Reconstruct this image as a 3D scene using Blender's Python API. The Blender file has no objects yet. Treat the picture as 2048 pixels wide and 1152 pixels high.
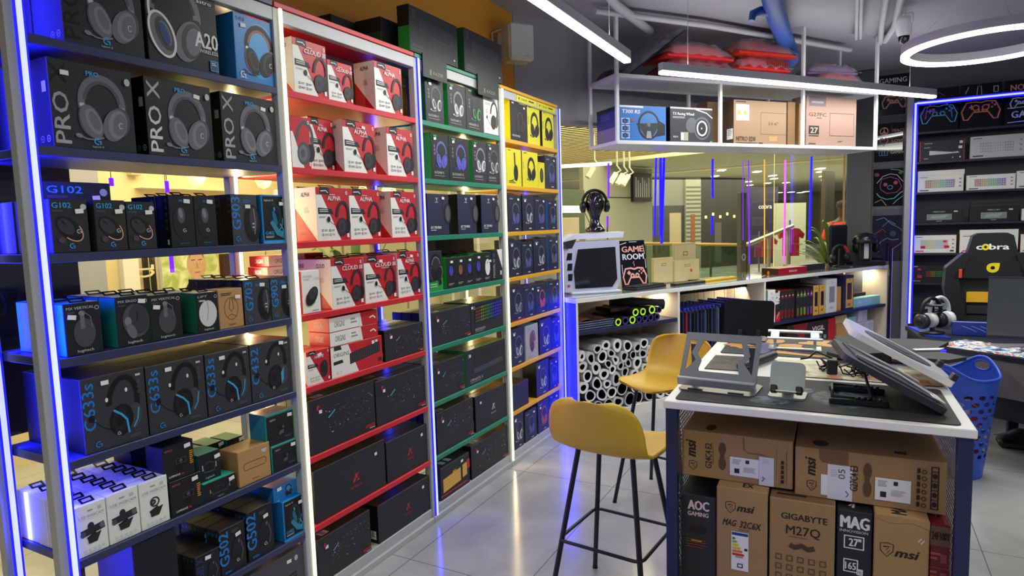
import bpy, bmesh, math, random
from mathutils import Vector, Matrix
random.seed(7)
sc = bpy.context.scene
COL = sc.collection
PI = math.pi

# ------------------------------------------------------------ camera
EYE = Vector((0, 0, 1.55))
YAW, PIT, ROL, FPX = 0.4929, 0.0971, 0.0298, 1280.23
fw = Vector((-math.sin(YAW)*math.cos(PIT), math.cos(YAW)*math.cos(PIT), -math.sin(PIT)))
rt = fw.cross(Vector((0, 0, 1))).normalized()
dn = fw.cross(rt)
rt, dn = rt*math.cos(ROL)+dn*math.sin(ROL), dn*math.cos(ROL)-rt*math.sin(ROL)
cam = bpy.data.cameras.new('camera')
cam.sensor_width = 36
cam.lens = FPX/2048*36
cam.clip_start = 0.05
camo = bpy.data.objects.new('camera', cam)
COL.objects.link(camo)
camo.matrix_world = Matrix(((rt.x, -dn.x, -fw.x, 0), (rt.y, -dn.y, -fw.y, 0), (rt.z, -dn.z, -fw.z, 1.55), (0, 0, 0, 1)))
sc.camera = camo

# ------------------------------------------------------------ world, exposure
w = bpy.data.worlds.new('world')
sc.world = w
w.use_nodes = True
w.node_tree.nodes['Background'].inputs[0].default_value = (0.68, 0.68, 0.70, 1)
w.node_tree.nodes['Background'].inputs[1].default_value = 0.15
sc.view_settings.view_transform = 'Standard'
sc.view_settings.look = 'None'
sc.view_settings.exposure = 0.16
sc.view_settings.gamma = 1.0

def area(name, loc, tgt, sx, sy, power, col=(1, 1, 1), spread=180):
    l = bpy.data.lights.new(name, 'AREA')
    l.shape = 'RECTANGLE'
    l.size, l.size_y = sx, sy
    l.energy = power
    l.color = col
    l.spread = math.radians(spread)
    o = bpy.data.objects.new(name, l)
    COL.objects.link(o)
    o.location = loc
    d = (Vector(tgt)-Vector(loc)).normalized()
    z = -d
    up = Vector((0, 0, 1)) if abs(d.z) < 0.9 else Vector((0, 1, 0))
    x = up.cross(z).normalized()
    y = z.cross(x)
    o.matrix_world = Matrix(((x.x, y.x, z.x, loc[0]), (x.y, y.y, z.y, loc[1]), (x.z, y.z, z.z, loc[2]), (0, 0, 0, 1)))
    return o

# added fill lights for assumed, unseen lamps behind and beside the viewer
area('added_shop_light', (-0.55, -0.6, 2.6), (-0.55, -0.6, 0), 0.06, 2.2, 24, (1, .99, 0.90))
area('added_shop_light', (1.7, 1.2, 2.6), (1.7, 1.2, 0), 0.9, 0.9, 30, (1, .99, 0.90))
area('added_shop_light', (2.6, 4.2, 2.6), (2.6, 4.2, 0), 0.9, 0.9, 24, (1, .99, 0.90))
# ceiling panels of the mall beyond the glass
area('mall_light', (-3.7, 2.2, 2.95), (-3.7, 2.2, 0), 1.6, 4.0, 120, (1, 0.88, 0.58))
area('mall_light', (-3.6, 7.6, 3.3), (-3.2, 8.2, 0), 2.5, 3.0, 260, (1, 0.9, 0.6))
area('mall_light', (-1.6, 13.0, 3.38), (-1.6, 13, 0), 6.0, 4.0, 420, (1, 0.92, 0.65))

# ------------------------------------------------------------ materials
def lin(c):
    if isinstance(c, str):
        c = [int(c[i:i+2], 16)/255 for i in (0, 2, 4)]
    return tuple((x/12.92 if x <= 0.04045 else ((x+0.055)/1.055)**2.4) for x in c)
MATS = {}
def M(c, rough=0.45, metal=0.0, emit=0.0, noise=0.0, scale=30.0, sampled=False, coat=0.0, alpha=1.0, spec=0.5):
    key = (c, rough, metal, emit, noise, scale, coat, alpha, spec)
    if key in MATS:
        return MATS[key]
    m = bpy.data.materials.new('surface_%s' % (c if isinstance(c, str) else len(MATS)))
    m.use_nodes = True
    nt = m.node_tree
    b = nt.nodes['Principled BSDF']
    col = lin(c)+(1,)
    b.inputs['Base Color'].default_value = col
    b.inputs['Roughness'].default_value = rough
    b.inputs['Metallic'].default_value = metal
    b.inputs['Specular IOR Level'].default_value = spec
    if coat:
        b.inputs['Coat Weight'].default_value = coat
        b.inputs['Coat Roughness'].default_value = 0.08
    if alpha < 1:
        b.inputs['Alpha'].default_value = alpha
    if noise:
        tc = nt.nodes.new('ShaderNodeTexCoord')
        n = nt.nodes.new('ShaderNodeTexNoise')
        n.inputs['Scale'].default_value = scale
        n.inputs['Detail'].default_value = 5
        r = nt.nodes.new('ShaderNodeMixRGB')
        r.inputs[1].default_value = tuple(x*(1-noise) for x in col[:3])+(1,)
        r.inputs[2].default_value = tuple(min(1, x*(1+noise)) for x in col[:3])+(1,)
        nt.links.new(tc.outputs['Object'], n.inputs['Vector'])
        nt.links.new(n.outputs['Fac'], r.inputs[0])
        nt.links.new(r.outputs[0], b.inputs['Base Color'])
    if emit:
        b.inputs['Emission Color'].default_value = col
        b.inputs['Emission Strength'].default_value = emit
        if not sampled:
            m.cycles.emission_sampling = 'NONE'
    MATS[key] = m
    return m
def glass_mat(name, tint=(1, 1, 1), ior=1.45, rough=0.0):
    m = bpy.data.materials.new(name)
    m.use_nodes = True
    nt = m.node_tree
    nt.nodes.remove(nt.nodes['Principled BSDF'])
    out = nt.nodes['Material Output']
    t = nt.nodes.new('ShaderNodeBsdfTransparent')
    t.inputs[0].default_value = tint+(1,)
    g = nt.nodes.new('ShaderNodeBsdfGlossy')
    g.inputs['Roughness'].default_value = rough
    lw = nt.nodes.new('ShaderNodeLayerWeight'); lw.inputs[0].default_value = 0.5
    pw = nt.nodes.new('ShaderNodeMath'); pw.operation = 'POWER'; pw.inputs[1].default_value = 4.0
    f = nt.nodes.new('ShaderNodeMath'); f.operation = 'MULTIPLY_ADD'; f.inputs[1].default_value = 0.7; f.inputs[2].default_value = (ior-1)**2/(ior+1)**2
    nt.links.new(lw.outputs['Facing'], pw.inputs[0])
    nt.links.new(pw.outputs[0], f.inputs[0])
    x = nt.nodes.new('ShaderNodeMixShader')
    nt.links.new(f.outputs[0], x.inputs[0])
    nt.links.new(t.outputs[0], x.inputs[1])
    nt.links.new(g.outputs[0], x.inputs[2])
    nt.links.new(x.outputs[0], out.inputs[0])
    return m
GLASS = glass_mat('clear_glass', (0.93, 0.95, 0.93))

# ------------------------------------------------------------ text outlines
TXT = {}
def text_mesh(s, bold=0.0, shear=0.0):
    key = (s, bold, shear)
    if key not in TXT:
        cu = bpy.data.curves.new('t', 'FONT')
        cu.body = s
        cu.resolution_u = 2
        cu.offset = bold
        cu.shear = shear
        o = bpy.data.objects.new('t', cu)
        COL.objects.link(o)
        dg = bpy.context.evaluated_depsgraph_get()
        me = o.evaluated_get(dg).to_mesh()
        vs = [(v.co.x, v.co.y) for v in me.vertices]
        fs = [tuple(p.vertices) for p in me.polygons]
        o.evaluated_get(dg).to_mesh_clear()
        bpy.data.objects.remove(o)
        bpy.data.curves.remove(cu)
        x0 = min([v[0] for v in vs] or [0]); x1 = max([v[0] for v in vs] or [1])
        vs = [(x-x0, y) for x, y in vs]
        TXT[key] = (vs, fs, max(x1-x0, 1e-3))
    return TXT[key]

# ------------------------------------------------------------ mesh builder
class MB:
    def __init__(s):
        s.v = []; s.f = []; s.m = []; s.mats = []; s.sm = []
    def mi(s, m):
        if m not in s.mats:
            s.mats.append(m)
        return s.mats.index(m)
    def add(s, vs, fs, m, smooth=False):
        o = len(s.v); k = s.mi(m)
        s.v += [tuple(x) for x in vs]
        for f in fs:
            s.f.append([o+i for i in f]); s.m.append(k); s.sm.append(smooth)
    def box(s, x0, x1, y0, y1, z0, z1, m, b=0.0, mt=None, M4=None):
        """box with chamfered edges; mt maps a face letter (F back L R T B) to a material"""
        x0, x1 = min(x0, x1), max(x0, x1); y0, y1 = min(y0, y1), max(y0, y1); z0, z1 = min(z0, z1), max(z0, z1)
        b = min(b, (x1-x0)*.45, (y1-y0)*.45, (z1-z0)*.45)
        mt = mt or {}
        vs = []
        idx = {}
        X = (x0, x1); Y = (y0, y1); Z = (z0, z1)
        sg = (1, -1)
        if b <= 0:
            for i in (0, 1):
                for j in (0, 1):
                    for k in (0, 1):
                        for a in 'xyz':
                            idx[i, j, k, a] = len(vs)
                        vs.append((X[i], Y[j], Z[k]))
        else:
            for i in (0, 1):
                for j in (0, 1):
                    for k in (0, 1):
                        for a in 'xyz':
                            idx[i, j, k, a] = len(vs)
                            vs.append((X[i]+(0 if a == 'x' else sg[i]*b), Y[j]+(0 if a == 'y' else sg[j]*b), Z[k]+(0 if a == 'z' else sg[k]*b)))
        F = {'F': [(0, 0, 0, 'y'), (1, 0, 0, 'y'), (1, 0, 1, 'y'), (0, 0, 1, 'y')], 'K': [(1, 1, 0, 'y'), (0, 1, 0, 'y'), (0, 1, 1, 'y'), (1, 1, 1, 'y')],
             'L': [(0, 1, 0, 'x'), (0, 0, 0, 'x'), (0, 0, 1, 'x'), (0, 1, 1, 'x')], 'R': [(1, 0, 0, 'x'), (1, 1, 0, 'x'), (1, 1, 1, 'x'), (1, 0, 1, 'x')],
             'T': [(0, 0, 1, 'z'), (1, 0, 1, 'z'), (1, 1, 1, 'z'), (0, 1, 1, 'z')], 'B': [(0, 1, 0, 'z'), (1, 1, 0, 'z'), (1, 0, 0, 'z'), (0, 0, 0, 'z')]}
        if M4 is not None:
            vs = [tuple(M4 @ Vector(v)) for v in vs]
        o = len(s.v); s.v += vs
        for k, f in F.items():
            s.f.append([o+idx[q] for q in f]); s.m.append(s.mi(mt.get(k, m))); s.sm.append(False)
        if b > 0:
            e = []
            for j in (0, 1):
                for k in (0, 1):
                    e.append([(0, j, k, 'y'), (1, j, k, 'y'), (1, j, k, 'z'), (0, j, k, 'z')])
            for i in (0, 1):
                for k in (0, 1):
                    e.append([(i, 0, k, 'x'), (i, 1, k, 'x'), (i, 1, k, 'z'), (i, 0, k, 'z')])
            for i in (0, 1):
                for j in (0, 1):
                    e.append([(i, j, 0, 'x'), (i, j, 1, 'x'), (i, j, 1, 'y'), (i, j, 0, 'y')])
            for i in (0, 1):
                for j in (0, 1):
                    for k in (0, 1):
                        e.append([(i, j, k, 'x'), (i, j, k, 'y'), (i, j, k, 'z')])
            mk = s.mi(mt.get('E', mt.get('F', m)))
            for f in e:
                s.f.append([o+idx[q] for q in f]); s.m.append(mk); s.sm.append(False)
    def cyl(s, p0, p1, r0, m, r1=None, n=16, caps=True, smooth=True):
        s.tube([p0, p1], [r0, r0 if r1 is None else r1], m, n, caps, smooth)
    def tube(s, pts, r, m, n=10, caps=True, smooth=True, closed=False):
        pts = [Vector(p) for p in pts]
        L = len(pts)
        rs = r if isinstance(r, (list, tuple)) else [r]*L
        vs = []; fs = []
        pn = None
        for i, p in enumerate(pts):
            if closed:
                t = pts[(i+1) % L]-pts[i-1]
            else:
                t = pts[min(i+1, L-1)]-pts[max(i-1, 0)]
            t.normalize()
            if pn is None:
                a = Vector((0, 0, 1)) if abs(t.z) < .9 else Vector((1, 0, 0))
                pn = t.cross(a).normalized()
            else:
                pn = (pn-t*pn.dot(t))
                pn = pn.normalized() if pn.length > 1e-6 else t.orthogonal().normalized()
            q = t.cross(pn)
            for k in range(n):
                a = 2*PI*k/n
                vs.append(p+(pn*math.cos(a)+q*math.sin(a))*rs[i])
        for i in range(L if closed else L-1):
            for k in range(n):
                a = i*n+k; b_ = i*n+(k+1) % n
                j = ((i+1) % L)*n
                fs.append((a, b_, j+(k+1) % n, j+k))
        s.add(vs, fs, m, smooth)
        if caps and not closed:
            s.add(vs[:n], [tuple(range(n))[::-1]], m)
            s.add(vs[-n:], [tuple(range(n))], m)
    def lathe(s, prof, m, n=24, c=(0, 0, 0), smooth=True, sx=1, sy=1):
        vs = []; fs = []
        for r, z in prof:
            for k in range(n):
                a = 2*PI*k/n
                vs.append((c[0]+r*sx*math.cos(a), c[1]+r*sy*math.sin(a), c[2]+z))
        for i in range(len(prof)-1):
            for k in range(n):
                fs.append((i*n+k, i*n+(k+1) % n, (i+1)*n+(k+1) % n, (i+1)*n+k))
        s.add(vs, fs, m, smooth)
    def prism(s, poly, h0, h1, m, M4=None, m_side=None):
        """polygon in xy extruded h0..h1 in z, then moved by M4"""
        n = len(poly)
        a = sum(poly[i][0]*poly[(i+1) % n][1]-poly[(i+1) % n][0]*poly[i][1] for i in range(n))
        if a < 0:
            poly = poly[::-1]
        vs = [(x, y, h0) for x, y in poly]+[(x, y, h1) for x, y in poly]
        if M4 is not None:
            vs = [tuple(M4 @ Vector(v)) for v in vs]
        s.add(vs, [tuple(range(n))[::-1], tuple(range(n, 2*n))], m)
        s.add(vs, [(i, (i+1) % n, n+(i+1) % n, n+i) for i in range(n)], m_side or m)
    def grid(s, fn, nu, nv, m, smooth=True, thick=0.0, cu=False):
        vs = [Vector(fn(i/nu, j/nv)) for j in range(nv+1) for i in range(nu+1)]
        fs = [(j*(nu+1)+i, j*(nu+1)+i+1, (j+1)*(nu+1)+i+1, (j+1)*(nu+1)+i) for j in range(nv) for i in range(nu)]
        s.add(vs, fs, m, smooth)
        return vs
    def mesh(s, name):
        me = bpy.data.meshes.new(name)
        me.from_pydata(s.v, [], s.f)
        for m in s.mats:
            me.materials.append(m)
        me.polygons.foreach_set('material_index', s.m)
        me.polygons.foreach_set('use_smooth', s.sm)
        me.update()
        return me
    def build(s, name, parent=None, loc=None, rz=0.0, **kw):
        o = bpy.data.objects.new(name, s.mesh(name))
        COL.objects.link(o)
        if loc is not None:
            o.location = loc
        if rz:
            o.rotation_euler = (0, 0, rz)
        if parent is not None:
            o.parent = parent
        tag(o, **kw)
        return o

def tag(o, label=None, cat=None, group=None, kind=None):
    if label: o['label'] = label
    if cat: o['category'] = cat
    if group: o['group'] = group
    if kind: o['kind'] = kind
    return o
def thing(name, label, cat, loc=(0, 0, 0), rz=0.0, group=None):
    o = bpy.data.objects.new(name, None)
    o.empty_display_size = 0.1
    COL.objects.link(o)
    o.location = loc
    o.rotation_euler = (0, 0, rz)
    return tag(o, label, cat, group)
def copy_tree(o, parent=None):
    c = o.copy()
    COL.objects.link(c)
    if parent is not None:
        c.parent = parent
    for ch in list(o.children):
        copy_tree(ch, c)
    return c
def smooth_mod(o, lv=1):
    md = o.modifiers.new('sub', 'SUBSURF'); md.levels = lv; md.render_levels = lv
    return o
def T3(loc=(0, 0, 0), rx=0, ry=0, rz=0):
    return Matrix.Translation(loc) @ Matrix.Rotation(rz, 4, 'Z') @ Matrix.Rotation(ry, 4, 'Y') @ Matrix.Rotation(rx, 4, 'X')
ORD = 'zeroth first second third fourth fifth sixth seventh eighth ninth tenth eleventh twelfth thirteenth fourteenth fifteenth sixteenth seventeenth eighteenth nineteenth twentieth'.split()

# ------------------------------------------------------------ printing on a flat face
class Art:
    """draws into a mesh builder on a face: origin o, axes u v, normal n, size W x H metres; positions run 0..1"""
    def __init__(s, mb, o, u, v, n, W, H, lift=0.0003):
        s.mb = mb; s.o = Vector(o); s.u = Vector(u); s.v = Vector(v); s.n = Vector(n); s.W = W; s.H = H; s.k = lift; s.st = 0.00012
    def put(s, pts, faces, m):
        s.k += s.st
        s.mb.add([s.o+s.u*(x*s.W)+s.v*(y*s.H)+s.n*s.k for x, y in pts], faces, m)
    def poly(s, pts, m):
        n = len(pts)
        a = sum(pts[i][0]*pts[(i+1) % n][1]-pts[(i+1) % n][0]*pts[i][1] for i in range(n))
        s.put(pts if a > 0 else pts[::-1], [tuple(range(n))], m)
    def rect(s, x0, y0, x1, y1, m):
        s.put([(x0, y0), (x1, y0), (x1, y1), (x0, y1)], [(0, 1, 2, 3)], m)
    def frame(s, x0, y0, x1, y1, t, m):
        tx = t*s.H/s.W
        s.put([(x0, y0), (x1, y0), (x1, y1), (x0, y1), (x0+tx, y0+t), (x1-tx, y0+t), (x1-tx, y1-t), (x0+tx, y1-t)], [(0, 1, 5, 4), (1, 2, 6, 5), (2, 3, 7, 6), (3, 0, 4, 7)], m)
    def ell(s, cx, cy, rx, ry, m, rot=0.0, n=22, a0=0, a1=360):
        """rx, ry as shares of the face height"""
        r = s.H/s.W; c, q = math.cos(math.radians(rot)), math.sin(math.radians(rot))
        pts = []
        for i in range(n):
            t = math.radians(a0+(a1-a0)*i/(n if a1-a0 == 360 else n-1))
            x, y = rx*math.cos(t), ry*math.sin(t)
            pts.append((cx+(x*c-y*q)*r, cy+x*q+y*c))
        s.poly(pts, m)
    def ring(s, cx, cy, rx, ry, wd, m, rot=0.0, n=28, a0=0, a1=360):
        r = s.H/s.W; c, q = math.cos(math.radians(rot)), math.sin(math.radians(rot))
        pts = []
        for i in range(n+1):
            t = math.radians(a0+(a1-a0)*i/n)
            for k in (-.5, .5):
                x, y = (rx+k*wd)*math.cos(t), (ry+k*wd)*math.sin(t)
                pts.append((cx+(x*c-y*q)*r, cy+x*q+y*c))
        s.put(pts, [(2*i, 2*i+1, 2*i+3, 2*i+2) for i in range(n)], m)
    def stroke(s, pts, wd, m, w1=None, closed=False):
        """width as a share of the face height; may taper to w1"""
        r = s.H/s.W; L = len(pts)
        if closed:
            pts = list(pts)+[pts[0]]; L += 1
        out = []
        for i, (x, y) in enumerate(pts):
            if closed and i in (0, L-1):
                a, b = pts[L-2], pts[1]
            else:
                a, b = pts[max(i-1, 0)], pts[min(i+1, L-1)]
            dx, dy = (b[0]-a[0])/r, b[1]-a[1]
            l = math.hypot(dx, dy) or 1
            ww = (wd+((w1 if w1 is not None else wd)-wd)*i/max(L-1, 1))*.5
            nx, ny = -dy/l*ww, dx/l*ww
            out += [(x-nx*r, y-ny), (x+nx*r, y+ny)]
        s.put(out, [(2*i, 2*i+2, 2*i+3, 2*i+1) for i in range(L-1)], m)
    def text(s, t, x, y, h, m, rot=0.0, al='L', fit=None, bold=0.0, shear=0.0):
        """h: cap height as share of the face height; fit: run length as share of the face width (or height when turned)"""
        vs, fs, w = text_mesh(t, 0.0, shear)
        k = h*s.H/0.70
        kx = k
        if fit:
            kx = fit*(s.H if abs(rot) in (90, 270) else s.W)/w
        L = w*kx
        ox = {'L': 0, 'C': -L/2, 'R': -L}[al]
        c, q = math.cos(math.radians(rot)), math.sin(math.radians(rot))
        pts = []
        for a, b in vs:
            a, b = a*kx+ox, b*k
            pts.append((x+(a*c-b*q)/s.W, y+(a*q+b*c)/s.H))
        s.put(pts, fs, m)
        if bold:
            e = min(bold, .03)*k*1.4
            for q, z in ((e, e*.5), (e*2, 0), (e, -e*.5)):
                s.put([(x_+(q*c-z*math.sin(math.radians(rot)))/s.W, y_+(q*math.sin(math.radians(rot))+z*c)/s.H) for x_, y_ in pts], fs, m)
    def lines(s, x, y, wd, n, h, m, gap=1.9, rag=0.35):
        rr = random.Random(int(x*1000+y*77+n))
        for i in range(n):
            s.rect(x, y-i*h*gap, x+wd*(1-rag*rr.random()), y-i*h*gap+h, m)
    def sub(s, x0, y0, x1, y1):
        a = Art(s.mb, s.o+s.u*(x0*s.W)+s.v*(y0*s.H), s.u, s.v, s.n, (x1-x0)*s.W, (y1-y0)*s.H, s.k)
        return a
def faceart(mb, w_, d_, h_, f, x=0, y=0, z=0):
    if f == 'F': return Art(mb, (x, y, z), (1, 0, 0), (0, 0, 1), (0, -1, 0), w_, h_)
    if f == 'L': return Art(mb, (x, y+d_, z), (0, -1, 0), (0, 0, 1), (-1, 0, 0), d_, h_)
    if f == 'R': return Art(mb, (x+w_, y, z), (0, 1, 0), (0, 0, 1), (1, 0, 0), d_, h_)
    if f == 'T': return Art(mb, (x, y, z+h_), (1, 0, 0), (0, 1, 0), (0, 0, 1), w_, d_)
# ------------------------------------------------------------ the setting
YB = 8.50                                    # back wall
CTH = math.radians(29.3)                     # direction of the window counter
CO = Vector((-1.81, 4.364, 0)); CU = Vector((math.sin(CTH), math.cos(CTH), 0)); CV = Vector((-math.cos(CTH), math.sin(CTH), 0))
CRZ = PI/2-CTH
DG = 0.50                                    # glass behind the counter front
def atZ(px, py, z):
    v = rt*((px-1024)/FPX)+dn*((py-576)/FPX)+fw
    return EYE+v*((z-EYE.z)/v.z)
def at(px, py, depth):
    """world point of a photo pixel at a depth along the view"""
    return EYE+(rt*((px-1024)/FPX)+dn*((py-576)/FPX)+fw)*depth

def floor_mat():
    m = bpy.data.materials.new('polished_floor_tile')
    m.use_nodes = True
    nt = m.node_tree; b = nt.nodes['Principled BSDF']
    tc = nt.nodes.new('ShaderNodeTexCoord'); sp = nt.nodes.new('ShaderNodeSeparateXYZ')
    nt.links.new(tc.outputs['Object'], sp.inputs[0])
    def mth(op, a, bb):
        n = nt.nodes.new('ShaderNodeMath'); n.operation = op
        for i, x in enumerate((a, bb)):
            if hasattr(x, 'links'):
                nt.links.new(x, n.inputs[i])
            else:
                n.inputs[i].default_value = x
        return n.outputs[0]
    gx = mth('LESS_THAN', mth('FRACT', mth('DIVIDE', mth('ADD', sp.outputs[0], 1.23+5.9), 0.59), 0), 0.007)
    gy = mth('LESS_THAN', mth('FRACT', mth('DIVIDE', mth('ADD', sp.outputs[1], -3.47+11.8), 1.18), 0), 0.0035)
    g = mth('MAXIMUM', gx, gy)
    n = nt.nodes.new('ShaderNodeTexNoise'); n.inputs['Scale'].default_value = 2.2; n.inputs['Detail'].default_value = 7; n.inputs['Distortion'].default_value = 1.2
    nt.links.new(tc.outputs['Object'], n.inputs['Vector'])
    r = nt.nodes.new('ShaderNodeValToRGB')
    r.color_ramp.elements[0].position = 0.32; r.color_ramp.elements[0].color = (0.33, 0.34, 0.335, 1)
    r.color_ramp.elements[1].position = 0.68; r.color_ramp.elements[1].color = (0.46, 0.47, 0.465, 1)
    nt.links.new(n.outputs['Fac'], r.inputs[0])
    mx = nt.nodes.new('ShaderNodeMixRGB')
    nt.links.new(g, mx.inputs[0]); nt.links.new(r.outputs[0], mx.inputs[1]); mx.inputs[2].default_value = (0.13, 0.13, 0.12, 1)
    nt.links.new(mx.outputs[0], b.inputs['Base Color'])
    b.inputs['Roughness'].default_value = 0.16
    b.inputs['Specular IOR Level'].default_value = 0.6
    return m
mb = MB(); mb.box(-9, 5, -3, 30, -0.08, 0, floor_mat()); mb.build('floor', kind='structure')
ZC = 3.15
CEIL = M('9b9aa4', 0.8, noise=.06, scale=4)
mb = MB()
CP = [(-2.36, -3), (5, -3), (5, YB+.1), (-0.1, YB+.1), (-2.36, 4.55)]
mb.prism(CP, ZC, ZC+.1, CEIL); mb.build('ceiling', kind='structure')
ORANGE = M('c98a1e', 0.6, noise=.05, scale=8)
mb = MB(); mb.box(-2.48, -2.33, -3, 4.47, 2.1, ZC, ORANGE); mb.build('wall_left', kind='structure')
WGREY = M('96969e', 0.75, noise=.05, scale=6)
mb = MB()
LF = 4.55
def CW(s, d, z=0): return CO+CU*s+CV*d+Vector((0, 0, z))
a = CW(-.16, DG); b_ = CW(LF+.1, DG)
mb.box(-.16, LF, DG, DG+.12, 2.36, ZC, WGREY, M4=T3(CO, rz=CRZ)); mb.build('wall_front', kind='structure')
BW = M('77777d', 0.8, noise=.05, scale=5)
mb = MB(); mb.box(-0.02, 5, YB, YB+.12, 0, ZC, BW); mb.build('wall_back', kind='structure')
mb = MB(); mb.box(4.2, 4.3, -3, YB, 0, ZC, WGREY); mb.build('wall_right', kind='structure')
# panes
mb = MB(); mb.box(-2.40, -2.39, -3, 4.50, 0.0, 2.1, GLASS); mb.build('window_1', kind='structure')
mb = MB(); mb.box(-.14, LF-.12, DG+.03, DG+.04, 0.0, 2.36, GLASS, M4=T3(CO, rz=CRZ)); mb.build('window_2', kind='structure')
# frame post between the panes and the grey pillar at the far end
FR = M('6a6c70', 0.4, 0.3)
mb = MB(); mb.box(-2.44, -2.35, 4.47, 4.56, 0, 2.36, FR); mb.build('trim_1', kind='structure')
PIL = M('55585c', 0.55, noise=.05)
mb = MB(); mb.box(-0.10, 0.16, YB-.20, YB-.002, 0, ZC, PIL, .01); mb.build('trim_2', kind='structure')
mb = MB(); mb.box(-0.13, -0.108, YB-.32, YB-.26, 0, 2.36, M('b9965a', .4)); mb.build('trim_3', kind='structure')

# ------------------------------------------------------------ shelving along the left wall
XF, XR = -1.937, -2.276
YP = [0.9294, 1.8124, 2.6824, 3.5464, 4.4123]
ZS = [2.096-.2928*k for k in range(7)]+[0.075]
ROWN = ['top', 'second', 'third', 'fourth', 'fifth', 'sixth', 'seventh', 'bottom']
WHITE_P = M('b6b8bc', 0.35, noise=.03)
BAYC = [('navy', '33375e'), ('red', 'cf2230'), ('green', '1f8263'), ('yellow', 'e6a91f')]
LEDB = M((0.74, 0.76, 1.0), 0.4, emit=1.0)
LEDBS = M((0.1, 0.1, 1.0), 0.4, emit=1.0)
LEDY = M((1.0, 0.97, 0.80), 0.4, emit=1.15)
BLUE = (0.02, 0.02, 1.0); WARM = (1.0, 0.74, 0.36)
def led(parent, x, y, z0, z1, blue, dx=1):
    mb = MB()
    m = LEDB if blue else LEDY
    mb.box(x, x+.010*dx, y-.007, y+.007, z0, z1, m, .002)
    if blue:
        mb.box(x, x+.006*dx, y-.012, y-.0071, z0, z1, LEDBS)
        mb.box(x, x+.006*dx, y+.0071, y+.013, z0, z1, LEDBS)
    mb.build('led_strip', parent)
for i in range(4):
    cn, ch = BAYC[i]
    t = thing('shelving_bay', '%s white-framed shelving bay with %s boards and lit LED strips, %s' % ('tall', cn, ['nearest the viewer', 'beside the navy one', 'beside the red one', 'next to the counter'][i]), 'shelving', (XF, YP[i], 0), group='display shelving along the left wall')
    y0, y1 = 0, YP[i+1]-YP[i]
    bm_ = M(ch, 0.38, noise=.04, scale=12)
    D = XR-XF
    for k in range(7):
        mb = MB(); mb.box(D, 0.0, y0+.013, y1-.033, ZS[k]-.026, ZS[k], bm_, .002); mb.build('shelf_board', t)
    mb = MB(); mb.box(D-.02, .006, y0-.03, y1-.035, 2.392, 2.412, bm_, .002); mb.build('top_board', t)
    mb = MB(); mb.box(-.035, 0.0, y0+.012, y1-.034, 2.342, 2.391, WHITE_P, .002); mb.box(D, D+.03, y0+.012, y1-.034, 2.35, 2.391, WHITE_P); mb.build('top_beam', t)
    mb = MB(); mb.box(D, -.004, y0+.012, y1-.034, .03, .075, WHITE_P, .002); mb.box(D, .012, y0-.03, y1-.0345, 0, .0295, WHITE_P, .002); mb.build('plinth', t)
    for y in ([y0, y1] if i == 3 else [y0]):
        mb = MB(); mb.box(-.034, 0, y-.034, y+.012, .03, 2.391, WHITE_P, .002); mb.build('post', t)
        mb = MB(); mb.box(D, D+.034, y-.034, y+.012, 0, 2.391, WHITE_P, .002); mb.build('post', t)
        blue = (i % 2 == 0) if y == y0 else True
        led(t, 0.0, y, .02, 2.392, blue)
        led(t, D+.034, y-.005, .08, 2.34, blue)
        c = BLUE if blue else WARM
        zc = 1.22
        yy = YP[i]+y
        if i == 0:
            area('led_light', (XF-.02, yy+.016, zc), (XF-.1, yy+1, zc), .012, 2.2, 15, c)
            area('led_light', (XR+.06, yy+.016, zc), (XR+.2, yy+1, zc), .012, 2.2, 15, c)
            area('led_light', (XF+.014, yy, zc), (XF+1, yy-.2, zc), .012, 2.3, 2.5, c)
        else:
            area('led_light', (XF+.014, yy, zc), (XF+1, yy, zc), .014, 2.34, 2.4 if blue else 3.6, c)
            area('led_light', (XR+.05, yy-.005, zc), (XR+1, yy-.005, zc), .014, 2.2, 2.2 if blue else 9.0, c)
# ------------------------------------------------------------ printed packaging
K1 = M('2a2b31', .45, noise=.05, spec=.35); K2 = M('1d1e23', .45, spec=.35); K3 = M('36373e', .45, noise=.04, spec=.4); K0 = M('0d0d10', .42, spec=.4)
WHT = M('e6e6e4', .4); PAP = M('eeeeea', .5); GRY = M('9a9ca2', .4); DGR = M('55575e', .4); LGR = M('c4c6ca', .4)
CYA = M('38a9e6', .4); BLU = M('1b7fd0', .4); DBL = M('123a78', .4); RED = M('c51f2e', .38); DRD = M('7d1220', .4)
TEAL = M('1f8f86', .4, noise=.04); GRN = M('1f9a3a', .4); DGN = M('10542a', .4); YEL = M('e5dc1a', .4); ORA = M('e0912a', .4)
KRA = M('b98f5c', .7, noise=.06, scale=14); KRD = M('3a2c1e', .7); SIL = M('b8bac0', .25, .6)
HG1 = M('686b73', .45); HG2 = M('7f828a', .45); HG3 = M('4b4e55', .45)
def glogo(A, x, y, s, m):
    A.ring(x, y, s, s, s*.42, m, a0=55, a1=290)
    r = A.H/A.W
    A.rect(x+s*.1*r, y-s*.22, x+s*1.15*r, y+s*.15, m)
    A.rect(x+s*.75*r, y-s*1.1, x+s*1.15*r, y+s*.15, m)
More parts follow.
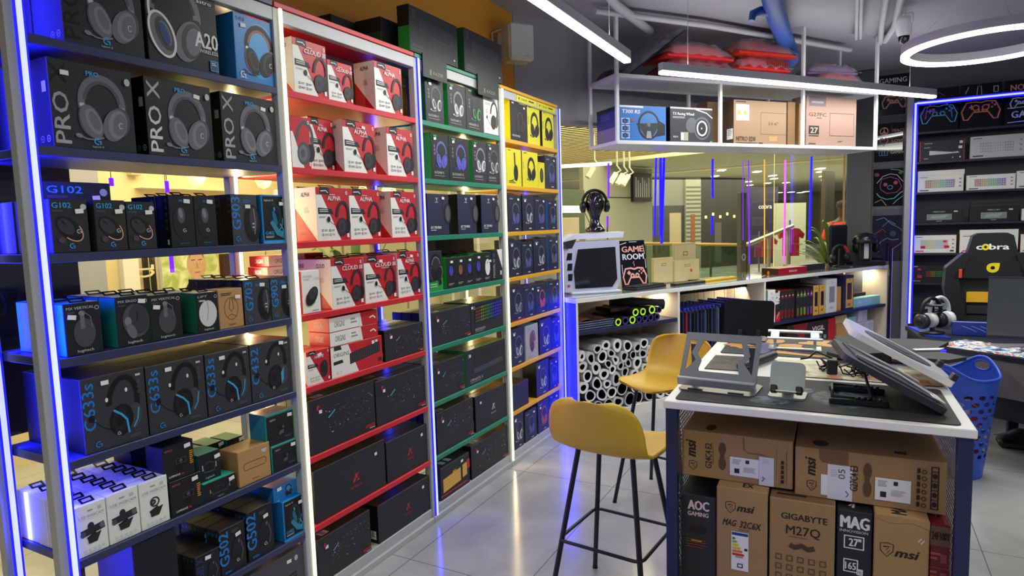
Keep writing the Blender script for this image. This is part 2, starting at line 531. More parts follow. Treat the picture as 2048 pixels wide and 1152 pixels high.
def headset(A, cx, cy, s, c1, c2, c3, mic=1, acc=None, logo=None):
    r = A.H/A.W
    P = lambda x, y: (cx+x*s*r, cy+y*s)
    A.ring(cx, cy+.06*s, .29*s, .37*s, .10*s, c1, a0=-12, a1=192)
    A.ring(cx, cy+.045*s, .25*s, .32*s, .05*s, c3, a0=10, a1=170)
    for q in (-1, 1):
        A.stroke([P(q*.29, .05), P(q*.285, -.05), P(q*.24, -.16)], .07*s, c2)
        A.ell(*P(q*.285, .02), .035*s, .03*s, logo or c3)
    A.ell(*P(-.225, -.2), .12*s, .22*s, c3, rot=10)
    A.ell(*P(-.17, -.21), .145*s, .25*s, c1, rot=18)
    A.ell(*P(-.14, -.2), .10*s, .19*s, c2, rot=20)
    A.ell(*P(-.13, -.19), .065*s, .14*s, c1, rot=20)
    A.ell(*P(.235, -.17), .15*s, .22*s, c3, rot=-8)
    A.ell(*P(.16, -.22), .165*s, .255*s, c1, rot=-24)
    A.ell(*P(.20, -.21), .135*s, .215*s, c2, rot=-14)
    A.ell(*P(.225, -.21), .10*s, .165*s, c1, rot=-12)
    if acc:
        A.ring(*P(.2, -.2), .165*s, .245*s, .03*s, acc, rot=-12, a0=100, a1=265)
    if logo:
        A.ring(*P(.245, -.22), .028*s, .04*s, .011*s, logo, a0=40, a1=320)
    if mic:
        A.stroke([P(-.02, -.42), P(-.12, -.46), P(-.25, -.46), P(-.33, -.43)], .02*s, c2)
        A.ell(*P(-.36, -.42), .05*s, .03*s, c2, rot=-12)
def bigcup(A, cx, cy, s, c1, c2, c3, mic=1):
    """side view of a headset: one cup, a tall loop of band, a thin microphone arm"""
    r = A.H/A.W
    P = lambda x, y: (cx+x*s*r, cy+y*s)
    A.ring(*P(.05, .08), .24*s, .42*s, .09*s, c1, a0=-30, a1=185, rot=-6)
    A.ell(*P(.22, -.2), .13*s, .22*s, c3, rot=-8)
    A.ell(*P(.0, -.22), .2*s, .27*s, c1, rot=-8)
    A.ell(*P(-.02, -.22), .14*s, .2*s, c2, rot=-8)
    A.ell(*P(-.03, -.22), .07*s, .1*s, c1, rot=-8)
    if mic:
        A.stroke([P(-.16, -.36), P(-.32, -.26), P(-.46, -.12)], .014*s, c1)
        A.ell(*P(-.48, -.08), .05*s, .065*s, c1)
def mouse(A, cx, cy, s, rot, c1, c2, acc=None, c3=None):
    A.ell(cx, cy, .27*s, .46*s, c1, rot=rot)
    q = math.radians(rot); r = A.H/A.W
    P = lambda x, y: (cx+(x*math.cos(q)-y*math.sin(q))*s*r, cy+(x*math.sin(q)+y*math.cos(q))*s)
    A.ell(*P(-.03, .12), .19*s, .28*s, c2, rot=rot)
    A.stroke([P(0, .44), P(0, .1)], .02*s, c1)
    A.ell(*P(0, .26), .03*s, .07*s, c3 or c1, rot=rot)
    if acc:
        A.ring(cx, cy, .26*s, .45*s, .03*s, acc, rot=rot, a0=195, a1=345)
def keyb(A, x0, y0, x1, y1, sk, base, key, rows=5, cols=14, keys=None, rnd=None):
    """a keyboard seen askew: corners lean by sk"""
    def Q(u, v): return (x0+(x1-x0)*u, y0+(y1-y0)*v+sk*u)
    A.poly([Q(0, 0), Q(1, 0), Q(1, 1), Q(0, 1)], base)
    rr = random.Random(3)
    for i in range(rows):
        pts = {}
        for j in range(cols):
            a, b = (j+.16)/cols*.96+.02, (j+.84)/cols*.96+.02
            c, d = (i+.16)/rows*.92+.04, (i+.82)/rows*.92+.04
            if rnd and rr.random() < rnd:
                continue
            m = key if keys is None else keys[int(j/cols*len(keys))]
            pts.setdefault(m, []).append([Q(a, c), Q(b, c), Q(b, d), Q(a, d)])
        for m, qs in pts.items():
            A.put([p for q in qs for p in q], [(4*k, 4*k+1, 4*k+2, 4*k+3) for k in range(len(qs))], m)
def icons(A, x, y, n, s, m, dx=0.0, dy=-.1):
    for i in range(n):
        A.ring(x+dx*i, y+dy*i, s, s, s*.3, m, n=10)
        A.rect(x+dx*i-s*.3*A.H/A.W, y+dy*i-s*.3, x+dx*i+s*.3*A.H/A.W, y+dy*i+s*.3, m)

# each design draws on the front (F), left (L), right (R) or top (T) of a carton w x d x h
def d_prox(mb, w, d, h, v=0):
    A = faceart(mb, w, d, h, 'F')
    A.text('PRO X', .2, .05, .17, K0, 90, fit=.9, bold=.012)
    if v == 0:
        A.text('PRO', .2, .05, .17, SIL, 90, fit=.9*text_mesh('PRO')[2]/text_mesh('PRO X')[2], bold=.012)
    elif v == 1:
        A.text('PRO X', .2, .05, .17, SIL, 90, fit=.9, bold=.012)
    headset(A, .6, .5, .82, HG1, HG2, HG3, 1, None, LGR)
    A.text('PRO', .5, .86, .055, CYA, al='C', bold=.02)
    A.ell(.93, .86, .035, .045, LGR)
    glogo(A, .5, .105, .035, CYA)
    A.text('logitech G', .5, .03, .022, LGR, al='C')
    B = faceart(mb, w, d, h, 'L')
    icons(B, .65, .1, 1, .035, GRY); icons(B, .86, .1, 1, .035, GRY)
    B.rect(.78, .62, .92, .74, GRY)
def d_a20(mb, w, d, h):
    A = faceart(mb, w, d, h, 'F')
    headset(A, .38, .56, 1.05, HG1, M('303238'), K0, 0, None, None)
    r = A.H/A.W
    A.ring(.38-.17*1.05*r, .56-.21*1.05, .15, .26, .03, WHT, rot=18); A.ring(.38, .56+.06, .33, .42, .03, WHT, a0=60, a1=192)
    A.ell(.38-.14*1.05*r, .56-.2*1.05, .05, .13, DBL, rot=20)
    A.text('A20', .64, .3, .19, WHT, fit=.34, bold=.015)
    A.text('WIRELESS', .7, .235, .045, WHT, fit=.28)
    A.text('astro', .7, .84, .05, WHT, fit=.22, bold=.01)
    A.rect(.85, .03, .97, .16, DBL); A.frame(.85, .03, .97, .16, .008, CYA); A.lines(.87, .125, .08, 2, .012, LGR)
def d_bluehs(mb, w, d, h):
    A = faceart(mb, w, d, h, 'F')
    A.ell(.58, .5, .3, .42, M('2f9de0', .4))
    headset(A, .56, .5, .82, K2, K3, M('8f3a3a', .4), 1, None, WHT)
    A.text('G432', .06, .9, .05, DBL, bold=.02)
    glogo(A, .14, .1, .04, WHT); A.lines(.06, .04, .2, 1, .012, LGR)
def d_g102(mb, w, d, h):
    A = faceart(mb, w, d, h, 'F')
    A.text('G102', .06, .84, .1, CYA, fit=.5, bold=.012); A.lines(.06, .79, .35, 2, .01, DGR)
    mouse(A, .48, .45, .62, 42, K0, M('34353c', .3), M('e8b79a', .3)); glogo(A, .72, .4, .035, LGR)
    A.ell(.25, .24, .06, .06, M('4a3c48', .4)); A.ell(.88, .86, .055, .055, LGR)
    glogo(A, .5, .13, .04, CYA); A.lines(.38, .05, .24, 1, .012, DBL)
def d_promouse(mb, w, d, h):
    A = faceart(mb, w, d, h, 'F')
    A.text('PRO', .4, .87, .05, BLU, bold=.02)
    A.ell(.5, .5, .2, .34, K2); A.ell(.45, .62, .08, .15, HG3); A.ell(.43, .66, .04, .1, HG2, rot=10)
    glogo(A, .55, .33, .03, LGR); A.text('logitech G', .5, .07, .03, BLU, al='C')
    B = faceart(mb, w, d, h, 'L'); icons(B, .75, .9, 5, .03, DGR, 0, -.13); B.rect(.72, .06, .86, .16, LGR)
def d_g9(t):
    def f(mb, w, d, h):
        A = faceart(mb, w, d, h, 'F')
        A.rect(.0, 0, 1, 1, M('3c3d43', .38, noise=.04))
        A.text(t, .33, .3, .2, BLU, 90, fit=.64, bold=.014)
        A.ell(.78, .42, .2, .38, K0); A.ell(.84, .5, .1, .26, K3); A.stroke([(.86, .72), (.9, .45), (.86, .2)], .02, HG2)
        A.rect(.78, .4, .86, .43, LGR); A.rect(.78, .33, .86, .36, LGR); A.lines(.45, .88, .35, 3, .012, BLU)
        glogo(A, .2, .12, .045, BLU); A.lines(.1, .05, .22, 1, .012, DBL)
        B = faceart(mb, w, d, h, 'L'); icons(B, .8, .9, 3, .03, DGR, 0, -.12)
    return f
def d_g402(mb, w, d, h):
    A = faceart(mb, w, d, h, 'F')
    A.rect(.06, .07, 1, .97, K0)
    A.text('logitech G', .12, .87, .04, WHT); A.ell(.86, .9, .02, .025, WHT)
    mouse(A, .55, .55, .62, 12, M('16303c', .3), M('0c1216', .3), CYA, CYA)
    A.ell(.5, .52, .05, .16, M('1d6f8f', .3), rot=15); A.stroke([(.35, .45), (.6, .22), (.9, .16)], .09, M('2a86a8', .4), .16); A.stroke([(.75, .15), (.82, .28), (.7, .4)], .03, CYA)
    A.text('G402', .1, .18, .07, CYA, bold=.012); A.lines(.1, .14, .4, 2, .012, LGR); A.rect(0, 0, 1, .05, CYA)
def d_mx(t, white=0, x=0):
    def f(mb, w, d, h):
        A = faceart(mb, w, d, h, 'F')
        A.text(t, .08, .88, .05, LGR, fit=.25+.045*len(t), bold=.008); A.lines(.08, .83, .3, 2, .01, DGR)
        A.ring(.9, .88, .035, .035, .012, LGR)
        if white:
            A.ell(.5, .47, .25, .33, M('d8dadb', .4)); A.stroke([(.5, .8), (.52, .55), (.45, .3)], .02, GRY); A.rect(.12, .78, .4, .82, LGR)
        elif x:
            A.ell(.58, .5, .27, .34, M('4a4b52', .4), rot=8); A.ell(.66, .52, .2, .3, K3, rot=8); A.ell(.33, .5, .07, .09, HG2); A.rect(.6, .5, .64, .66, K0)
            A.ell(.42, .3, .09, .16, HG1, rot=20)
        else:
            A.ell(.52, .42, .2, .28, M('45464d', .4)); A.rect(.42, .5, .54, .8, HG1); A.ell(.48, .8, .06, .05, HG2); A.stroke([(.5, .84), (.7, .72), (.74, .5)], .02, HG1)
        A.text('logitech', .5, .06, .05, LGR, al='C', fit=.44, bold=.01)
    return f
def d_kraftmouse(mb, w, d, h):
    A = faceart(mb, w, d, h, 'F')
    A.ring(.5, .5, .2, .28, .012, KRD); A.stroke([(.42, .5), (.47, .75), (.55, .76), (.6, .5), (.5, .42)], .012, KRD, closed=True); A.stroke([(.3, .3), (.5, .36), (.7, .28)], .01, KRD)
    A.lines(.1, .88, .5, 2, .02, KRD); A.text('logitech', .5, .08, .045, KRD, al='C')
def d_g633(t, blue=1):
    def f(mb, w, d, h):
        A = faceart(mb, w, d, h, 'F')
        A.text(t, .19, .3, .15, BLU, 90, fit=.62, bold=.012)
        bl = M('3aa7e0', .35)
        bigcup(A, .58, .52, .8, K0, K2, M('3f4148', .4), 1)
        r = A.H/A.W
        if blue:
            A.stroke([(.46, .5), (.58, .42), (.66, .33), (.68, .14)], .028, bl); A.stroke([(.86, .46), (.83, .3), (.76, .2)], .018, bl)
        else:
            A.poly([(.72, .4), (.8, .5), (.78, .28), (.72, .2)], bl)
        A.ell(.37, .66, .02, .03, WHT); A.ell(.68, .74, .018, .03, WHT)
        glogo(A, .52, .17, .02, LGR); glogo(A, .2, .1, .035, BLU)
        A.lines(.68, .09, .26, 2, .012, DGR); A.rect(.84, .9, .92, .93, LGR); icons(A, .88, .82, 3, .022, DGR, 0, -.07)
    return f
def d_webcam(v):
    def f(mb, w, d, h):
        A = faceart(mb, w, d, h, 'F')
        A.text('USB WEBCAM', .5, .73, .06, GRY, al='C', fit=.82); A.rect(.08, .7, .92, .706, LGR); A.lines(.38, .85, .24, 1, .03, GRY); A.rect(.72, .83, .84, .9, LGR)
        if v:
            A.ring(.5, .52, .09, .09, .03, K1); A.ell(.44, .52, .06, .06, K1); A.ell(.44, .52, .03, .03, HG1)
        else:
            A.stroke([(.12, .44), (.9, .5)], .14, K1); A.ell(.45, .56, .06, .07, K1); A.ell(.82, .5, .05, .055, HG1); A.ell(.18, .43, .05, .055, HG3)
        A.poly([(.34, .22), (.62, .22), (.78, .4), (.3, .36)], K1); A.stroke([(.3, .33), (.6, .4)], .05, K2)
        icons(A, .2, .1, 5, .022, LGR, .15, 0); A.lines(.15, .05, .6, 1, .012, LGR)
    return f
def d_rapoo(mb, w, d, h):
    A = faceart(mb, w, d, h, 'F')
    A.text('RAPOO', .08, .84, .05, M('d86a4a'), fit=.24); A.rect(.4, .42, .72, .58, K0); A.ell(.56, .5, .05, .05, DGR); A.poly([(.42, .22), (.6, .22), (.68, .4), (.42, .4)], K0); A.frame(.4, .42, .72, .58, .012, DGR)
    A.lines(.84, .66, .12, 7, .03, ORA); A.text('LUMINOUS', .14, .1, .055, WHT, fit=.36, bold=.01); A.lines(.54, .1, .12, 1, .04, RED)
def d_brio(mb, w, d, h):
    A = faceart(mb, w, d, h, 'F')
    A.rect(0, .0, 1, .93, K2)
    A.ring(.5, .5, .2, .16, .02, DGR, a0=20, a1=160); A.stroke([(.22, .5), (.28, .32), (.7, .3), (.78, .5)], .03, DGR); A.ell(.5, .5, .06, .06, K0)
    A.stroke([(.2, .4), (.2, .6)], .03, LGR); A.stroke([(.8, .4), (.8, .6)], .03, LGR)
    A.text('logitech', .5, .08, .08, LGR, al='C'); icons(A, .92, .8, 2, .04, DGR, 0, -.18)
def d_kraft(mb, w, d, h):
    A = faceart(mb, w, d, h, 'F')
    a = [(.22+.06*math.cos(t), .52+.1*math.sin(t)) for t in [math.radians(x) for x in range(90, 271, 30)]]+[(.8+.06*math.cos(t), .52+.1*math.sin(t)) for t in [math.radians(x) for x in range(-90, 91, 30)]]
    A.stroke(a, .014, KRD, closed=True); A.ell(.5, .52, .012, .012, KRD); A.text('logitech', .5, .1, .05, KRD, al='C'); A.poly([(.7, .86), (.9, .86), (.86, .76), (.76, .76)], LGR)
def d_logicam(mb, w, d, h):
    A = faceart(mb, w, d, h, 'F')
    A.rect(.03, .02, 1, .93, K2); A.text('logitech', .15, .78, .06, LGR, fit=.2); A.poly([(.4, .4), (.72, .44), (.74, .58), (.42, .55)], K0); A.ell(.62, .5, .04, .05, DGR); A.poly([(.46, .28), (.62, .3), (.64, .42), (.48, .4)], DGR); A.lines(.66, .18, .28, 2, .018, DGR)
def d_g502(t):
    def f(mb, w, d, h):
        A = faceart(mb, w, d, h, 'F')
        A.text(t, .32, .22, .22, BLU if 'X' not in t else DBL, 90, fit=.7, bold=.016)
        mouse(A, .68, .46, .62, -12, K0, K2, None, HG1); A.stroke([(.8, .6), (.88, .4), (.8, .2)], .03, HG3); glogo(A, .66, .22, .03, LGR); A.lines(.45, .9, .3, 3, .012, DGR); A.lines(.12, .08, .3, 2, .014, BLU)
        B = faceart(mb, w, d, h, 'T'); B.lines(.2, .6, .6, 1, .12, K2)
        C = faceart(mb, w, d, h, 'L'); icons(C, .2, .9, 1, .03, BLU); icons(C, .5, .9, 1, .03, BLU); icons(C, .8, .9, 1, .03, BLU)
    return f
def d_grey(mb, w, d, h):
    A = faceart(mb, w, d, h, 'F'); A.ell(.86, .84, .04, .05, LGR); keyb(A, .25, .1, .85, .5, .1, K0, HG3, 5, 14)
def hx_base(mb, w, d, h, t, sub, side=1):
    A = faceart(mb, w, d, h, 'F')
    A.poly([(0, 0), (.70, 0), (.16, .86), (0, .86)], PAP)
    A.poly([(.1, .88), (.42, .86), (.38, 1.0), (.12, 1.0)], K1); A.stroke([(.14, .93), (.3, .94), (.36, .9)], .018, WHT)
    A.poly([(.04, .5), (.5, .5), (.44, .6), (.04, .62)], K1); A.lines(.08, .575, .32, 2, .018, LGR)
    A.lines(.06, .45, .26, 2, .01, GRY)
    for x, y in ((.12, .17), (.34, .17), (.12, .09), (.34, .09)):
        A.frame(x, y, x+.045, y+.045, .008, K3); A.lines(x+.07, y+.03, .12, 2, .01, GRY)
    A.rect(.88, .05, .95, .13, PAP); A.ring(.92, .91, .02, .03, .012, PAP)
    if side:
        B = faceart(mb, w, d, h, 'L')
        B.poly([(.98, 0), (1, .0), (1, 1), (0, 1), (0, .62)], PAP); B.text(t.replace('CLOUD III', 'CLOUD'), .3, .83, .08, K0, fit=.4, bold=.016, shear=.1)
        B.lines(.12, .15, .4, 2, .015, M('a04050')); B.lines(.42, .62, .3, 5, .012, LGR)
    A.k += .004*0
    return A
def hx_name(A, t, sub):
    A.text(t, .32, .76, .085, WHT, fit=.08+.062*len(t), bold=.016, shear=.1); A.lines(.38, .865, .2, 1, .01, WHT)
    if sub: A.text(sub, .5, .715, .028, WHT, fit=.24)
def d_hx(t, sub=None):
    def f(mb, w, d, h):
        A = hx_base(mb, w, d, h, t, sub)
        bigcup(A, .74, .40, .66, K1, K3, K0, 0)
        A.stroke([(.62, .26), (.46, .31), (.36, .37)], .012, K0); A.ell(.33, .4, .04, .055, K0); hx_name(A, t, sub)
    return f
def d_hxgrey(mb, w, d, h):
    A = faceart(mb, w, d, h, 'F'); A.poly([(0, 0), (.62, 0), (.1, .7), (0, .7)], PAP); bigcup(A, .62, .48, .85, HG3, HG1, K1, 0); A.rect(.88, .05, .95, .13, PAP); A.ring(.92, .91, .02, .03, .012, PAP)
def d_hxmouse(mb, w, d, h):
    A = hx_base(mb, w, d, h, 'HASTE', None); mouse(A, .72, .4, .56, -6, K1, K2, None, HG3); hx_name(A, 'HASTE', None)
def d_hxpulse(mb, w, d, h):
    A = faceart(mb, w, d, h, 'F'); A.text('PULSEFIRE', .1, .84, .045, GRY, fit=.45); A.text('SURGE', .1, .77, .045, GRY, fit=.3); mouse(A, .52, .4, .55, -38, K2, K3, None, HG3)
    A.ring(.52, .4, .16, .27, .02, M('e07a3a'), rot=-38, a0=190, a1=280); A.ring(.52, .4, .16, .27, .02, M('8fd14a'), rot=-38, a0=280, a1=350); A.lines(.5, .06, .35, 1, .02, GRY); icons(A, .75, .8, 2, .03, LGR, .13, 0); A.rect(0, 0, 1, .02, RED)
def d_origins(mb, w, d, h):
    A = faceart(mb, w, d, h, 'F'); A.poly([(0, 0), (.5, 0), (.32, .98), (0, .98)], PAP); A.poly([(.06, .86), (.2, .86), (.18, 1), (.06, 1)], K1)
    A.text('ORIGINS', .05, .64, .13, K1, fit=.28, shear=.15); A.poly([(.04, .4), (.22, .42), (.2, .53), (.04, .51)], K1); keyb(A, .34, .3, .94, .66, .16, K0, HG3, 5, 14); A.rect(.85, .82, .9, .9, PAP); A.rect(.9, .12, .97, .26, K1); icons(A, .1, .14, 2, .04, LGR, .06, 0)
def d_originsflat(mb, w, d, h):
    A = faceart(mb, w, d, h, 'F'); A.rect(0, .03, .6, .98, PAP); A.text('ORIGINS', .1, .3, .4, K1, fit=.2, shear=.15); A.lines(.42, .6, .15, 2, .12, GRY); A.poly([(.6, .0), (.66, 0), (.62, 1), (.6, 1)], PAP); A.stroke([(.82, .5), (.9, .6), (.95, .4)], .1, PAP)
    B = faceart(mb, w, d, h, 'L'); B.text('ORIGINS', .3, .3, .4, PAP, fit=.4, shear=.15)
def d_rd(mb, w, d, h):
    A = faceart(mb, w, d, h, 'F'); rr = random.Random(int(w*1e5))
    for i in range(80):
        u = rr.random(); v = rr.random(); x = .2+.75*u; y = .3+.5*v+.12*(u-.5)
        s_ = .006+.01*rr.random()
        A.rect(x, y, x+s_, y+s_*w/h*.7, [DGR, HG1, LGR, M('3c6f86'), M('8a7f66')][int(rr.random()**1.6*5)])
    A.stroke([(.24, .6), (.3, .66), (.34, .71)], .025, M('3fb0c8')); A.text('REDRAGON', .8, .1, .06, RED, fit=.15, bold=.02); A.rect(.86, .07, .95, .085, LGR)
    A.ell(.1, .84, .035, .05, RED); A.ell(.11, .82, .018, .03, K1)
    B = faceart(mb, w, d, h, 'L'); B.rect(.25, .1, .75, .32, PAP); B.lines(.32, .28, .35, 4, .02, K1)
    T = faceart(mb, w, d, h, 'T'); T.rect(.12, .25, .26, .8, LGR); T.lines(.14, .65, .1, 3, .08, K1)
def dragon(A, x, y, s, m):
    r = A.H/A.W
    P = lambda a, b: (x+a*s*r, y+b*s)
    A.poly([P(-.5, -.4), P(-.1, .15), P(-.15, .5), P(.1, .3), P(.5, .5), P(.2, .1), P(.25, -.15), P(.0, -.02), P(-.15, -.4)], m); A.poly([P(.1, -.4), P(.5, -.4), P(.32, -.1)], m)
def d_rdlogo(m):
    def f(mb, w, d, h):
        A = faceart(mb, w, d, h, 'F'); dragon(A, .55, .5, .2, m); A.text('REDRAGON', .55, .3, .05, m, al='C', fit=.16)
        B = faceart(mb, w, d, h, 'L'); B.rect(.25, .1, .75, .32, PAP); B.lines(.32, .28, .35, 4, .02, K1)
    return f
def d_rz(c1, c2, acc, t):
    def f(mb, w, d, h):
        A = faceart(mb, w, d, h, 'F'); headset(A, .58, .55, .62, c1, c2, K0, 1, acc); A.text(t, .12, .13, .055, LGR, fit=.55); A.lines(.12, .08, .6, 1, .012, GRY)
        A.rect(.12, .92, .3, .96, GRN); icons(A, .16, .72, 3, .025, GRY, 0, -.08)
    return f
def d_whitehs(mb, w, d, h):
    A = faceart(mb, w, d, h, 'F'); A.text('CLOUD', .1, .76, .06, K1, fit=.36); bigcup(A, .66, .5, .7, K1, K2, HG3, 1); A.ring(.2, .6, .04, .04, .02, M('e0b030')); icons(A, .2, .16, 2, .025, GRY, .1, 0); A.rect(0, 0, 1, .03, DBL); A.lines(.1, .92, .4, 1, .015, GRY)
def d_dt(mb, w, d, h):
    A = faceart(mb, w, d, h, 'F')
    A.ell(.92, .52, .17, .27, K0); A.ell(.95, .52, .1, .2, HG3); A.ring(.9, .6, .2, .34, .05, K2, a0=60, a1=180)
    for i in range(7): A.rect(.82, .38+i*.04, .99, .388+i*.04, HG1)
    A.stroke([(.38, .91), (.43, .86), (.43, .81)], .016, WHT); A.stroke([(.48, .91), (.43, .86)], .016, WHT); A.lines(.34, .79, .18, 1, .014, LGR); A.text('DT 770 PRO', .12, .16, .06, WHT, fit=.48, bold=.02); A.lines(.12, .12, .3, 1, .015, LGR)
def d_greenhs(mb, w, d, h):
    A = faceart(mb, w, d, h, 'F'); A.poly([(0, 0), (1, 0), (1, .32), (0, .22)], GRN); headset(A, .55, .58, .72, K0, K2, HG1, 1); A.poly([(.7, .12), (.9, .16), (.88, .3), (.72, .26)], K0); A.lines(.1, .16, .5, 2, .03, M('8fd6a0'))
def d_rzmouse(c):
    def f(mb, w, d, h):
        A = faceart(mb, w, d, h, 'F'); mouse(A, .5, .5, .6, 0, K0 if c != WHT else WHT, c, None, K1); A.lines(.15, .14, .6, 2, .02, GRY); A.rect(.3, .84, .7, .88, GRN)
    return f
def d_modelo(mb, w, d, h):
    A = faceart(mb, w, d, h, 'F'); A.poly([(.5, 1), (1, 1), (1, .35)], PAP); A.text('MODEL O', .28, .1, .12, LGR, 90, fit=.6); A.ring(.2, .82, .04, .05, .02, BLU); A.rect(.78, .16, .9, .3, PAP)
def d_rzkb(t, rainbow=0):
    def f(mb, w, d, h):
        A = faceart(mb, w, d, h, 'F')
        if rainbow:
            ks = [M(c, .4) for c in ('7a4a3a', '8a8a3a', '3a8a4a', '2a6a8a', '3a3ae0', '4a2ad0')]
            keyb(A, .1, .32, .95, .88, .06, K0, K1, 5, 15, ks)
        else:
            keyb(A, .2, .45, .92, .82, .05, K0, K3, 5, 15); A.poly([(.2, .3), (.92, .35), (.92, .5), (.2, .45)], M('3c4250', .4))
        A.text(t, .1, .1, .08, LGR, fit=.3); A.lines(.1, .06, .35, 1, .014, GRY); A.lines(.06, .86, .06, 3, .02, GRY)
        for f_ in 'T':
            B = faceart(mb, w, d, h, f_); B.rect(0, 0, 1, .12, GRN)
    return f
def d_rztop(mb, w, d, h):
    A = faceart(mb, w, d, h, 'F'); A.poly([(.2, .78), (.9, .74), (.9, .5), (.2, .52)], M('24272c', .3)); A.stroke([(.22, .52), (.55, .44), (.88, .46)], .012, M('5a4030')); A.lines(.05, .9, .07, 4, .018, DGR, 2.6); A.text('ORNATA', .05, .12, .06, DGR, fit=.2); A.lines(.05, .07, .3, 1, .012, DGR)
    A.rect(.9, .12, .93, .16, LGR)
def d_ykb(mb, w, d, h):
    A = faceart(mb, w, d, h, 'F'); A.rect(.0, .1, .9, .14, RED); keyb(A, .08, .2, .68, .62, .06, M('d9a53c', .4), M('f0c060', .4), 4, 12); keyb(A, .74, .3, .9, .72, .02, M('d9a53c', .4), M('f0c060', .4), 4, 3); A.rect(.9, .5, 1, .8, RED); A.rect(.4, .66, .52, .72, ORA)
    T = faceart(mb, w, d, h, 'T'); T.rect(.2, .25, .32, .7, LGR); T.rect(.4, .25, .52, .7, LGR)
def d_ye(v):
    def f(mb, w, d, h):
        A = faceart(mb, w, d, h, 'F')
        if v == 0: headset(A, .56, .52, .7, K0, K1, K0, 1); A.text('HS35', .08, .5, .05, K1, 90, fit=.2)
        elif v == 1:
            A.ell(.6, .36, .13, .22, K0); A.stroke([(.55, .5), (.52, .9)], .07, K0); A.stroke([(.5, .2), (.3, .14), (.2, .14)], .02, K0); A.lines(.1, .12, .5, 2, .02, K1)
        elif v == 2: A.ell(.5, .5, .16, .28, K0); A.ell(.5, .5, .08, .2, HG3)
        A.lines(.08, .94, .3, 1, .016, K1)
    return f
def d_ko(mb, w, d, h):
    A = faceart(mb, w, d, h, 'F'); headset(A, .58, .5, .6, K0, M('35262a'), M('6a2020'), 1); A.text('NIGHTSWORD', .08, .1, .05, WHT, fit=.45); A.rect(.08, .9, .2, .94, LGR); A.rect(.5, .94, .9, .985, YEL)
def d_dk(acc, v=0):
    def f(mb, w, d, h):
        A = faceart(mb, w, d, h, 'F'); headset(A, .56, .5, .62, M('555a6a') if v != 2 else acc, acc, K0, 1, acc if v == 1 else None); A.rect(.1, .88, .34, .91, GRY); A.rect(.5, .06, .7, .09, LGR)
        if v == 3: A.rect(0, 0, 1, .035, RED)
    return f
def d_silver(mb, w, d, h):
    A = faceart(mb, w, d, h, 'F'); A.ell(.5, .5, .16, .3, M('6a4a40')); bigcup(A, .52, .5, .6, M('7a4a3a'), K1, M('c09a80'), 0); A.lines(.1, .9, .4, 2, .02, GRY); A.lines(.1, .08, .5, 1, .02, GRY)
def d_g102flat(mb, w, d, h):
    A = faceart(mb, w, d, h, 'F'); A.text('G102', .62, .4, .3, CYA, al='C', fit=.36, bold=.01)
def d_plain(mb, w, d, h): pass
def d_lap(mb, w, d, h):
    A = faceart(mb, w, d, h, 'F'); A.ell(.7, .2, .12, .1, HG3, rot=20)

BLB = M('1480cc', .4, noise=.03)
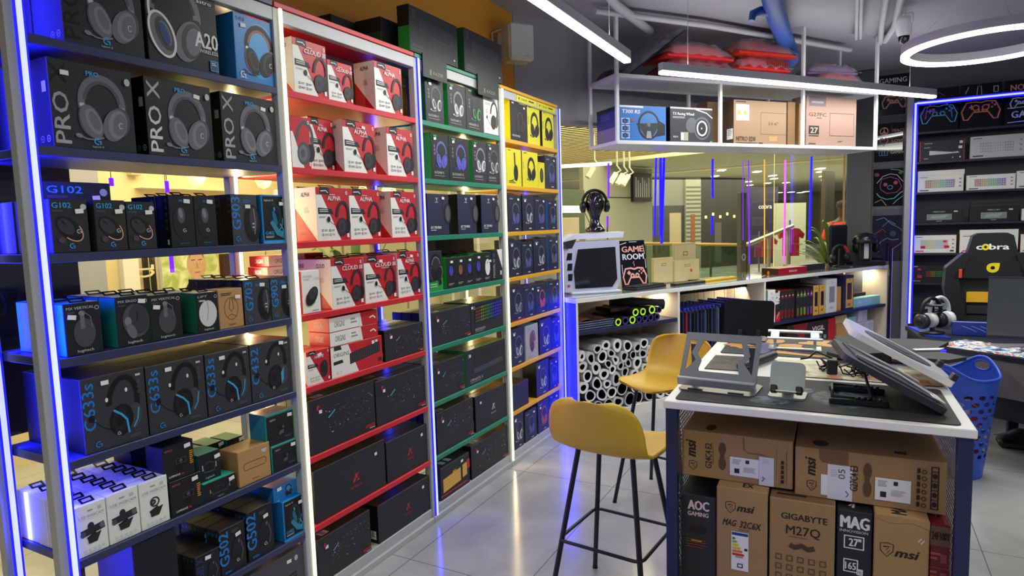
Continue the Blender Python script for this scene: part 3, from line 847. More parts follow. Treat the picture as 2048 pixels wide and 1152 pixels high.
# code: (object name, category, what it looks like, carton colour, side colours, drawing, depth, tab on top, sticker place)
DES = {
 'px0': ('headset_box', 'black headset box with smoky grey headset print', K1, {'L': K0}, lambda *a: d_prox(*a, v=0), .15, 0, (.18, .85)),
 'px1': ('headset_box', 'black headset box with shiny silver side lettering', K1, {'L': K0}, lambda *a: d_prox(*a, v=1), .15, 0, (.76, .84)),
 'px2': ('headset_box', 'black headset box, grey headset, top out of view', K1, {'L': K0}, lambda *a: d_prox(*a, v=2), .15, 0, None),
 'a20': ('headset_box', 'black box printed with large white headset', K2, {}, d_a20, .15, 0, None),
 'bhs': ('headset_box', 'bright blue headset box', BLB, {}, d_bluehs, .12, 0, (.2, .83)),
 'g102': ('mouse_box', 'black mouse box with pinkish arc print', K1, {}, d_g102, .06, 0, (.76, .78)),
 'pm': ('mouse_box', 'very dark mouse box with faint mouse', K2, {'L': K0}, d_promouse, .065, 1, (.7, .89)),
 'g903': ('mouse_box', 'grey mouse box, upright blue number, black side', K2, {'L': K0}, d_g9('G903'), .06, 0, (.62, .76)),
 'g703': ('mouse_box', 'grey mouse box, upright blue number, white tag', K2, {'L': K0}, d_g9('G703'), .06, 1, (.7, .86)),
 'g402': ('mouse_box', 'blue-framed black mouse box', BLB, {}, d_g402, .07, 0, (.78, .82)),
 'mxv': ('mouse_box', 'black mouse box with teal side, upright mouse', K2, {'L': TEAL, 'T': TEAL}, d_mx('MX VERTICAL'), .085, 1, (.2, .74)),
 'mxe': ('mouse_box', 'black trackball mouse box with teal side', K2, {'L': TEAL, 'T': TEAL}, d_mx('MX ERGO', 0, 1), .085, 1, (.78, .88)),
 'lift': ('mouse_box', 'black mouse box showing a white mouse', K2, {'L': M('1c7a5c', .4), 'T': TEAL}, d_mx('LIFT', 1), .085, 1, None),
 'krm': ('mouse_box', 'plain brown cardboard mouse box', KRA, {}, d_kraftmouse, .085, 0, (.78, .78)),
 'g633': ('headset_box', 'grey headset box with blue-trimmed headset', K3, {'L': K0, 'T': K2}, d_g633('G633s'), .155, 0, (.36, .9)),
 'g432': ('headset_box', 'grey headset box with blue ear pads', K3, {'L': K0, 'T': K2}, d_g633('G432', 0), .12, 0, (.76, .93)),
 'wc0': ('webcam_box', 'white webcam box with bar-shaped camera', PAP, {}, d_webcam(0), .052, 1, None),
 'wc1': ('webcam_box', 'white webcam box with round ring camera', PAP, {}, d_webcam(1), .052, 1, None),
 'rap': ('webcam_box', 'black webcam box with orange side lettering', K2, {}, d_rapoo, .09, 0, (.78, .87)),
 'bri': ('webcam_box', 'low black webcam box with teal top', K2, {'T': M('35c0a0', .4), 'L': TEAL}, d_brio, .09, 0, (.86, .78)),
 'kra': ('speaker_box', 'plain brown cardboard box with rounded outline', KRA, {}, d_kraft, .10, 0, None),
 'lgc': ('webcam_box', 'black webcam box with teal edge', TEAL, {}, d_logicam, .09, 0, (.86, .82)),
 'g502': ('mouse_box', 'black mouse box with big upright blue number', K2, {}, d_g502('G502'), .07, 0, (.7, .78)),
 'g502x': ('mouse_box', 'black mouse box with dim blue number', K2, {}, d_g502('G502 X'), .07, 0, (.5, .86)),
 'lap': ('headset_box', 'plain dark box', K2, {}, d_lap, .2, 0, None),
 'grk': ('keyboard_box', 'dark grey keyboard box with round sticker', M('45464c', .4), {}, d_grey, .07, 0, (.72, .85)),
 'ca': ('headset_box', 'red and white headset box', RED, {'L': RED}, d_hx('ALPHA'), .12, 1, None),
 'caw': ('headset_box', 'red and white headset box with white tag', RED, {'L': RED}, d_hx('ALPHA', 'WIRELESS'), .12, 1, (.62, .9)),
 'c3': ('headset_box', 'red and white box, longer white name', RED, {'L': RED}, d_hx('CLOUD III'), .12, 1, None),
 'c3w': ('headset_box', 'red and white box, longer name, white tag', RED, {'L': RED}, d_hx('CLOUD III', 'WIRELESS'), .12, 1, (.5, .88)),
 'hxg': ('headset_box', 'red headset box with large grey ear cup', RED, {}, d_hxgrey, .12, 0, None),
 'hxm': ('mouse_box', 'small red and white mouse box', RED, {}, d_hxmouse, .06, 0, (.55, .85)),
 'hxp': ('mouse_box', 'white mouse box with coloured mouse edge', PAP, {'L': RED}, d_hxpulse, .06, 0, None),
 'ori': ('keyboard_box', 'red and white keyboard box standing upright', RED, {}, d_origins, .06, 0, (.8, .84)),
 'orf': ('keyboard_box', 'red and white keyboard box lying flat', RED, {}, d_originsflat, .2, 0, None),
 'rd': ('keyboard_box', 'black keyboard box with speckled key print', K1, {'L': K0, 'T': M('2b241f', .35)}, d_rd, .062, 0, (.15, .75)),
 'rdl': ('keyboard_box', 'black keyboard box with red emblem', K1, {'L': K0, 'T': M('2b241f', .35)}, d_rdlogo(RED), .062, 0, (.85, .78)),
 'rdw': ('keyboard_box', 'black keyboard box with white emblem', K1, {'L': K0, 'T': M('2b241f', .35)}, d_rdlogo(LGR), .062, 0, (.15, .78)),
 'rz0': ('headset_box', 'black green-sided headset box with pale ear cup', K1, {'L': DGN}, d_rz(HG3, LGR, None, 'BLACKSHARK V2'), .12, 0, (.25, .86)),
 'rz1': ('headset_box', 'black green-sided headset box with silver headset', K1, {'L': GRN}, d_rz(HG2, WHT, None, 'BLACKSHARK V2'), .12, 0, (.16, .87)),
 'rz2': ('headset_box', 'black headset box with bright green headset', K1, {'L': DGN}, d_rz(K0, GRN, GRN, 'KRAKEN X'), .12, 0, None),
 'rz3': ('headset_box', 'black green-sided headset box with violet-blue headset', K2, {'L': GRN}, d_rz(M('5a5ab0'), M('3535d0'), None, 'BLACKSHARK V2'), .12, 0, (.2, .88)),
 'whs': ('headset_box', 'white headset box with black headset', PAP, {}, d_whitehs, .12, 0, None),
 'dt': ('headphone_box', 'dark navy headphone box with thin white emblem', M('232545', .4, noise=.03), {'L': K0}, d_dt, .13, 0, (.72, .9)),
 'ghs': ('headset_box', 'green-bottomed black headset box', K1, {}, d_greenhs, .12, 0, None),
 'rm0': ('mouse_box', 'small black mouse box in green sleeve', K2, {'L': GRN, 'T': GRN}, d_rzmouse(M('4040c0')), .07, 1, (.5, .86)),
 'rm1': ('mouse_box', 'small black box with orange-lit mouse', K2, {'L': GRN, 'T': GRN}, d_rzmouse(M('9a5a3a')), .07, 1, (.5, .86)),
 'rm2': ('mouse_box', 'small black box showing white mouse', K2, {'L': GRN, 'T': GRN}, d_rzmouse(WHT), .07, 1, (.8, .7)),
 'mo': ('mouse_box', 'black and white box with upright lettering', K2, {}, d_modelo, .07, 0, None),
 'rk0': ('keyboard_box', 'keyboard box with rainbow-lit key print', K1, {'L': DGN, 'T': DGN}, d_rzkb('BLACKWIDOW', 1), .062, 0, (.03, .85)),
 'rk1': ('keyboard_box', 'black green-edged box with wrist-rest keyboard', K1, {'L': GRN, 'T': DGN}, d_rzkb('ORNATA X'), .062, 0, (.1, .84)),
 'ykb': ('keyboard_box', 'black box printed with yellow keyboard', K1, {}, d_ykb, .1, 0, (.72, .86)),
 'ye0': ('headset_box', 'bright yellow box with black headset', YEL, {'L': K1}, d_ye(0), .12, 0, None),
 'ye1': ('headset_box', 'bright yellow box, headset seen side on', YEL, {}, d_ye(1), .12, 0, None),
 'ye2': ('mouse_box', 'narrow bright yellow box', YEL, {}, d_ye(2), .08, 0, None),
 'ko': ('headset_box', 'black headset box with yellow side', K2, {'L': YEL}, d_ko, .12, 0, (.8, .86)),
 'dk0': ('headset_box', 'dark box with dim blue headset', M('23253a', .4), {'R': BLB}, d_dk(M('4a4ad0')), .11, 1, (.75, .88)),
 'dk1': ('headset_box', 'dark box with pale-ringed headset', M('23253a', .4), {'L': K0}, d_dk(LGR, 1), .11, 1, (.2, .85)),
 'dk2': ('headset_box', 'dark box with orange-red headset', M('23253a', .4), {}, d_dk(M('b0563a'), 2), .11, 0, (.2, .8)),
 'dk3': ('headset_box', 'dark box with red bottom line', M('23253a', .4), {}, d_dk(GRY, 3), .11, 0, (.2, .86)),
 'dk4': ('headset_box', 'dark box with blue-edged side', M('23253a', .4), {'L': BLB}, d_dk(M('3a6a8a'), 0), .11, 1, (.8, .85)),
 'sil': ('headset_box', 'silvery grey headset box', M('a9abad', .35), {'T': TEAL}, d_silver, .11, 0, None),
 'drk': ('speaker_box', 'plain black carton set low', M('222228', .45), {}, d_plain, .2, 0, None),
}
STK = M('f2f2ee', .5)
def tab_mesh(mb, w, d, h):
    """folded hanging tab: a flat black loop lying back over the top"""
    a, b = w*.28, w*.72
    z = h+.004
    y0, y1 = d*.2, d*.2+.022
    for (x0, x1, p0, p1) in ((a, a+.006, y0, y1), (b-.006, b, y0, y1), (a, b, y1-.006, y1), (a, b, y0, y0+.005)):
        M4 = T3((0, y0, h), rx=math.radians(28)) @ T3((0, -y0, -h))
        mb.box(x0, x1, p0, p1, h+.0005, h+.002, K0, M4=M4)
def carton(code, w, h, d=None):
    nm, desc, body, sides, fn, dep, tab, stk = DES[code]
    d = d or dep
    mb = MB()
    mb.box(0, w, 0, d, 0, h, body, .0018, sides)
    fn(mb, w, d, h)
    o = mb.build(nm)
    if stk:
        s = MB(); sx, sz = .022, .013
        if w > .3: sx, sz = .016, .014
        r = ((hash(code) % 7)-3)*.06 if False else (len(desc) % 5-2)*.08
        s.box(-sx/2, sx/2, -.0012, 0, -sz/2, sz/2, STK, M4=T3((stk[0]*w, -.0026, stk[1]*h)) @ Matrix.Rotation(-r, 4, 'Y'))
        s.build('price_sticker', o)
    if tab:
        t = MB(); tab_mesh(t, w, d, h); t.build('hang_tab', o)
    return o, desc, d
BAYN = dict(N='navy', R='red', G='green', Y='yellow')
CATS = dict(headset_box='headset box', mouse_box='mouse box', keyboard_box='keyboard box', webcam_box='webcam box', speaker_box='carton', headphone_box='headphone box')
# bay row | left right height design [n deep] [step] per carton, as measured along the shelf front
ROWS = '''
N A|1.041 1.274 .25 px2 2|1.287 1.539 .265 a20 2|1.608 1.799 .235 bhs
N B|.990 1.222 .243 px0 2|1.262 1.494 .243 px1 2|1.532 1.768 .241 px1
N C|.962 1.061 .15 g102 5|1.080 1.170 .15 g102 1|1.173 1.262 .147 g102|1.312 1.399 .17 pm 3|1.401 1.483 .17 pm 3|1.545 1.655 .18 g903 3|1.676 1.795 .182 g402 3
N D|.971 1.071 .15 mxv 3|1.115 1.216 .153 mxe 3|1.219 1.326 .147 mxv 3|1.381 1.463 .137 lift 3|1.466 1.566 .14 krm 1|1.571 1.689 .165 g703 5|1.693 1.796 .163 g903 5
N E|.994 1.184 .222 g633 2|1.188 1.392 .219 g633 2|1.396 1.576 .217 g633 2|1.579 1.770 .218 g432 2
N F|.951 1.035 .152 wc0 6|1.038 1.133 .153 wc0 6|1.136 1.229 .152 wc1 6|1.235 1.348 .12 rap 2|1.353 1.482 .067 bri 1|1.497 1.640 .131 kra 1|1.646 1.768 .104 lgc 1
N G|1.099 1.242 .262 lap 1|1.301 1.396 .122 g502x 3|1.399 1.505 .172 g502 4|1.515 1.633 .19 g502 4|1.681 1.795 .163 g402 3
N H|1.497 1.770 .215 grk 3
R A|1.876 2.057 .213 c3|2.062 2.212 .166 c3|2.360 2.562 .222 ca
R B|1.840 1.942 .2 hxg|2.132 2.343 .223 caw|2.425 2.628 .226 ca
R C|1.954 2.146 .221 ca 2|2.149 2.355 .222 ca 2|2.434 2.635 .22 ca 2
R D|1.850 1.948 .176 hxp|2.016 2.215 .213 c3 2|2.222 2.452 .212 c3w 2|2.462 2.640 .219 caw 2
R E|1.849 1.979 .139 hxm 3|1.986 2.321 .133 ori 2|2.340 2.645 .15 rd 4
R F|1.846 2.249 .23 rd 4|2.256 2.645 .215 rd 4
R G|1.850 2.301 .225 rdl 4|2.312 2.640 .2 rdl 4
R H|1.848 2.175 .195 rd 4|2.229 2.645 .185 rdl 4
G A|2.752 2.917 .225 rz0|2.958 3.139 .234 rz1|3.143 3.333 .237 rz2|3.339 3.508 .23 whs
G B|2.785 2.945 .240 rz3|2.950 3.156 .24 rz3|3.191 3.353 .243 rz1|3.356 3.508 .245 rz0
G C|2.728 2.926 .218 dt|3.016 3.214 .223 dt|3.271 3.470 .226 dt
G D|2.711 2.843 .212 ghs|2.884 2.977 .168 rm0 3|2.980 3.072 .168 rm1 3|3.075 3.167 .168 rm0 3|3.171 3.271 .178 rm0 3|3.274 3.372 .178 rm2 3|3.376 3.505 .188 mo
G E|2.720 3.108 .18 rd 4|3.114 3.496 .185 rk0 3
G F|2.719 3.019 .2 rd 4|3.036 3.508 .21 rk1 3
G G|2.731 3.101 .225 rd 4|3.126 3.508 .215 rdw 4
G H|2.745 3.039 .18 ykb 1|3.061 3.508 .2 rd 4
Y A|3.670 3.908 .257 ko|3.913 4.104 .255 ye0|4.146 4.333 .25 ye0
Y B|3.606 3.806 .238 ye1|3.820 4.056 .238 ye0|4.062 4.166 .181 ye2|4.172 4.372 .234 dk0
Y C|3.607 3.786 .236 dk0|3.804 3.981 .236 dk1|3.985 4.176 .231 dk0|4.196 4.361 .215 dk4
Y D|3.603 3.770 .24 dk1|3.777 3.942 .222 dk0|3.952 4.177 .236 dk1|4.196 4.372 .24 dk4
Y E|3.605 3.786 .235 dk3|3.790 3.963 .214 dk0|3.967 4.160 .211 dk2|4.179 4.372 .216 dk4
Y F|3.594 3.777 .245 dk1|3.797 3.990 .239 sil|4.012 4.210 .246 dk1|4.214 4.372 .23 dk4
Y G|3.591 3.820 .17 drk|3.947 4.150 .246 dk1|4.165 4.313 .221 dk0
Y H|3.586 3.734 .229 dk1|3.753 3.934 .21 dk0|3.957 4.136 .226 dk2|4.152 4.301 .235 dk4
'''
FX = XF-.010
def put(o, y, z, x=FX):
    o.location = (x, y, z); o.rotation_euler = (0, 0, PI/2)
for line in ROWS.strip().splitlines():
    head, *ents = line.split('|')
    by, rw = head.split()
    k = 'ABCDEFGH'.index(rw)
    for i, e in enumerate(ents):
        p = e.split()
        y0, y1, h = map(float, p[:3])
        code = p[3]; deep = int(p[4]) if len(p) > 4 else 1
        o, desc, d = carton(code, y1-y0, h)
        z = ZS[k]
        put(o, y0, z)
        grp = 'boxes on the %s shelf of the %s bay' % (ROWN[k], BAYN[by])
        pos = '%s from left, %s bay %s shelf' % (ORD[i+1] if i else 'first', BAYN[by], ROWN[k])
        tag(o, desc+', '+pos, CATS[o.name.split('.')[0]], grp)
        for j in range(1, deep):
            c = copy_tree(o)
            put(c, y0+random.uniform(-.003, .003), z, FX-j*(d+.002))
            tag(c, '%s %s row back behind %s from left, %s bay %s shelf' % (CATS[o.name.split('.')[0]], ORD[j+1], ORD[i+1], BAYN[by], ROWN[k]), None, grp)
# cartons standing on other cartons
def extra(code, y0, y1, h, z, label, x=FX, d=None, grp='boxes stacked on other boxes'):
    o, desc, dd = carton(code, y1-y0, h, d)
    put(o, y0, z, x)
    nm = o.name.split('.')[0]
    return tag(o, label, CATS[nm], grp)
extra('rap', 1.222, 1.332, .118, ZS[5]+.1205, 'black webcam box with orange lettering stacked on another like it', FX-.004)
extra('bri', 1.353, 1.44, .098, ZS[5]+.0675, 'small teal-topped webcam box stacked on low black one', FX-.02)
extra('lgc', 1.630, 1.764, .125, ZS[5]+.1045, 'upper black and teal webcam box at end of navy sixth shelf', FX-.003)
for j in range(3):
    extra('bri', 1.40+.075*j, 1.47+.075*j, .1, ZS[5], 'teal webcam box %s of three behind the brown box' % ['first', 'middle', 'last'][j], FX-.16+.02*j, d=.1, grp='teal boxes behind the brown box')
    extra('bri', 1.40+.075*j, 1.47+.075*j, .045, ZS[5]+.1005, 'small teal box lying on the %s teal box at the back' % ['first', 'middle', 'last'][j], FX-.16+.02*j, d=.1, grp='teal boxes behind the brown box')
extra('lap', 1.24, 1.43, .262, ZS[5], 'tall dark box at the back of the navy sixth shelf', FX-.21, d=.1)
bl = extra('bhs', 1.66, 1.792, .06, ZS[6]+.1635, 'flat bright blue box lying on the blue-framed mouse box', FX-.02, d=.2)
extra('g102', .985, 1.175, .205, ZS[2], 'wider black mouse box standing behind the three arc-print boxes', FX-.075, d=.05)
for j in range(2):
    extra('orf', 1.99, 2.30, .062, ZS[4]+.1335+.0625*j, '%s flat red and white keyboard box lying on the upright one' % ['lower', 'upper'][j], FX-.003, d=.12, grp='keyboard boxes lying flat on the red bay')
extra('rd', 2.335, 2.60, .2, ZS[4], 'taller speckled black keyboard box behind the others, red fifth shelf', FX-.26, d=.06)
extra('ca', 1.985, 2.128, .22, ZS[1], 'red and white headset box half hidden, red bay second shelf', FX-.05)
extra('hxp', 1.90, 2.10, .10, ZS[3], 'low white-sided box at the back of the red fourth shelf', FX-.18)
for j in range(3):
    extra('orf', 1.85+.01*j, 2.18, .045, ZS[3]+.10+.0455*j+.0005, 'dark red flat box %s at back of red fourth shelf' % ['lowest', 'midway', 'uppermost'][j], FX-.2, d=.12, grp='flat boxes at the back of the red bay')
extra('drk', 3.08, 3.5, .26, ZS[3], 'wide black carton at the back of the green fourth shelf', FX-.2, d=.12)
# the two big keyboard boxes on top of the green bay, their printed flaps hanging over the front edge
ZT = 2.4125
for i, (y0, y1, h, lb) in enumerate(((2.611, 3.040, .22, 'left big black keyboard box with green side atop the shelving'), (3.108, 3.540, .235, 'right big black keyboard box with green side atop the shelving'))):
    mb = MB(); w_ = y1-y0; d = .07
    mb.box(0, w_, 0, d, 0, h, K2, .0018, {'L': GRN if i == 0 else DGN})
    if i == 0:
        A = faceart(mb, w_, d, h, 'L'); A.rect(0, .55, 1, 1, K2)
    d_rztop(mb, w_, d, h)
    o = mb.build('keyboard_box', label=lb, cat='keyboard box', group='keyboard boxes on top of the shelving')
    put(o, y0, ZT, XF+.012)
    mb = MB(); f0, f1 = (.22, .72) if i == 0 else (.30, .86)
    x0, x1 = f0*w_, f1*w_
    mb.box(x0, x1, -.0045, -.0005, -.105, .01, K2)
    A = Art(mb, (x0, -.0045, -.105), (1, 0, 0), (0, 0, 1), (0, -1, 0), x1-x0, .11)
    A.text('RAZER', .62, .2, .16, M('6f7f62', .4), al='C', fit=.42)
    for q in (-1, 0, 1): A.stroke([(.3+q*.03, .15), (.3+q*.015, .28), (.3+q*.03, .4)], .03, M('6f7f62', .4))
    mb.build('hanging_flap', o)
for j in range(2):
    mb = MB(); mb.box(0, .30, 0, .16, 0, .17, K2, .0018, {'L': DGN}); A = faceart(mb, .3, .16, .17, 'L'); A.rect(0, .6, 1, 1, K2)
    o = mb.build('keyboard_box', label='dark green-sided box behind, %s left of the big black boxes' % ['just', 'farther'][j], cat='keyboard box', group='keyboard boxes on top of the shelving')
    put(o, 2.40-.16*j+.16, ZT, XF-.12-.0*j-.17*j)
# yellow shelf-edge strips on the yellow bay
for j, (a, b) in enumerate(((3.74, 4.03), (4.05, 4.34))):
    mb = MB(); mb.box(a, b, 0, 0, 2.352, 2.39, YEL) if False else mb.box(XF+.0005, XF+.002, a, b, 2.348, 2.388, YEL)
    A = Art(mb, (XF+.002, a, 2.348), (0, 1, 0), (0, 0, 1), (1, 0, 0), b-a, .04); A.ell(.12, .5, .18, .2, K1); A.text('CORSAIR', .22, .35, .3, K1, fit=.3); A.lines(.6, .45, .3, 1, .2, K1)
    mb.build('shelf_strip', label='%s yellow brand strip on the top beam of the yellow bay' % ['left', 'right'][j], cat='shelf label', group='yellow strips on the top beam')
# ------------------------------------------------------------ lamps
LAMPW = M('f2f4ee', .5, emit=9.0)
ALU = M('c9cbcd', .35, .2)
def line_lamp(p0, p1, label):
    p0 = Vector(p0); p1 = Vector(p1); d = p1-p0; L = d.length
    t = thing('linear_lamp', label, 'lamp', p0, math.atan2(d.y, d.x), 'hanging linear lamps')
    mb = MB(); mb.box(0, L, -.026, .026, .018, .075, ALU, .003); mb.build('housing', t)
    mb = MB(); mb.box(.002, L-.002, -.025, .025, -.004, .018, LAMPW, .004); mb.build('diffuser', t)
    for x in (.25, L-.35):
        mb = MB(); mb.cyl((x, 0, .075), (x, 0, ZC-p0.z-.003), .0022, M('bdbdbd', .5), n=6); mb.build('cable', t)
    m = (p0+p1)/2
    o = area('lamp_light', m-Vector((0, 0, .012)), m-Vector((0, 0, 1)), .05, L, 8.0*L, (1, 1, .94))
    o.rotation_mode = 'XYZ'
    x = d.normalized(); z = Vector((0, 0, 1)); y = z.cross(x); q = m-Vector((0, 0, .012))
    o.matrix_world = Matrix(((y.x, -x.x, z.x, q.x), (y.y, -x.y, z.y, q.y), (y.z, -x.z, z.z, q.z), (0, 0, 0, 1)))
    u_ = area('lamp_light', m, m+Vector((0, 0, 1)), .05, L, 1.8*L, (1, 1, .94)); q = m+Vector((0, 0, .08))  # added uplight, not from the diffuser; brightens the ceiling and rack packages
    u_.matrix_world = Matrix(((y.x, x.x, -z.x, q.x), (y.y, x.y, -z.y, q.y), (y.z, x.z, -z.z, q.z), (0, 0, 0, 1)))
line_lamp((-1.35, 2.0, 2.6), (-1.35, 4.22, 2.6), 'lit white linear lamp running along the shelving wall')
line_lamp((-1.25, 4.66, 2.6), (.615, 7.14, 2.6), 'lit white linear lamp in front of the overhead rack')
rc = Vector((.729, 5.207, 2.6)); RR = .468
t = thing('ring_lamp', 'round glowing ring lamp hanging near the keyboard rack', 'lamp', rc)
mb = MB()
def ringprof(rin, rout, z0, z1, m):
    n = 64; vs = []; fs = []
    for k in range(n):
        a = 2*PI*k/n
        for r, z in ((rin, z0), (rout, z0), (rout, z1), (rin, z1)):
            vs.append((r*math.cos(a), r*math.sin(a), z))
    for k in range(n):
        j = (k+1) % n
        for q in range(4):
            fs.append((4*k+q, 4*k+(q+1) % 4, 4*j+(q+1) % 4, 4*j+q))
    mb.add(vs, [f[::-1] for f in fs], m, False)
ringprof(RR-.035, RR+.012, .014, .07, ALU); mb.build('housing', t)
mb = MB(); ringprof(RR-.036, RR+.013, -.006, .0138, LAMPW); mb.build('diffuser', t)
for k in range(3):
    a = .6+2*PI*k/3
    mb = MB(); mb.tube([(RR*math.cos(a), RR*math.sin(a), .07), (0, 0, ZC-rc.z-.003)], .002, M('bdbdbd', .5), 6); mb.build('cable', t)
l = area('lamp_light', rc-Vector((0, 0, .015)), rc-Vector((0, 0, 1)), .94, .94, 26, (1, 1, .95)); l.data.shape = 'DISK'

# ------------------------------------------------------------ hanging rack before the window
OO = Vector((-1.59, 4.72, 2.15)); ORZ = math.atan2(.774, .633)
LO = 2.71; DO = .37
WF = M('cfd1d6', .4, noise=.03)
t = thing('hanging_rack', 'white hanging storage rack suspended before the mall window', 'rack', OO, ORZ)
def bar(p, q, nm, r=.013, m=WF):
    mb = MB(); p = Vector(p); q = Vector(q)
    mb.box(min(p.x, q.x)-r, max(p.x, q.x)+r, min(p.y, q.y)-r, max(p.y, q.y)+r, min(p.z, q.z)-r, max(p.z, q.z)+r, m, .002); mb.build(nm, t)
mb = MB(); mb.box(0, LO, .0, DO, -.012, .008, WF, .002); mb.build('lower_shelf', t)
mb = MB(); mb.box(0, LO, .0, DO, .485, .50, WF, .002); mb.build('upper_shelf', t)
for z in (0.0, .49):
    bar((0, -.014, z), (LO, -.014, z), 'front_rail', .014); bar((0, DO+.014, z), (LO, DO+.014, z), 'back_rail', .014)
    bar((-.014, 0, z), (-.014, DO, z), 'end_rail', .014); bar((LO+.014, 0, z), (LO+.014, DO, z), 'end_rail', .014)
for x, top in ((-.014, 1.0), (.952, .49), (1.838, 1.0), (LO+.014, 1.0)):
    for y in (-.014, DO+.014):
        bar((x, y, 0), (x, y, top-.014 if top == 1.0 else top), 'upright', .013)
def rackbox(x0, x1, y0, y1, z0, h, body, sides, fn, label, nm='carton', cat='box', grp='cartons on the hanging rack'):
    mb = MB(); mb.box(0, x1-x0, 0, y1-y0, 0, h, body, .002, sides)
    if fn: fn(mb, x1-x0, y1-y0, h)
    p = OO+Matrix.Rotation(ORZ, 3, 'Z') @ Vector((x0, y0, z0))
    return mb.build(nm, loc=p, rz=ORZ, label=label, cat=cat, group=grp)
def d_wheel(v):
    def f(mb, w, d, h):
        A = faceart(mb, w, d, h, 'F')
        if v == 0:
            A.rect(0, 0, 1, 1, M('1c5fa8', .35, noise=.25, scale=6)); A.text('T300 RS', .05, .78, .1, LGR, fit=.38, bold=.02, shear=.1); A.rect(0, .94, .5, .99, LGR)
            A.poly([(.62, .1), (.98, .2), (.98, .5), (.7, .7)], K2); A.ell(.62, .46, .36, .40, K0); A.ell(.62, .46, .31, .35, M('2a63a0', .4)); A.poly([(.34, .5), (.9, .54), (.8, .36), (.7, .14), (.54, .14), (.44, .36)], K1)
            A.ring(.62, .46, .34, .375, .06, K2); A.ell(.62, .48, .06, .06, DGR); A.poly([(.56, .1), (.68, .1), (.66, .3), (.58, .3)], HG2)
            for i in range(3): A.frame(.03, .08+.2*i, .2, .24+.2*i, .02, LGR); A.ring(.11, .16+.2*i, .05, .06, .03, K1)
            A.rect(.24, .55, .32, .62, M('7a3550'))
            B = faceart(mb, w, d, h, 'L'); B.rect(0, 0, .95, .42, M('7a6ab0', .4)); B.rect(0, .9, 1, 1, K2); B.lines(.2, .8, .5, 3, .03, M('4a55c0'))
        else:
            A.text('TX Racing Wheel', .06, .78, .075, LGR, fit=.5, bold=.01); A.lines(.06, .72, .3, 2, .015, GRY); A.rect(0, .95, 1, 1, GRY)
            A.ell(.5, .5, .2, .22, HG3, rot=-20); A.ell(.75, .42, .3, .33, K0); A.ring(.75, .42, .27, .30, .06, HG3); A.ring(.75, .42, .17, .2, .05, LGR, n=16); A.ell(.75, .42, .09, .1, K2); A.ell(.74, .42, .02, .025, LGR)
            A.rect(.24, .06, .42, .3, M('8a8f7a')); A.rect(.25, .08, .31, .28, LGR); A.text('XBOX', .06, .14, .05, LGR, fit=.12); A.rect(.94, .02, 1, .07, GRN); A.stroke([(.6, .95), (.86, .86), (1, .72)], .03, LGR)
    return f
def d_mon(name, size, v):
    def f(mb, w, d, h):
        A = faceart(mb, w, d, h, 'F')
        BR = M('3d3020', .7)
        if v == 0:
            A.frame(.5, .24, 1.0, .74, .008, BR); A.text(size, .64, .46, .06, BR, fit=.2, bold=.01); A.rect(.66, .08, .82, .2, M('a8825a')); A.frame(.66, .06, .9, .1, .006, M('a8825a'))
            A.rect(.04, .54, .28, .9, PAP); A.lines(.07, .84, .18, 3, .02, GRY); A.rect(.07, .66, .13, .76, ORA); A.rect(.18, .66, .24, .76, ORA); A.ring(.1, .6, .015, .02, .01, GRY); A.ring(.21, .6, .015, .02, .01, GRY)
            A.text(name, .04, .08, .1, BR, fit=.36, bold=.01); A.lines(.04, .03, .4, 1, .015, BR); A.rect(.46, .02, .54, .05, K1); A.lines(.04, .95, .2, 1, .02, BR)
            B = faceart(mb, w, d, h, 'L'); B.rect(0, 0, 1, 1, M('4a3626', .7)); B.rect(.5, .12, .95, .36, PAP); B.lines(.55, .32, .35, 4, .02, GRY)
        else:
            A.rect(.05, .8, .38, 1.0, M('5a4652', .5)); A.rect(.1, .86, .33, .9, M('8a7a84', .5)); A.text(name, .05, .6, .07, BR, fit=.34, bold=.012); A.lines(.2, .56, .15, 1, .012, BR)
            A.rect(.05, .24, .25, .41, K1); A.text('27', .08, .265, .11, M('c9a080', .6), fit=.14, bold=.02); A.lines(.05, .2, .2, 1, .02, BR); A.frame(.46, .22, .95, .68, .006, BR); A.lines(.05, .04, .2, 1, .02, BR); A.stroke([(.62, .1), (.72, .12)], .01, BR)
    return f
rackbox(.03, .45, .02, .36, .0145, .27, M('1a3f86', .35), {'L': M('2a2a90', .4)}, d_wheel(0), 'blue box with large steering wheel print on hanging rack', 'steering_wheel_box', 'box')
rackbox(.49, .90, .02, .34, .0145, .275, K1, {'L': K0}, d_wheel(1), 'black box with silver racing wheel print on hanging rack', 'steering_wheel_box', 'box')
rackbox(1.12, 1.69, .02, .18, .0145, .36, M('8c7058', .7, noise=.05), {}, d_mon('NITRO ED0', '23.6"', 0), 'brown monitor carton with white sticker and drawn screen', 'monitor_carton', 'box')
rackbox(1.0, 1.55, .20, .34, .0145, .37, M('6a4e34', .7, noise=.05), {}, None, 'darker brown carton behind the white-stickered monitor carton', 'monitor_carton', 'box')
rackbox(1.715, 1.80, .03, .34, .0145, .37, M('7a5a3a', .7, noise=.05), {}, None, 'narrow brown carton seen edge on, left of the rack upright', 'monitor_carton', 'box')
rackbox(1.865, 1.90, .05, .34, .0145, .365, M('8a6a45', .7, noise=.05), {}, None, 'narrow brown carton just right of the rack upright', 'monitor_carton', 'box')
rackbox(1.915, 2.52, .02, .18, .0145, .43, M('94766a', .7, noise=.05), {}, d_mon('G27FC', '27', 1), 'pinkish brown monitor carton with 27 printed on it', 'monitor_carton', 'box')
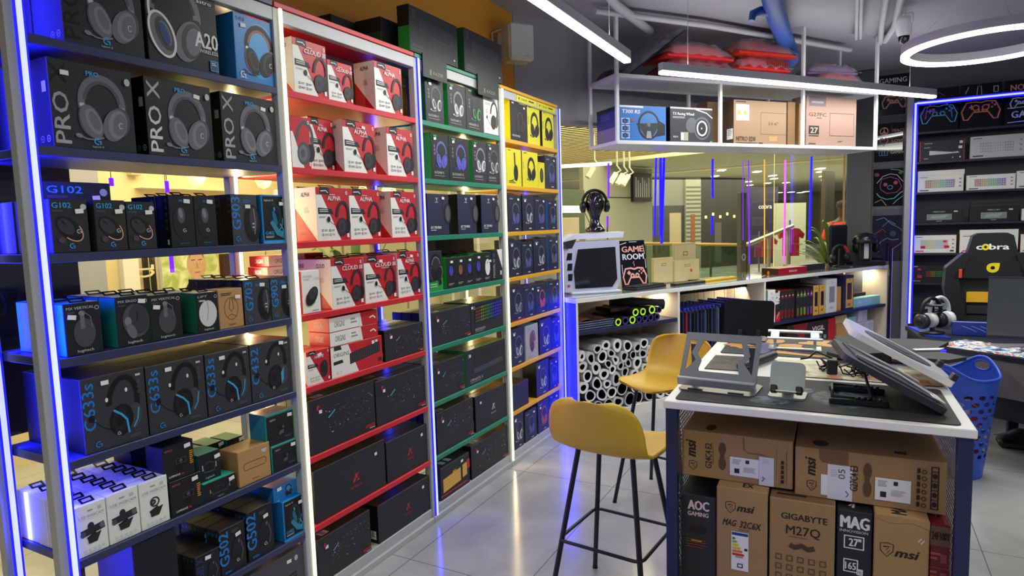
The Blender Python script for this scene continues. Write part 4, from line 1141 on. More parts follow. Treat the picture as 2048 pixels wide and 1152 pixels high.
# plastic wrapped goods lying on top of the rack
FILM = M('c8c4d2', .12, alpha=.28, spec=1.0)
REDP = M('d83236', .35, noise=.12, scale=9)
def package(x, y, z, w, d, h, m, label, seed, name='wrapped_package', cat='package', grp='plastic-wrapped packages on the hanging rack', rot=0.0, tilt=0.0, wrap=True):
    rr = random.Random(seed)
    mb = MB()
    ph = [rr.uniform(0, 6) for _ in range(8)]
    def fn(top, g):
        def f(u, v):
            a = (1-abs(2*u-1)**5)*(1-abs(2*v-1)**5)
            wob = .5+.5*math.sin(7*u+ph[0])*math.sin(9*v+ph[1])*.35+.12*math.sin(23*u+ph[2]+5*v)
            zz = h*(.12+.88*a*(.75+.35*wob)) if top else h*.02*math.sin(9*u)**2
            return ((u-.5)*(w+g), (v-.5)*(d+g), zz+(g*.12 if top else -.0))
        return f
    mb.grid(fn(1, 0), 20, 12, m); mb.grid(lambda u, v: fn(0, 0)(1-u, v), 20, 12, m)
    e0 = lambda u: fn(1, 0)(u, 0)
    for side in range(4):
        def sfn(u, v, s=side):
            a_, b_ = [(u, 0), (1, u), (1-u, 1), (0, 1-u)][s]
            p = fn(1, 0)(a_, b_); q = fn(0, 0)(a_, b_)
            return (p[0], p[1], q[2]+(p[2]-q[2])*v)
        mb.grid(sfn, 16, 1, m)
    p = OO+Matrix.Rotation(ORZ, 3, 'Z') @ Vector((x, y, z))
    o = mb.build(name, loc=p, rz=ORZ+rot, label=label, cat=cat, group=grp)
    o.rotation_euler = (0, tilt, ORZ+rot)
    if wrap:
        f = MB()
        def g(u, v):
            q = fn(1, .03)(u, v)
            fl = max(0, abs(2*u-1)-.86)*.5
            return (q[0]+(.25*fl if u > .5 else -.25*fl), q[1], q[2]+.004+.012*math.sin(31*u+ph[3])*math.sin(27*v+ph[4])+(.05*fl*math.sin(9*v+ph[5])))
        f.grid(g, 36, 20, FILM); f.build('plastic_film', o)
    return o
ZR = .5045
package(.80, .17, ZR, .66, .34, .10, M('a83038', .4, noise=.1), 'lowest red package in the left stack on the rack', 1)
package(.80, .17, ZR+.085, .66, .34, .09, M('b0303a', .4, noise=.1), 'middle red package in the left stack on the rack', 2)
package(.78, .17, ZR+.165, .64, .34, .14, REDP, 'topmost red package in the left stack on the rack', 3)
package(1.43, .17, ZR, .56, .34, .13, M('d03a5a', .4, noise=.1), 'lowest pinkish package in the middle stack on the rack', 4)
pk = package(1.43, .17, ZR+.115, .55, .34, .13, REDP, 'ribbed red package midway in the middle stack on rack', 5)
mb = MB()
for i in range(12): mb.box(.02+.02*i, .03+.02*i, -.178, -.172, .03, .08, M('8a1a1e', .5))
mb.build('rib', pk)
package(1.46, .17, ZR+.235, .62, .36, .15, M('c8301e', .35, noise=.1), 'bright red package topping the middle stack on rack', 6)
package(2.36, .17, ZR, .60, .34, .19, M('cc3a4a', .4, noise=.2), 'pink-filmed red package at the right end of the rack', 7, rot=.1)
package(2.16, .2, ZR, .5, .3, .05, M('c0b0a0', .5, noise=.2), 'flat pale package beside the right end of the rack', 8)
package(2.30, .2, ZR+.15, .5, .28, .10, M('8a6a9a', .4, noise=.2), 'crumpled violet-filmed package on top at the right end', 9, rot=-.2)
package(1.80, .2, ZR, .16, .25, .07, M('7fae78', .5, noise=.1), 'small green package beside the middle stack on rack', 10)
package(.40, .20, ZR+.20, .62, .34, .05, M('16161a', .25, noise=.2), 'black plastic-wrapped package leaning up on the rack', 11, tilt=-.62)
package(.16, .26, ZR, .3, .2, .10, M('24242a', .3, noise=.2), 'black bag lying at the left end of the rack', 12, name='black_bag', cat='bag', wrap=False)

# ------------------------------------------------------------ ceiling fittings
CW_ = M('b4b4ba', .5)
def pipe(pts, r, label, m=CW_, nm='conduit_pipe', cat='pipe', grp='pipes under the ceiling'):
    mb = MB(); mb.tube(pts, r, m, 10); return mb.build(nm, label=label, cat=cat, group=grp)
pipe([atZ(1075, -30, 3.08), atZ(1110, 8, 3.08), atZ(1150, 45, 3.08)], .03, 'pale conduit crossing above the shelving lamp')
pipe([atZ(1200, -30, 3.08), atZ(1232, 10, 3.08), atZ(1300, 62, 3.08)], .034, 'thick pale pipe slanting above the left end of rack')
pipe([atZ(1190, 22, 3.08), atZ(1420, 52, 3.08), atZ(1700, 100, 3.08)], .022, 'long level pipe behind the hanging rack packages')
pipe([atZ(1716, -20, 3.1), atZ(1712, 78, 3.1)], .014, 'thin vertical-looking conduit left of the security camera')
pipe([atZ(1724, -20, 3.1), atZ(1721, 76, 3.1)], .014, 'second thin conduit left of the security camera')
pipe([atZ(1776, -20, 3.1), atZ(1764, 50, 3.1), atZ(1760, 86, 3.1)], .022, 'thick pale cable bundle just left of security camera')
pipe([atZ(1806, -20, 3.1), atZ(1790, 52, 3.1), atZ(1770, 82, 3.1)], .026, 'curved thick pale cable running behind security camera')
pipe([at(1745, 112, 8.0), at(1850, 98, 8.0), at(2060, 84, 8.0)], .035, 'level pipe low under the ceiling behind ring lamp')
pipe([at(1880, 112, 7.6), at(2010, 96, 7.8), at(2020, 60, 7.8)], .03, 'bent grey duct pipe seen through the ring lamp')
BLP = M('1c4a9c', .45, noise=.08)
b0 = atZ(1540, 0, 3.06)
t = thing('blue_pipe', 'thick blue ceiling pipe with hooked branch', 'pipe', b0)
mb = MB(); mb.tube([atZ(1534, -60, 3.06)-b0, atZ(1548, 15, 3.06)-b0, atZ(1566, 70, 3.05)-b0, atZ(1578, 104, 3.03)-b0, atZ(1580, 116, 2.98)-b0, atZ(1580, 118, 2.90)-b0], [.072, .072, .070, .075, .075, .07], BLP, 14); mb.build('main_pipe', t)
mb = MB(); mb.tube([atZ(1545, 24, 3.04)-b0, atZ(1520, 22, 3.02)-b0, atZ(1506, 28, 3.0)-b0, atZ(1503, 42, 2.95)-b0], [.034, .032, .03, .022], BLP, 10); mb.build('branch', t)
mb = MB(); mb.tube([at(1502+6*math.cos(a), 52+9*math.sin(a), 5.75)-b0 for a in [2*PI*k/10 for k in range(10)]], .007, ALU, 6, closed=True); mb.build('hook', t)
# junction box with a coil of black cable
t = thing('junction_box', 'small grey junction box with coiled black cable', 'electrical box', at(1165, 18, 5.2))
mb = MB(); mb.box(-.09, .09, -.05, .05, -.07, .07, CW_, .008); mb.build('box_body', t)
mb = MB(); mb.tube([(.14+.06*math.cos(a*.5), -.06, -.02+.08*math.sin(a*.5)+.006*math.sin(a*3)) for a in range(30)], .006, K0, 6); mb.build('cable_coil', t)
# security camera
p = Vector((.305, 6.0, 2.975))
t = thing('security_camera', 'white dome security camera under the ceiling', 'camera', p); t.scale = (.72, .72, 1)
WP = M('f2f2f4', .35)
mb = MB(); mb.cyl((-.02, 0, .18), (-.02, 0, .075), .035, WP, n=14); mb.box(-.02, .085, -.05, .05, .04, .12, WP, .01); mb.build('bracket', t)
mb = MB(); mb.lathe([(.0, .09), (.072, .088), (.078, .06), (.078, .0), (.07, -.03), (.055, -.05)], WP); mb.build('housing', t)
mb = MB(); mb.lathe([(.055, -.048), (.052, -.075), (.035, -.1), (.0, -.11)], M('0c0c10', .08, coat=1)); mb.build('dome', t)
# speaker on the orange wall end
p = Vector((-2.10, 4.17, 2.715))
t = thing('wall_speaker', 'white loudspeaker on the end of the orange wall', 'speaker', p, math.radians(52)); t.scale = (.85, .85, .95)
mb = MB(); mb.box(-.115, .115, -.0, .17, 0, .27, M('c3c5c8', .4), .02); mb.build('cabinet', t)
mb = MB(); mb.box(-.103, .103, -.006, .001, .012, .258, M('b4b6ba', .6, noise=.15, scale=400), .004); A = Art(mb, (-.103, -.006, .012), (1, 0, 0), (0, 0, 1), (0, -1, 0), .206, .246); A.text('audio', .62, .06, .045, DGR); mb.build('grille', t)
mb = MB(); mb.tube([(-.10, .12, .03), (-.19, .14, .0), (-.2, .16, .08), (-.2, .17, .22), (-.12, .15, .25)], .007, M('a8a8ac', .4), 8); mb.box(-.15, .05, .16, .2, .04, .22, M('a8a8ac', .4)); mb.build('bracket', t)

# ------------------------------------------------------------ window counter
CWT = M('e4e2dd', .4, noise=.02); CCR = M('d8cbb4', .55, noise=.02); NVY = M('23264a', .4)
t = thing('window_counter', 'long white counter unit running along the mall window', 'counter', CO, CRZ)
LC = 4.36
mb = MB(); mb.box(0, LC+.08, 0, .45, .962, .994, CWT, .002); mb.build('countertop', t)
mb = MB(); mb.box(.005, LC+.07, .006, .44, .9942, .9998, M('9fa8a6', .06, coat=1)); mb.build('glass_top', t)
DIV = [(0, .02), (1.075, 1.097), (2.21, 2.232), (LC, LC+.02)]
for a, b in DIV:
    mb = MB(); mb.box(a, b, .002, .45, 0 if a == 0 else .09, .9615, CWT, .001, {'L': CCR, 'R': CCR} if a else {'R': CCR, 'L': M('3a3fb0', .4)}); mb.build('divider', t)  # left face of the end divider coloured blue in place of LED glow
mb = MB(); mb.box(.02, LC, .43, .45, .09, .9615, CCR); mb.build('back_panel', t)
mb = MB(); mb.box(.0205, LC, .0, .43, .0, .0895, CWT, .001); mb.build('plinth', t)
mb = MB(); mb.box(.0205, 1.0745, .01, .4295, .715, .745, NVY, .001); mb.build('shelf_board', t)
mb = MB(); mb.box(2.2325, LC-.0005, .01, .4295, .535, .565, NVY, .001); mb.build('shelf_board', t)
mb = MB(); mb.cyl((1.098, .20, .915), (2.209, .20, .915), .011, K0, n=10); mb.box(1.098, 2.209, .192, .208, .925, .961, K0); mb.build('hanging_rail', t)
for s in (1.02, 2.15, 4.28):
    mb = MB(); mb.cyl(CW(s, .22, .9615)-CO, CW(s, .22, .956)-CO, .02, M('fff0d0', .4, emit=6), n=12)
    mb2 = MB(); mb2.cyl((s, .22, .9615), (s, .22, .956), .02, M('fff0d0', .4, emit=6), n=12); mb2.build('puck_light', t)
    p = CW(s, .22, .953); l = area('counter_light', p, p-Vector((0, 0, 1)), .03, .03, 1.6, (1, .85, .6))
l = area('led_light', CW(-.10, .06, .5), CW(.2, .10, .5), .012, .95, 7.0, BLUE)

# --- rolled mouse mats
def roll_mesh(R, L, m_out, m_rim, hole, crush):
    n = 18
    def rad(a, r): return r*(1+crush*math.sin(2*a+1)+crush*.5*math.sin(3*a))
    vs = []; fs = []
    rings = [(R, L), (R, .004), (R*.985, 0), (hole, .002), (hole*.96, .08)]
    for r, y in rings:
        for k in range(n):
            a = 2*PI*k/n; q = rad(a, r)
            vs.append((q*math.cos(a), y, q*math.sin(a)))
    mb = MB()
    f0 = [(0*n+k, 1*n+k, 1*n+(k+1) % n, (k+1) % n) for k in range(n)]
    f1 = [(i*n+k, (i+1)*n+k, (i+1)*n+(k+1) % n, i*n+(k+1) % n) for i in (1, 2) for k in range(n)]
    f2 = [(3*n+k, 4*n+k, 4*n+(k+1) % n, 3*n+(k+1) % n) for k in range(n)]+[tuple(4*n+k for k in range(n))]
    mb.add(vs, f0, m_out, True); mb.add(vs, f1, m_rim, False); mb.add(vs, f2, K0, False)
    return mb
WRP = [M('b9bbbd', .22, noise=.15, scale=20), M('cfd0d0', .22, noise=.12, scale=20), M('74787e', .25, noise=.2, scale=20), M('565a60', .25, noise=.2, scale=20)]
RIM = [M('dfe0de', .3), M('c9cacb', .3), M('e8e8e6', .3)]
protos = []
for i in range(10):
    dark = i >= 6
    R = .05
    hole = R*([.5, .6, .66, .42, .62, .54, .78, .82, .74, .7][i])
    protos.append(roll_mesh(R, .40, WRP[[0, 1, 0, 1, 0, 1, 3, 2, 3, 2][i]], RIM[i % 3], hole, [.10, .16, .06, .2, .12, .08, .03, .05, .08, .12][i]).mesh('mouse_mat_roll'))
rr = random.Random(5)
placed = []
X0_, X1_, Z0_ = .024, 1.05, .0905
fails = 0
while len(placed) < 64 and fails < 40:
    f_ = len(placed)/64
    R = rr.uniform(.045, .062) if f_ < .25 else rr.uniform(.030, .052)
    best = None
    for k in range(60):
        x = X0_+R+(X1_-X0_-2*R)*k/59
        z = Z0_+R
        for (px_, pz_, pr_) in placed:
            dx = abs(px_-x); q = pr_+R
            if dx < q: z = max(z, pz_+math.sqrt(q*q-dx*dx)+.0005)
        top = .70 if x < .62 else .62
        if z+R < top and (best is None or z < best[1]): best = (x, z)
    if best is None:
        fails += 1; continue
    x, z = best
    placed.append((x, z, R))
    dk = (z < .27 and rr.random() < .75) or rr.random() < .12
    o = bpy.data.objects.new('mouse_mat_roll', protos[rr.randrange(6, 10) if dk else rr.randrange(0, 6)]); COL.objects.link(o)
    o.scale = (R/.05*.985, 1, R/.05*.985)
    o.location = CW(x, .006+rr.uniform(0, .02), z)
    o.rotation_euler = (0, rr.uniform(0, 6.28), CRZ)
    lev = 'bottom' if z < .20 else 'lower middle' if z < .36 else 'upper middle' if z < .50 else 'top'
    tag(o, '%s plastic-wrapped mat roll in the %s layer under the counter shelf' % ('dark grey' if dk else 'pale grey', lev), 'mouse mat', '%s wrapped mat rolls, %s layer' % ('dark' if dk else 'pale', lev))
# green and purple edged rolls on the shelf above
NGR = M('b6f03a', .4, emit=.15); PUR = M('3a2f78', .4); MBK = M('17171c', .5)
for i, (s, zz, R, gr) in enumerate([(.425, .0, .030, 1), (.50, .0, .033, 0), (.575, .0, .032, 1), (.645, 0, .028, 0), (.71, 0, .03, 0), (.775, 0, .03, 0), (.845, 0, .03, 0), (.61, .058, .031, 1), (.69, .057, .030, 1), (.79, .058, .034, 1), (.87, .058, .028, 0)]):
    o = roll_mesh(R, .38, MBK, NGR if gr else PUR, R*.6, .02).build('mouse_mat_roll', loc=CW(s, .014, .7455+R*1.02+zz), rz=CRZ)
    tag(o, '%s-edged black mat roll, %s from left in the %s row on counter shelf' % ('green' if gr else 'purple', ORD[[1, 2, 3, 4, 5, 6, 7, 1, 2, 3, 4][i]], 'upper' if zz else 'lower'), 'mouse mat', 'coloured-edge mat rolls on the counter shelf')
mb = MB(); mb.tube([(.60, .30, .90), (1.02, .12, .855)], .045, M('121216', .6), 18); mb.build('mouse_mat_roll', loc=CO, rz=CRZ, label='large plain black roll lying across the coloured rolls', cat='mouse mat')
mb = MB(); mb.box(.42, .62, .1, .28, .845, .875, M('1c1416', .4), .001); A = Art(mb, (.42, .1, .845), (1, 0, 0), (0, 0, 1), (0, -1, 0), .2, .03); A.rect(.05, .2, .4, .8, M('5a1a22')); mb.build('flat_box', loc=CO, rz=CRZ, label='small flat dark box on top of the coloured rolls', cat='box')
for i in range(4):
    mb = MB(); mb.box(.03, .40, .02+.004*i, .40, .7455+.016*i, .7605+.016*i, M(['2a2d5c', '20223a', '2c3168', '1e2038'][i], .3), .003)
    mb.build('flat_mat_pack', loc=CO, rz=CRZ, label='flat packed dark blue mat, %s from bottom of the counter shelf stack' % ORD[i+1], cat='mouse mat', group='flat packed mats')
mb = MB(); mb.grid(lambda u, v: (.06+.28*u, .04+.3*v, .812+.012*math.sin(6*u)+.018*u*v), 12, 6, M('8a5a3c', .3, noise=.5, scale=12)); mb.build('printed_mat', loc=CO, rz=CRZ, label='crumpled orange-brown printed sheet on flat mat stack', cat='mouse mat')

# --- clothes on hangers
cols = ['1d2038', '23284c', '8a1f3a', '2c3a66', '18181f', '2b2f5a', '1f2444', '3a4a70', '15151a', '252a50', '4a5a7c', '1b1b22', '2e3a60', '20243e']
cnames = ['black-navy', 'navy', 'crimson', 'mid-blue', 'black', 'indigo', 'dark navy', 'faded blue', 'jet black', 'deep indigo', 'pale blue', 'charcoal black', 'denim blue', 'dusky navy']
hk = M('c8c8cc', .25, .8); hb = M('2a2f9a', .35)
for i in range(14):
    s = 1.13+.046*i if i < 10 else 1.62+.14*(i-10)
    base = CW(s, .20, .915)
    t = thing('clothes_hanger', 'blue clothes hanger, %s from the left on the counter rail' % ORD[i+1], 'hanger', base, CRZ+rr.uniform(-.05, .05), 'hangers on the counter rail')
    mb = MB(); mb.tube([(0, .012*math.cos(a)-.0, .013+.0+.014*math.sin(a)) for a in [math.radians(x) for x in range(200, -61, -30)]]+[(0, .0, -.04), (0, 0, -.105)], .0022, hk, 6); mb.build('hook', t)
    mb = MB(); mb.box(-.008, .008, -.18, .20, -.135, -.105, hb, .004); mb.build('bar', t)
    for q in (-1, 1):
        mb = MB(); mb.box(-.010, .010, .01+q*.15-.012, .01+q*.15+.012, -.165, -.125, hk, .002); mb.build('clip', t)
    g = MB()
    cm = M(cols[i], .8, noise=.25, scale=25)
    def gf(u, v, sd=1): return (sd*(.010+.003*math.sin(9*v+i)), -.16+.34*v, -.14-.55*u)
    for sd in (1, -1):
        vs = g.grid(lambda u, v: gf(u, v if sd > 0 else 1-v, sd), 6, 10, cm)
    g.box(-.009, .009, -.16, .18, -.70, -.142, cm, .004)
    g.build('hanging_trousers', loc=base, rz=t.rotation_euler[2], label='%s garment on the %s hanger of the counter rail' % (cnames[i], ORD[i+1]), cat='clothes', group='clothes on the counter rail')

# --- boxes in the right-hand bays of the counter
def cbox(s0, s1, d0, dd, z, h, body, sides, fn, label, nm='product_box', cat='box', grp='boxes in the counter'):
    mb = MB(); mb.box(0, s1-s0, 0, dd, 0, h, body, .0015, sides)
    if fn: fn(mb, s1-s0, dd, h)
    return mb.build(nm, loc=CW(s0, d0, z), rz=CRZ, label=label, cat=cat, group=grp)
def d_win(c1, c2):
    def f(mb, w, d, h):
        A = faceart(mb, w, d, h, 'F'); A.rect(.25, .3, .78, .78, c2); A.frame(.25, .3, .78, .78, .01, c1); A.lines(.3, .16, .4, 2, .02, c1); A.ring(.5, .9, .03, .03, .012, c1)
    return f
def d_vig(mb, w, d, h):
    A = faceart(mb, w, d, h, 'F'); A.poly([(0, 0), (1, 0), (1, .35), (0, .2)], RED); A.text('VIGIL', .78, .52, .5, WHT, 90, fit=.42, bold=.02); A.stroke([(.2, .1), (.7, .3)], .02, WHT)
def d_can(c):
    def f(mb, w, d, h):
        A = faceart(mb, w, d, h, 'F'); A.poly([(.2, .1), (.8, .1), (.9, .8), (.5, .95), (.1, .8)], c); A.ell(.5, .55, .1, .2, K1); A.lines(.2, .08, .6, 1, .03, RED); A.rect(.3, .8, .7, .84, LGR)
    return f
Z3 = .5655
cbox(2.29, 2.40, .02, .3, Z3, .31, PAP, {'L': M('9fd0c4', .4)}, d_win(GRY, LGR), 'white mint-sided box beside the first counter divider', grp='boxes on the right counter shelf')
cbox(2.41, 2.48, .02, .3, Z3, .30, K1, {'L': RED, 'T': RED}, d_vig, 'black and red box with upright white lettering', grp='boxes on the right counter shelf')
for i in range(4):
    cbox(2.50+.055*i, 2.55+.055*i, .03, .3, Z3, .285, K1, {'T': RED}, d_can(M('7a1a22')), 'thin black box with red top, %s in its row' % ORD[i+1], grp='thin black boxes on the counter shelf')
for i, (c, n) in enumerate([('5a6a2a', 'olive'), ('6a8a2a', 'green'), ('7a9a3a', 'light green'), ('6a3a8a', 'purple'), ('8a4a9a', 'violet')]):
    cbox(2.725+.055*i, 2.775+.055*i, .015, .3, Z3, .28, M('2a1a1c', .35), {}, d_can(M(c, .4)), 'thin box with %s figure print on counter shelf' % n, grp='thin figure boxes on the counter shelf')
for i in range(2):
    cbox(3.01+.105*i, 3.105+.105*i, .02, .3, Z3, .30, M('d9a545', .4), {'L': K1, 'T': K1}, d_win(K1, M('1d2038', .3)), '%s tan box with dark window panel on counter shelf' % ['left', 'right'][i], grp='boxes on the right counter shelf')
cbox(3.24, 3.42, .02, .3, Z3, .345, M('d5d6dd', .4), {}, d_win(GRY, M('8a8c9a', .3)), 'pale grey box with tall window on counter shelf', grp='boxes on the right counter shelf')
cbox(3.45, 3.55, .05, .3, Z3, .25, M('d2a050', .45), {}, None, 'plain tan box between pale and navy boxes', grp='boxes on the right counter shelf')
cbox(3.57, 3.73, .02, .3, Z3, .36, NVY, {}, lambda mb, w, d, h: (faceart(mb, w, d, h, 'F').rect(.12, .06, .94, .92, M('d9a545', .4)), d_win(K1, M('1d2038', .3))(mb, w, d, h)), 'navy and tan box standing tallest on counter shelf', grp='boxes on the right counter shelf')
cbox(2.48, 3.40, .33, .09, Z3, .37, K2, {}, None, 'long black carton behind the boxes on counter shelf', grp='boxes on the right counter shelf')
cbox(3.76, 3.84, .08, .2, Z3, .22, M('2c3480', .4), {}, None, 'small blue box right of the navy and tan box', grp='boxes on the right counter shelf')
cbox(3.74, 4.32, .05, .1, Z3, .095, M('8fd0c8', .4), {'L': M('b8e0c0', .4)}, lambda mb, w, d, h: (faceart(mb, w, d, h, 'F').rect(.2, .1, .7, .9, M('a0d4e0', .4)), faceart(mb, w, d, h, 'F').lines(.25, .7, .1, 2, .1, WHT)), 'long mint green box lying on the counter shelf', grp='boxes on the right counter shelf')
cbox(3.80, 4.30, .20, .16, Z3, .12, K2, {}, None, 'dark pouch-like carton behind the mint green box', grp='boxes on the right counter shelf')
Z4 = .09
def d_vig2(mb, w, d, h):
    A = faceart(mb, w, d, h, 'F'); A.poly([(.1, 1), (.42, 1), (.3, .5)], M('8a1f1f')); A.rect(.84, 0, 1, 1, RED); A.text('VIGIL', .5, .76, .11, WHT, fit=.26, bold=.02)
    for i in range(3):
        for j in range(2): A.rect(.54+.1*i, .3+.22*j, .6+.1*i, .4+.22*j, GRY)
cbox(2.62, 3.44, .04, .3, Z4, .41, M('2e211d', .5), {'L': M('3a2a22')}, d_vig2, 'wide dark box with white lettering and red end', grp='boxes on the lower counter shelf')
cbox(2.28, 2.52, .08, .25, Z4, .28, K2, {'T': M('d9c27a')}, None, 'black box with gilt top behind the phone stands', grp='boxes on the lower counter shelf')
cbox(3.50, 3.70, .06, .25, Z4, .33, M('c99a5c', .6), {}, None, 'tan carton low beside the red-ended box', grp='boxes on the lower counter shelf')
cbox(3.50, 3.72, .08, .25, Z4+.331, .08, M('d8c080', .5), {}, None, 'yellowish carton on the low tan carton', grp='boxes on the lower counter shelf')
cbox(3.73, 3.86, .06, .25, Z4, .38, M('8cc8cc', .45), {}, None, 'tall mint box low in the counter', grp='boxes on the lower counter shelf')
for i, (a, z_) in enumerate([(3.90, 0), (4.10, 0), (3.90, .15), (4.08, .15), (3.95, .301)]):
    cbox(a, a+.17, .08, .2, Z4+z_, .148, M('dcd8e8', .4), {}, lambda mb, w, d, h: faceart(mb, w, d, h, 'F').rect(.4, .1, .9, .8, M('c8c4e0', .4)), 'small white box, %s counted upward in the low pile' % ORD[i+1], grp='small white boxes in the counter')

# --- on top of the counter
ZC1 = 1.0
p = CW(.30, .20, ZC1)
t = thing('computer_case', 'white angular computer case with dark glass side', 'computer case', p, CRZ-.30); t.scale = (.95, .95, .90)
CS = M('c8cbe0', .35, .1)
side = [(-.22, .02), (-.24, .20), (-.19, .40), (-.16, .455), (.26, .46), (.27, .10), (.23, .02)]
mb = MB(); MX = Matrix(((1, 0, 0, 0), (0, 0, 1, 0), (0, 1, 0, 0), (0, 0, 0, 1)))
mb.prism(side, -.02, .19, CS, MX); mb.build('shell', t)
mb = MB(); mb.prism([(-.14, .05), (-.15, .20), (-.11, .39), (.22, .40), (.235, .12), (.19, .05)], -.027, -.0205, M('0a0c16', .05, coat=1), MX); mb.build('side_window', t)
mb = MB(); mb.prism([(-.245, .455), (-.14, .52), (.31, .53), (.30, .48), (-.10, .475)], -.01, .17, M('dfe2f0', .3), MX)
mb.build('top_shroud', t)
mb = MB(); mb.prism([(-.22, .40), (-.205, .462), (-.12, .478), (-.16, .40)], -.022, .18, K1, MX); mb.build('top_vent', t)
for i in range(3):
    mb = MB(); z0 = .12+.09*i; mb.prism([(-.20-.006*i, z0), (-.165, z0), (-.16, z0+.06), (-.20, z0+.06)], -.0235, -.0205, K0, MX); mb.build('vent_slot', t)
mb = MB(); mb.cyl((-.195, -.021, .075), (-.195, -.024, .075), .012, M('b03a4a'), n=14); mb.build('badge', t)
mb = MB(); mb.box(-.18, .26, -.06, .2, 0, .021, M('c9d2dc', .3), .005); mb.build('foot', t)
# mannequin head with headphones, on top of the case
p = CW(.42, .27, 1.48); p.z = 1.4785
t = thing('mannequin_head', 'shiny black mannequin head standing on white computer case', 'mannequin head', p, CRZ-.5)
HB = M('0e0e12', .16, coat=.6)
mb = MB()
prof = [(.085, .0), (.088, .02), (.07, .045), (.045, .075), (.040, .11), (.050, .14), (.068, .17), (.078, .21), (.080, .245), (.070, .285), (.045, .31), (.0, .32)]
mb.lathe(prof, HB, 28, sx=.92, sy=1.08); hd = mb.build('bust', t)
mb = MB(); mb.lathe([(.0, .0), (.02, .004), (.012, .03), (.0, .034)], HB, 12, (0, -.085, .2)); mb.build('nose', t)
t2 = thing('headphones', 'black over-ear headphones worn by the mannequin head', 'headphones', p+Vector((0, 0, .0)), CRZ-.5)
mb = MB(); mb.tube([(.098*math.cos(a), 0, .23+.098*math.sin(a)*1.05) for a in [math.radians(x) for x in range(-8, 189, 12)]], .012, K0, 8); mb.build('headband', t2)
for q in (-1, 1):
    mb = MB(); mb.lathe([(.0, .0), (.045, .0), (.05, .012), (.048, .03), (.03, .04), (0, .042)], M('131318', .25), 20)
    o = mb.build('ear_cup', t2); o.location = (q*.078, 0, .205); o.rotation_euler = (0, q*PI/2, 0)
mb = MB(); mb.tube([(-.09, -.02, .17), (-.06, -.07, .08), (.0, -.1, .06)], .003, K0, 6); mb.build('cable', t2)
# framed sign
def posterart(mb, w, h, fn):
    A = Art(mb, (0, -.001, 0), (1, 0, 0), (0, 0, 1), (0, -1, 0), w, h); fn(A)
NP = M('f0a8a0', .4); NW = M('d8dcec', .4); NB = M('5a8ae0', .4); NO = M('e8915a', .4); NPK = M('d04a9a', .4); NC = M('6ad0e0', .4)
def pad(A, cx, cy, s, m, w=.03, fill=None):
    r = A.H/A.W
    pts = [(-.42, -.3), (-.48, -.05), (-.36, .22), (-.14, .24), (0, .2), (.14, .24), (.36, .22), (.48, -.05), (.42, -.3), (.32, -.3), (.18, -.08), (-.18, -.08), (-.32, -.3)]
    P = [(cx+x*s*r, cy+y*s) for x, y in pts]
    if fill: A.poly(P, fill)
    A.stroke(P, w*s, m, closed=True)
    A.stroke([(cx-.3*s*r, cy+.08*s), (cx-.16*s*r, cy+.08*s)], w*s, m); A.stroke([(cx-.23*s*r, cy+.01*s), (cx-.23*s*r, cy+.15*s)], w*s, m)
    for a, b in ((.2, .12), (.28, .05), (.28, .17), (.35, .11)): A.ell(cx+a*s*r, cy+b*s, .03*s, .03*s, m, n=10)
    for a in (-.1, .1): A.ring(cx+a*s*r, cy-.02*s, .06*s, .06*s, w*s, m, n=14)
t = thing('framed_sign', 'black game room sign leaning beside the computer case', 'sign', CW(.70, .26, ZC1), CRZ-.12)
mb = MB(); mb.box(0, .27, 0, .012, 0, .40, M('0b0c14', .12, coat=.8), .001)
def gr(A):
    A.text('GAME', .5, .76, .12, NP, al='C', fit=.8, bold=.03); A.text('ROOM', .5, .6, .12, NW, al='C', fit=.8, bold=.03); pad(A, .5, .27, .62, NP, .06)
    for a, b in (((.05, .92), (.3, .96)), ((.4, .97), (.7, .97)), ((.92, .9), (.95, .7)), ((.95, .6), (.95, .4)), ((.05, .5), (.05, .3)), ((.1, .04), (.3, .03)), ((.5, .03), (.8, .05))): A.stroke([a, b], .014, NW)
    A.stroke([(.5, .45), (.52, .5), (.47, .52), (.52, .56)], .012, NP)
posterart(mb, .27, .40, gr); o = mb.build('panel', t); o.rotation_euler = (-.16, 0, 0)
t = thing('keyboard', 'black keyboard lying on counter before the game room sign', 'keyboard', CW(.66, .05, ZC1), CRZ+.22)
mb = MB(); mb.box(0, .44, 0, .14, 0.0, .02, K1, .004); mb.build('base', t)
mb = MB()
for i in range(5):
    for j in range(15): mb.box(.012+.028*j, .036+.028*j, .012+.025*i, .033+.025*i, .0205, .03, K2, .003)
mb.build('keycaps', t)
BAG = M('cdbb84', .5, noise=.1, scale=12)
for i, (s, d, w_, h_, lb) in enumerate([(1.12, .33, .24, .23, 'beige folded bag, leftmost of three against the glass'), (1.40, .35, .27, .345, 'beige folded bag standing tallest against the glass'), (1.35, .30, .31, .20, 'beige folded bag in front of the tallest one')]):
    mb = MB(); mb.box(0, w_, 0, .03, 0, h_, BAG, .008); A = Art(mb, (0, 0, 0), (1, 0, 0), (0, 0, 1), (0, -1, 0), w_, h_)
    A.rect(.02, .05, .98, .95, M('d6c692', .5, noise=.1, scale=14)); A.frame(.4, .68, .62, .78, .015, K1); A.ring(.66, .5, .06, .06, .03, M('b0392e') if i else LGR); A.rect(.64, .47, .68, .53, M('b0392e') if i else LGR)
    mb.build('folded_bag', loc=CW(s, d, ZC1), rz=CRZ-.05, label=lb, cat='bag', group='beige bags on the counter')
